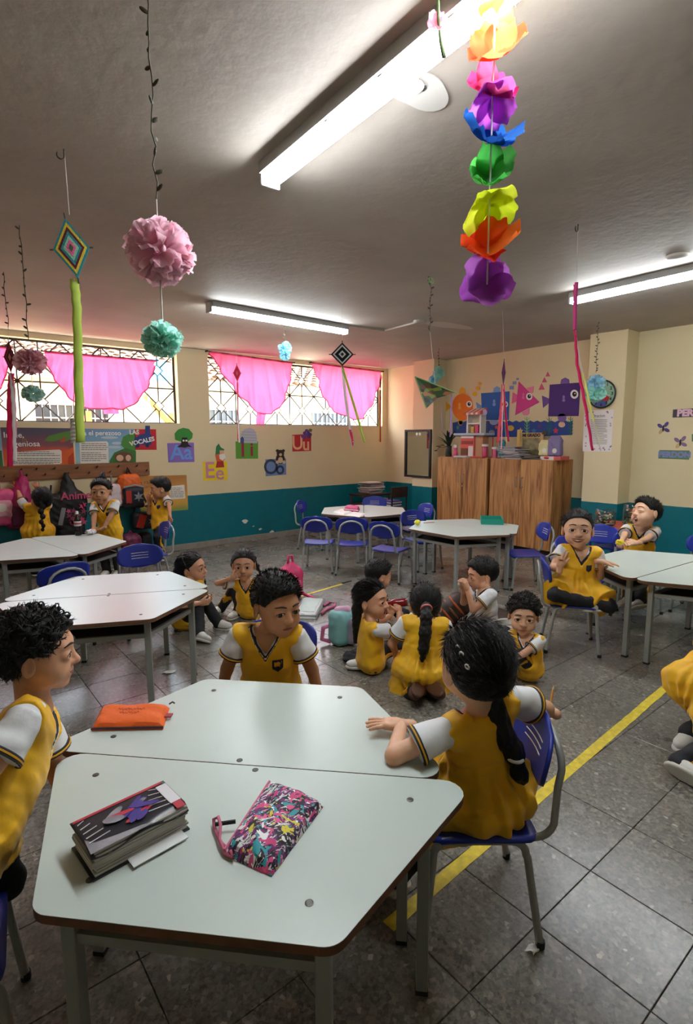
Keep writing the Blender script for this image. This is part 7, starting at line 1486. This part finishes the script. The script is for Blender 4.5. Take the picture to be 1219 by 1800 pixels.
for k, (px, py, lab) in enumerate(((938, 1668, 'torn scrap of white paper by the front chair leg'), (297, 1182, 'crumpled clear wrapper on the floor beside the bluish table'), (547, 990, 'tiny white scrap on the floor before the blue chairs'), (580, 1028, 'tiny white scrap by the yellow line'), (1013, 1100, 'white scrap under the chair of the smiling girl'), (1127, 1117, 'white scrap under the right hand table'), (645, 1177, 'white scrap before the drinking girl'), (735, 984, 'white scrap under the table before the cabinets'))):
    c = PZ(px, py, .004); s_ = .012 if k else .022; s_ = .035 if k == 1 else s_
    b = MB(); b.grid(lambda u, v: tuple(c + np.array([(u - .5) * s_ * 2 + .3 * s_ * math.sin(5 * v), (v - .5) * s_ * 1.3, .003 + .004 * math.sin(7 * u + 4 * v)])), 6, 5); tag(b.build('paper_scrap', mat('scrap_white', '#dcdad4', .6), smooth=True, solid=.0006), lab, 'litter', 'litter on the floor')
c0, c1 = PZ(602, 1025, .006), PZ(618, 1021, .006); tag(MB().cyl(c0, c1, .007, 6).build('dark_stick', mat('stick_dark', '#2a211c', .7)), 'dark stick lying on the short yellow line', 'stick')
# ================================================================ hanging decorations
def zat(xy, py):
    """height at which the vertical through xy crosses picture row py"""
    a = RC.T @ (np.array([xy[0], xy[1], 0]) - CAM0); b = RC.T @ UPV; k = (py - CY) / FPX; return (a[1] - k * a[2]) / (k * b[2] - b[1])
def hang(px, py): p = PZ(px, py, ZC); return p[:2]
M_vine = mat('vine_dark', '#4a4636', .8); M_str = mat('string_white', '#cfc9bd', .6)
def vine(t, xy, z1, z0, seed=0, m=None, n=None, sway=.006):
    r = random.Random(seed); m = m or M_vine; pts = [np.array([xy[0] + r.uniform(-sway, sway), xy[1] + r.uniform(-sway, sway), z1 + (z0 - z1) * k / 12]) for k in range(13)]; pts[0][:2] = xy; pts[-1][:2] = xy
    MB().tube(pts, .0025, 5).build('vine_stem', m, t); k = n or max(4, int((z1 - z0) / .045)); b = None
    for i in range(k):
        f_ = (i + .5) / k * 12; j = min(int(f_), 11); p = pts[j] + (pts[j + 1] - pts[j]) * (f_ - j); a_ = r.uniform(0, 6.28); d = np.array([math.cos(a_), math.sin(a_), r.uniform(.2, .9)]); d = nrm(d); MB().ell(p + d * .013, (.004, .007, .014), 6, 5, R=np.stack([nrm(np.cross(d, [.1, .2, 1])), np.cross(d, nrm(np.cross(d, [.1, .2, 1]))), d], 1)).build('vine_leaf', m, t, smooth=True)
def stringy(t, a, c, r=.0018, m=None): MB().tube([a, c], r, 5).build('string', m or M_str, t)
def pompom(t, c, R_, m, n=95, seed=0, squash=1.0):
    r = np.random.RandomState(seed); b = MB(); c = np.array(c)
    for i in range(n):
        d = nrm(r.normal(size=3)); u = nrm(np.cross(d, r.normal(size=3))); w = np.cross(d, u); wd = R_ * r.uniform(.30, .48); rr_ = R_ * r.uniform(.82, 1.05); ph = r.uniform(0, 6, 4); bend = r.uniform(-.25, .25)
        def fn(a_, v):
            rad = R_ * .15 + (rr_ - R_ * .15) * a_; s_ = (v - .5) * 2 * wd * (a_ ** .75) * (1 - .25 * max(0, a_ - .75) * 4 * abs(2 * v - 1)); ruf = R_ * .07 * a_ * math.sin(9 * v + ph[0] + 2 * a_) + R_ * .05 * a_ * math.sin(17 * v + ph[1])
            q_ = d * (rad - R_ * .10 * a_ * abs(2 * v - 1) ** 2 + R_ * .03 * math.sin(13 * v + ph[2]) * a_) + u * s_ + w * (ruf + bend * R_ * a_ * a_); return (c[0] + q_[0], c[1] + q_[1], c[2] + q_[2] * squash)
        b.grid(fn, 5, 8)
    return b.build('tissue_ball', m, t, smooth=True)
P_pink = paper_mat('tissue_pink', '#ffd3e0', .55); P_mint = paper_mat('tissue_mint', '#c0f2e6', .55); P_dust = paper_mat('tissue_dusty', '#f2c0cb', .5); P_sage = paper_mat('tissue_sage', '#c6e6de', .5); P_cyan = paper_mat('tissue_cyan', '#aee8f6', .5); P_aqua = paper_mat('tissue_aqua', '#bdf0e6', .5)
# big pink ball over a mint ball
xy = hang(257, -25); dz = lambda py: zat(xy, py); sc_ = depth((*xy, 2.2)) / FPX
t = thing('paper_garland', 'large pink tissue ball over a mint one on a leafy string', 'hanging decoration', (*xy, ZC), 'hanging paper balls'); vine(t, xy, ZC, dz(350), 1); stringy(t, (*xy, dz(350)), (*xy, dz(420))); pompom(t, (*xy, dz(443)), 62 * sc_, P_pink, 120, 1, .88); stringy(t, (*xy, dz(470)), (*xy, dz(570)), .003); pompom(t, (*xy, dz(596)), 37 * sc_, P_mint, 110, 2, .88)
xy = hang(34, 396); sc_ = depth((*xy, 2.1)) / FPX; t = thing('paper_garland', 'dusty pink tissue ball over a sage one before the left window', 'hanging decoration', (*xy, ZC), 'hanging paper balls'); vine(t, xy, ZC, dz(600), 2); pompom(t, (*xy, dz(636)), 30 * sc_, P_dust, 90, 3, .75); stringy(t, (*xy, dz(645)), (*xy, dz(680))); pompom(t, (*xy, dz(692)), 19 * sc_, P_sage, 80, 4, .8)
xy = hang(500, 569); sc_ = depth((*xy, 2.4)) / FPX; t = thing('paper_garland', 'small cyan tissue ball hanging before the right window', 'hanging decoration', (*xy, ZC), 'hanging paper balls'); vine(t, xy, ZC, dz(604), 3, n=6); pompom(t, (*xy, dz(613)), 13 * sc_, P_cyan, 70, 5); pompom(t, (*xy, dz(624)), 10 * sc_, P_cyan, 60, 6)
xy = hang(772, 612); sc_ = depth((*xy, 2.4)) / FPX; t = thing('paper_garland', 'aqua tissue balls hanging by the mirror column behind the kite', 'hanging decoration', (*xy, ZC), 'hanging paper balls'); vine(t, xy, ZC, dz(645), 4, n=6); pompom(t, (*xy, dz(657)), 11 * sc_, P_aqua, 70, 7, 1.2); pompom(t, (xy[0] - .02, xy[1] + .08, dz(667)), 9 * sc_, P_cyan, 60, 8)
xy = hang(1053, 566); sc_ = depth((*xy, 2.2)) / FPX; t = thing('paper_garland', 'sky blue tissue ball over an aqua one before the wall clock', 'hanging decoration', (*xy, ZC), 'hanging paper balls'); vine(t, xy, ZC, dz(655), 5, n=18); pompom(t, (*xy, dz(673)), 17 * sc_, paper_mat('tissue_sky', '#c2e8f6', .5), 90, 9, .9); pompom(t, (*xy, dz(692)), 19 * sc_, P_aqua, 90, 10, .85)
# yarn diamonds
def yarn_diamond(t, c, hw, hh, face, cols, sticks=True, roll=0):
    c = np.array(c); n = cdir(face); u = np.cross(n, UPV) * -1; v = UPV; a = math.radians(roll); u, v = u * math.cos(a) + v * math.sin(a), v * math.cos(a) - u * math.sin(a); k = len(cols)
    for i, cc in enumerate(cols):
        o, q_ = 1 - i / k, 1 - (i + 1) / k; b = MB(); z = .004 + .0015 * i; vs = []
        for f_, th in ((o, -z), (o, z), (q_, -z), (q_, z)):
            for x, y in ((1, 0), (0, 1), (-1, 0), (0, -1)): vs.append(c + u * x * hw * f_ + v * y * hh * f_ + n * th)
        for j in range(4):
            e = (j + 1) % 4; b.add([vs[j], vs[e], vs[4 + j], vs[4 + e], vs[8 + j], vs[8 + e], vs[12 + j], vs[12 + e]], [(2, 3, 7, 6), (1, 0, 4, 5), (0, 1, 3, 2), (4, 6, 7, 5)])
        b.build('yarn_band', mat('yarn_' + cc[1:], cc, .9, bump=.6, bscale=120), t)
    if sticks:
        for d, L_ in ((u, hw), (v, hh)): MB().cyl(c - d * L_ * 1.18, c + d * L_ * 1.18, .004, 6).build('stick', M_vine, t)
def ribbon(t, pts, w, m, name='ribbon', twist=.25, seed=0):
    r = random.Random(seed); P_ = [np.array(p) for p in pts]; n = 28; ph = r.uniform(0, 6)
    def at(f_):
        g = f_ * (len(P_) - 1); j = min(int(g), len(P_) - 2); return P_[j] + (P_[j + 1] - P_[j]) * (g - j)
    def fn(u_, v_):
        p = at(u_); a = ph + twist * math.sin(7 * u_ + ph); d = RT * math.cos(a * .35) + FW * math.sin(a * .35); return tuple(p + d * (v_ - .5) * w + FW * .004 * math.sin(40 * u_ + ph) + FW * .006 * (2 * v_ - 1) ** 2)
    return MB().grid(fn, n, 4).build(name, m, t, smooth=True, solid=.0006)
R_lime = paper_mat('crepe_lime', '#c6da6e', .4); R_white = paper_mat('crepe_white', '#dedad8', .4); R_hot = paper_mat('crepe_hot_pink', '#e8427c', .35); R_pale = paper_mat('crepe_pale_pink', '#e9a9bd', .4); R_yel = paper_mat('crepe_yellow', '#dfe08a', .4); R_lil = paper_mat('crepe_lilac', '#b796d2', .35); R_red = paper_mat('crepe_coral', '#e0606a', .35)
def dia(px, py, dep): return D(px, py, dep)
xy = hang(113, 266); dp = depth((*xy, 2.3)); sc_ = dp / FPX; t = thing('yarn_diamond', 'multicoloured yarn diamond with long lime green crepe tails', 'hanging decoration', (*xy, ZC), 'yarn diamonds'); c = D(126, 437, dp)
stringy(t, (*xy, ZC), c + [0, 0, 56 * sc_]); yarn_diamond(t, c, 30 * sc_, 50 * sc_, 165, ['#2f7f86', '#d8bf3a', '#5e1c22', '#2f7f86', '#8ac0a0', '#e0629a', '#4a5a34'], roll=8); b0 = c - UPV * 50 * sc_
ribbon(t, [b0, D(134, 540, dp), D(137, 650, dp), D(140, 778, dp)], 15 * sc_, R_lime, seed=1); ribbon(t, [b0, D(130, 560, dp + .02), D(129, 740, dp + .03)], 6 * sc_, R_pale, seed=2); ribbon(t, [D(130, 735, dp + .03), D(131, 778, dp + .03)], 14 * sc_, R_white, seed=3)
xy = hang(6, 478); dp = depth((*xy, 2.1)); sc_ = dp / FPX; t = thing('yarn_diamond', 'dark red yarn diamond with pink and white tails at the left edge', 'hanging decoration', (*xy, ZC), 'yarn diamonds'); c = D(17, 628, dp); vine(t, xy, ZC, zat(xy, 575), 7); stringy(t, (*xy, zat(xy, 575)), c + [0, 0, 26 * sc_]); yarn_diamond(t, c, 9 * sc_, 27 * sc_, 150, ['#7c2430', '#8e3a3e', '#6a1c26', '#c98a76']); b0 = c - UPV * 27 * sc_
ribbon(t, [b0, D(16, 700, dp), D(17, 820, dp)], 9 * sc_, R_hot, seed=4); ribbon(t, [b0, D(23, 720, dp), D(26, 812, dp)], 8 * sc_, R_white, seed=5); ribbon(t, [b0, D(25, 680, dp + .03), D(28, 770, dp + .03)], 6 * sc_, R_pale, seed=6)
xy = hang(602, 530); dp = depth((*xy, 2.3)); sc_ = dp / FPX; t = thing('yarn_diamond', 'black and white yarn diamond with grey and lime tails before the right window', 'hanging decoration', (*xy, ZC), 'yarn diamonds'); c = D(602, 623, dp); stringy(t, (*xy, ZC), c + [0, 0, 20 * sc_]); yarn_diamond(t, c, 20 * sc_, 20 * sc_, 178, ['#14141a', '#e2e2e0', '#14141a', '#14141a', '#dcdcda', '#2a2a30']); b0 = c - UPV * 21 * sc_
ribbon(t, [b0, D(608, 700, dp), D(618, 770, dp), D(622, 783, dp)], 6 * sc_, R_white, seed=7); ribbon(t, [b0, D(622, 710, dp), D(642, 778, dp)], 5 * sc_, R_lime, seed=8); ribbon(t, [D(616, 755, dp), D(622, 783, dp)], 7 * sc_, R_hot, seed=9)
xy = hang(414, 592); dp = depth((*xy, 2.1)); sc_ = dp / FPX; t = thing('yarn_diamond', 'small crimson yarn diamond with a pink tail before the pulled curtain', 'hanging decoration', (*xy, ZC), 'yarn diamonds'); c = D(417, 656, dp); stringy(t, (*xy, ZC), c + [0, 0, 15 * sc_], .0012); yarn_diamond(t, c, 7 * sc_, 15 * sc_, 175, ['#b0203a', '#8a1a30', '#c8344a']); ribbon(t, [c - UPV * 15 * sc_, D(418, 700, dp), D(419, 775, dp)], 5 * sc_, R_red, seed=10); ribbon(t, [D(418, 720, dp), D(421, 778, dp)], 4 * sc_, R_white, seed=11)
xy = hang(669, 628); dp = depth((*xy, 2.1)); sc_ = dp / FPX; t = thing('yarn_diamond', 'thin red yarn diamond with pink tails at the corner end of the window', 'hanging decoration', (*xy, ZC), 'yarn diamonds'); c = D(669, 673, dp); stringy(t, (*xy, ZC), c + [0, 0, 12 * sc_], .0012); yarn_diamond(t, c, 3 * sc_, 12 * sc_, 120, ['#7a2038', '#a83050']); ribbon(t, [c - UPV * 12 * sc_, D(669, 720, dp), D(669, 777, dp)], 5 * sc_, R_red, seed=12); ribbon(t, [c - UPV * 12 * sc_, D(667, 776, dp)], 4 * sc_, R_yel, seed=13)
xy = hang(884, 545); dp = depth((*xy, 2.1)); sc_ = dp / FPX; t = thing('yarn_diamond', 'narrow dark purple yarn diamond with pink and yellow tails before the blue fish', 'hanging decoration', (*xy, ZC), 'yarn diamonds'); c = D(886, 655, dp); stringy(t, (*xy, ZC), c + [0, 0, 20 * sc_], .0012); yarn_diamond(t, c, 5 * sc_, 20 * sc_, 140, ['#4a1c44', '#5e2250', '#3a1838']); b0 = c - UPV * 20 * sc_
ribbon(t, [b0, D(882, 720, dp), D(876, 778, dp)], 6 * sc_, R_red, seed=14); ribbon(t, [b0, D(889, 720, dp), D(895, 776, dp)], 5 * sc_, R_hot, seed=15); ribbon(t, [b0, D(884, 730, dp), D(882, 790, dp)], 5 * sc_, R_pale, seed=16); ribbon(t, [b0, D(887, 730, dp), D(891, 780, dp)], 3 * sc_, R_yel, seed=17)
xy = hang(1017, 394); dp = depth((*xy, 2.2)); sc_ = dp / FPX; t = thing('ribbon_tails', 'long pink, white and yellow crepe tails hanging near the right lamp', 'hanging decoration', (*xy, ZC)); p0 = D(1014, 497, dp); stringy(t, (*xy, ZC), p0, .0012); MB().tube([p0, D(1012, 540, dp), D(1011, 580, dp)], .012, 6).build('ribbon_knot', mat('knot_magenta', '#b83a78', .8), t)
ribbon(t, [D(1012, 578, dp), D(1016, 640, dp), D(1030, 710, dp), D(1043, 792, dp)], 7 * sc_, R_hot, seed=18); ribbon(t, [D(1012, 578, dp), D(1022, 640, dp), D(1030, 670, dp)], 5 * sc_, R_white, seed=19); ribbon(t, [D(1026, 655, dp), D(1040, 720, dp), D(1055, 780, dp)], 5 * sc_, R_yel, seed=20); ribbon(t, [D(1011, 500, dp), D(1010, 575, dp)], 4 * sc_, R_hot, seed=21); ribbon(t, [D(1044, 740, dp), D(1058, 792, dp)], 3 * sc_, R_white, seed=22)
hook((*xy, ZC), 'iron hook in the ceiling above the pink and yellow tails')
# kite
xy = hang(758, 486); dp = depth((*xy, 2.1)); sc_ = dp / FPX; t = thing('paper_kite', 'printed triangular paper kite with lilac tails hanging by the mirror', 'kite', (*xy, ZC)); MB().tube([np.array([*xy, ZC - .03]) + np.array([.022 * math.cos(a_), .022 * math.sin(a_) * .3, .022 * math.sin(a_)]) for a_ in np.linspace(0, 6.283, 14)[:-1]], .006, 6, close=True).build('green_ring', mat('ring_green', '#7fa86a', .6), t, smooth=True)
vine(t, xy, ZC, zat(xy, 583), 8, n=16); q = [D(730, 662, dp - .03), D(801, 690, dp + .02), D(769, 700, dp + .03), D(750, 718, dp - .02)]; stringy(t, (*xy, zat(xy, 583)), (q[0] + q[1]) / 2)
def kite_material():
    m, nt, b = nodes_of('kite_print'); N = nt.nodes.new; L = nt.links.new; tc = N('ShaderNodeTexCoord'); v = N('ShaderNodeTexVoronoi'); v.inputs['Scale'].default_value = 16; mp = N('ShaderNodeMapping'); mp.inputs['Rotation'].default_value = (.3, .8, .4); mp.inputs['Scale'].default_value = (1, 1, 2.2); L(tc.outputs['Object'], mp.inputs[0]); L(mp.outputs[0], v.inputs[0])
    cr = N('ShaderNodeValToRGB'); sp = N('ShaderNodeSeparateColor'); L(v.outputs['Color'], sp.inputs[0]); L(sp.outputs[0], cr.inputs[0]); E = cr.color_ramp.elements; E[0].color = lin('#3f5a3a'); E[1].color = lin('#c9bda0'); cr.color_ramp.interpolation = 'CONSTANT'
    for p, c_ in ((.2, '#6b4a34'), (.35, '#7d8a3a'), (.5, '#b07a4a'), (.62, '#4a6a7c'), (.72, '#c9a24a'), (.85, '#3a342e')): x = E.new(p); x.color = lin(c_)
    L(cr.outputs[0], b.inputs['Base Color']); b.inputs['Roughness'].default_value = .4; return m
n_ = nrm(np.cross(q[1] - q[0], q[3] - q[0])) * .003; MB().add(q + [a + n_ for a in q], [(0, 3, 2, 1), (4, 5, 6, 7), (0, 1, 5, 4), (1, 2, 6, 5), (2, 3, 7, 6), (3, 0, 4, 7)]).build('kite_sheet', kite_material(), t)
for a, e in ((q[0], q[1]), (q[0], q[3])): MB().cyl(a, e, .005, 6).build('kite_spar', MC['ring_green'], t)
ribbon(t, [D(795, 692, dp), D(794, 730, dp), D(792, 768, dp)], 4 * sc_, R_lil, seed=23); ribbon(t, [D(776, 698, dp), D(777, 740, dp), D(780, 768, dp)], 4 * sc_, R_lil, seed=24)
# ---- garland of tissue flowers
xy = hang(873, -45); dp0 = depth((*xy, 2.5)); t = thing('flower_garland', 'vertical garland of big tissue paper flowers in rainbow colours', 'hanging decoration', (*xy, ZC)); stringy(t, (*xy, ZC), (*xy, zat(xy, 500)), .0028, mat('straw_clear', '#d8dcdc', .3))
def paper_flower(t, c, R_, cols, n=5, tilt=(0, 0, 1), cup=.4, seed=0):
    r = random.Random(seed); w = nrm(tilt); u = nrm(np.cross(w, [.31, .7, .2])); v = np.cross(w, u); fl = None
    for k in range(n):
        a_ = 2 * math.pi * (k + r.uniform(-.12, .12)) / n; d = u * math.cos(a_) + v * math.sin(a_); sd = np.cross(w, d); cu = cup + r.uniform(-.25, .3); L_ = R_ * r.uniform(.88, 1.1); wd = R_ * r.uniform(.52, .66); ph = r.uniform(0, 6); m = paper_mat('flower_' + cols[k % len(cols)][1:], cols[k % len(cols)], .45, .05)
        def fn(x, y):
            q_ = x; wdt = wd * math.sin(math.pi * min(1, .12 + q_ * .80)) ** .7 if q_ < .98 else wd * .55; s_ = (y - .5) * 2; return tuple(c + d * L_ * (q_ * (1 - .12 * s_ * s_)) + sd * wdt * s_ + w * (R_ * cu * q_ ** 1.6 + R_ * .22 * s_ * s_ * q_ - R_ * .05 * math.sin(6 * s_ + ph) * q_))
        MB().grid(fn, 9, 9).build('petal', m, t, smooth=True)
FL = [(869, 14, 36, ['#b9bc3a', '#cfcf62'], (0, 0, -1), .8, 5), (864, 82, 46, ['#ee5a38', '#f4744a'], (-.2, -.7, .5), .25, 5), (857, 150, 44, ['#d8447e', '#e8608c', '#b82a66'], (.3, -.8, .55), .25, 5), (856, 178, 40, ['#a84cb4', '#b868c2'], (.1, -.5, -.8), .35, 5), (860, 232, 48, ['#2860b4', '#1f4c98', '#3a74c8'], (.25, -.6, .75), .45, 5), (851, 300, 38, ['#46a548', '#5cbc58'], (-.1, -.8, .4), .45, 6), (852, 366, 42, ['#b8c826', '#ccd43a'], (.1, -.55, -.75), .45, 5), (847, 424, 46, ['#f0592c', '#e8402e', '#f27a38'], (-.1, -.75, .6), .4, 5), (853, 494, 45, ['#a552b8', '#b56cc6'], (.05, -.98, .1), .2, 6)]
for k, (px, py, rr_, cols, tl, cup, n) in enumerate(FL):
    c = np.array([*xy, zat(xy, py)]); R_ = rr_ * depth(c) / FPX; nn = RT * tl[0] + FW * tl[1] + UPV * tl[2]; fo = thing('flower', '', '', c); del fo['label']; del fo['category']; fo.parent = t; fo.matrix_parent_inverse = Matrix.Translation(-Vector(t.location)); paper_flower(fo, c - nrm(nn) * R_ * (cup * .55 + .08), R_ * 1.15, cols, n, nn, cup, 40 + k)
# twig with a pink flower by the long lamp
xy = hang(770, -30); t = thing('hanging_twig', 'thin green twig with a small pink paper flower before the long lamp', 'hanging decoration', (*xy, ZC)); dpt = depth((*xy, 2.6)); MB().tube([(*xy, ZC), D(771, 30, dpt), D(776, 75, dpt), D(781, 100, dpt)], [.004, .005, .006, .007], 6).build('twig', mat('twig_green', '#7d9a6a', .7), t, smooth=True); paper_flower(t, D(768, 42, dpt), .032, ['#e0708c', '#caa2ae', '#e8b0be'], 5, -FW + UPV * .3, .2, 77)
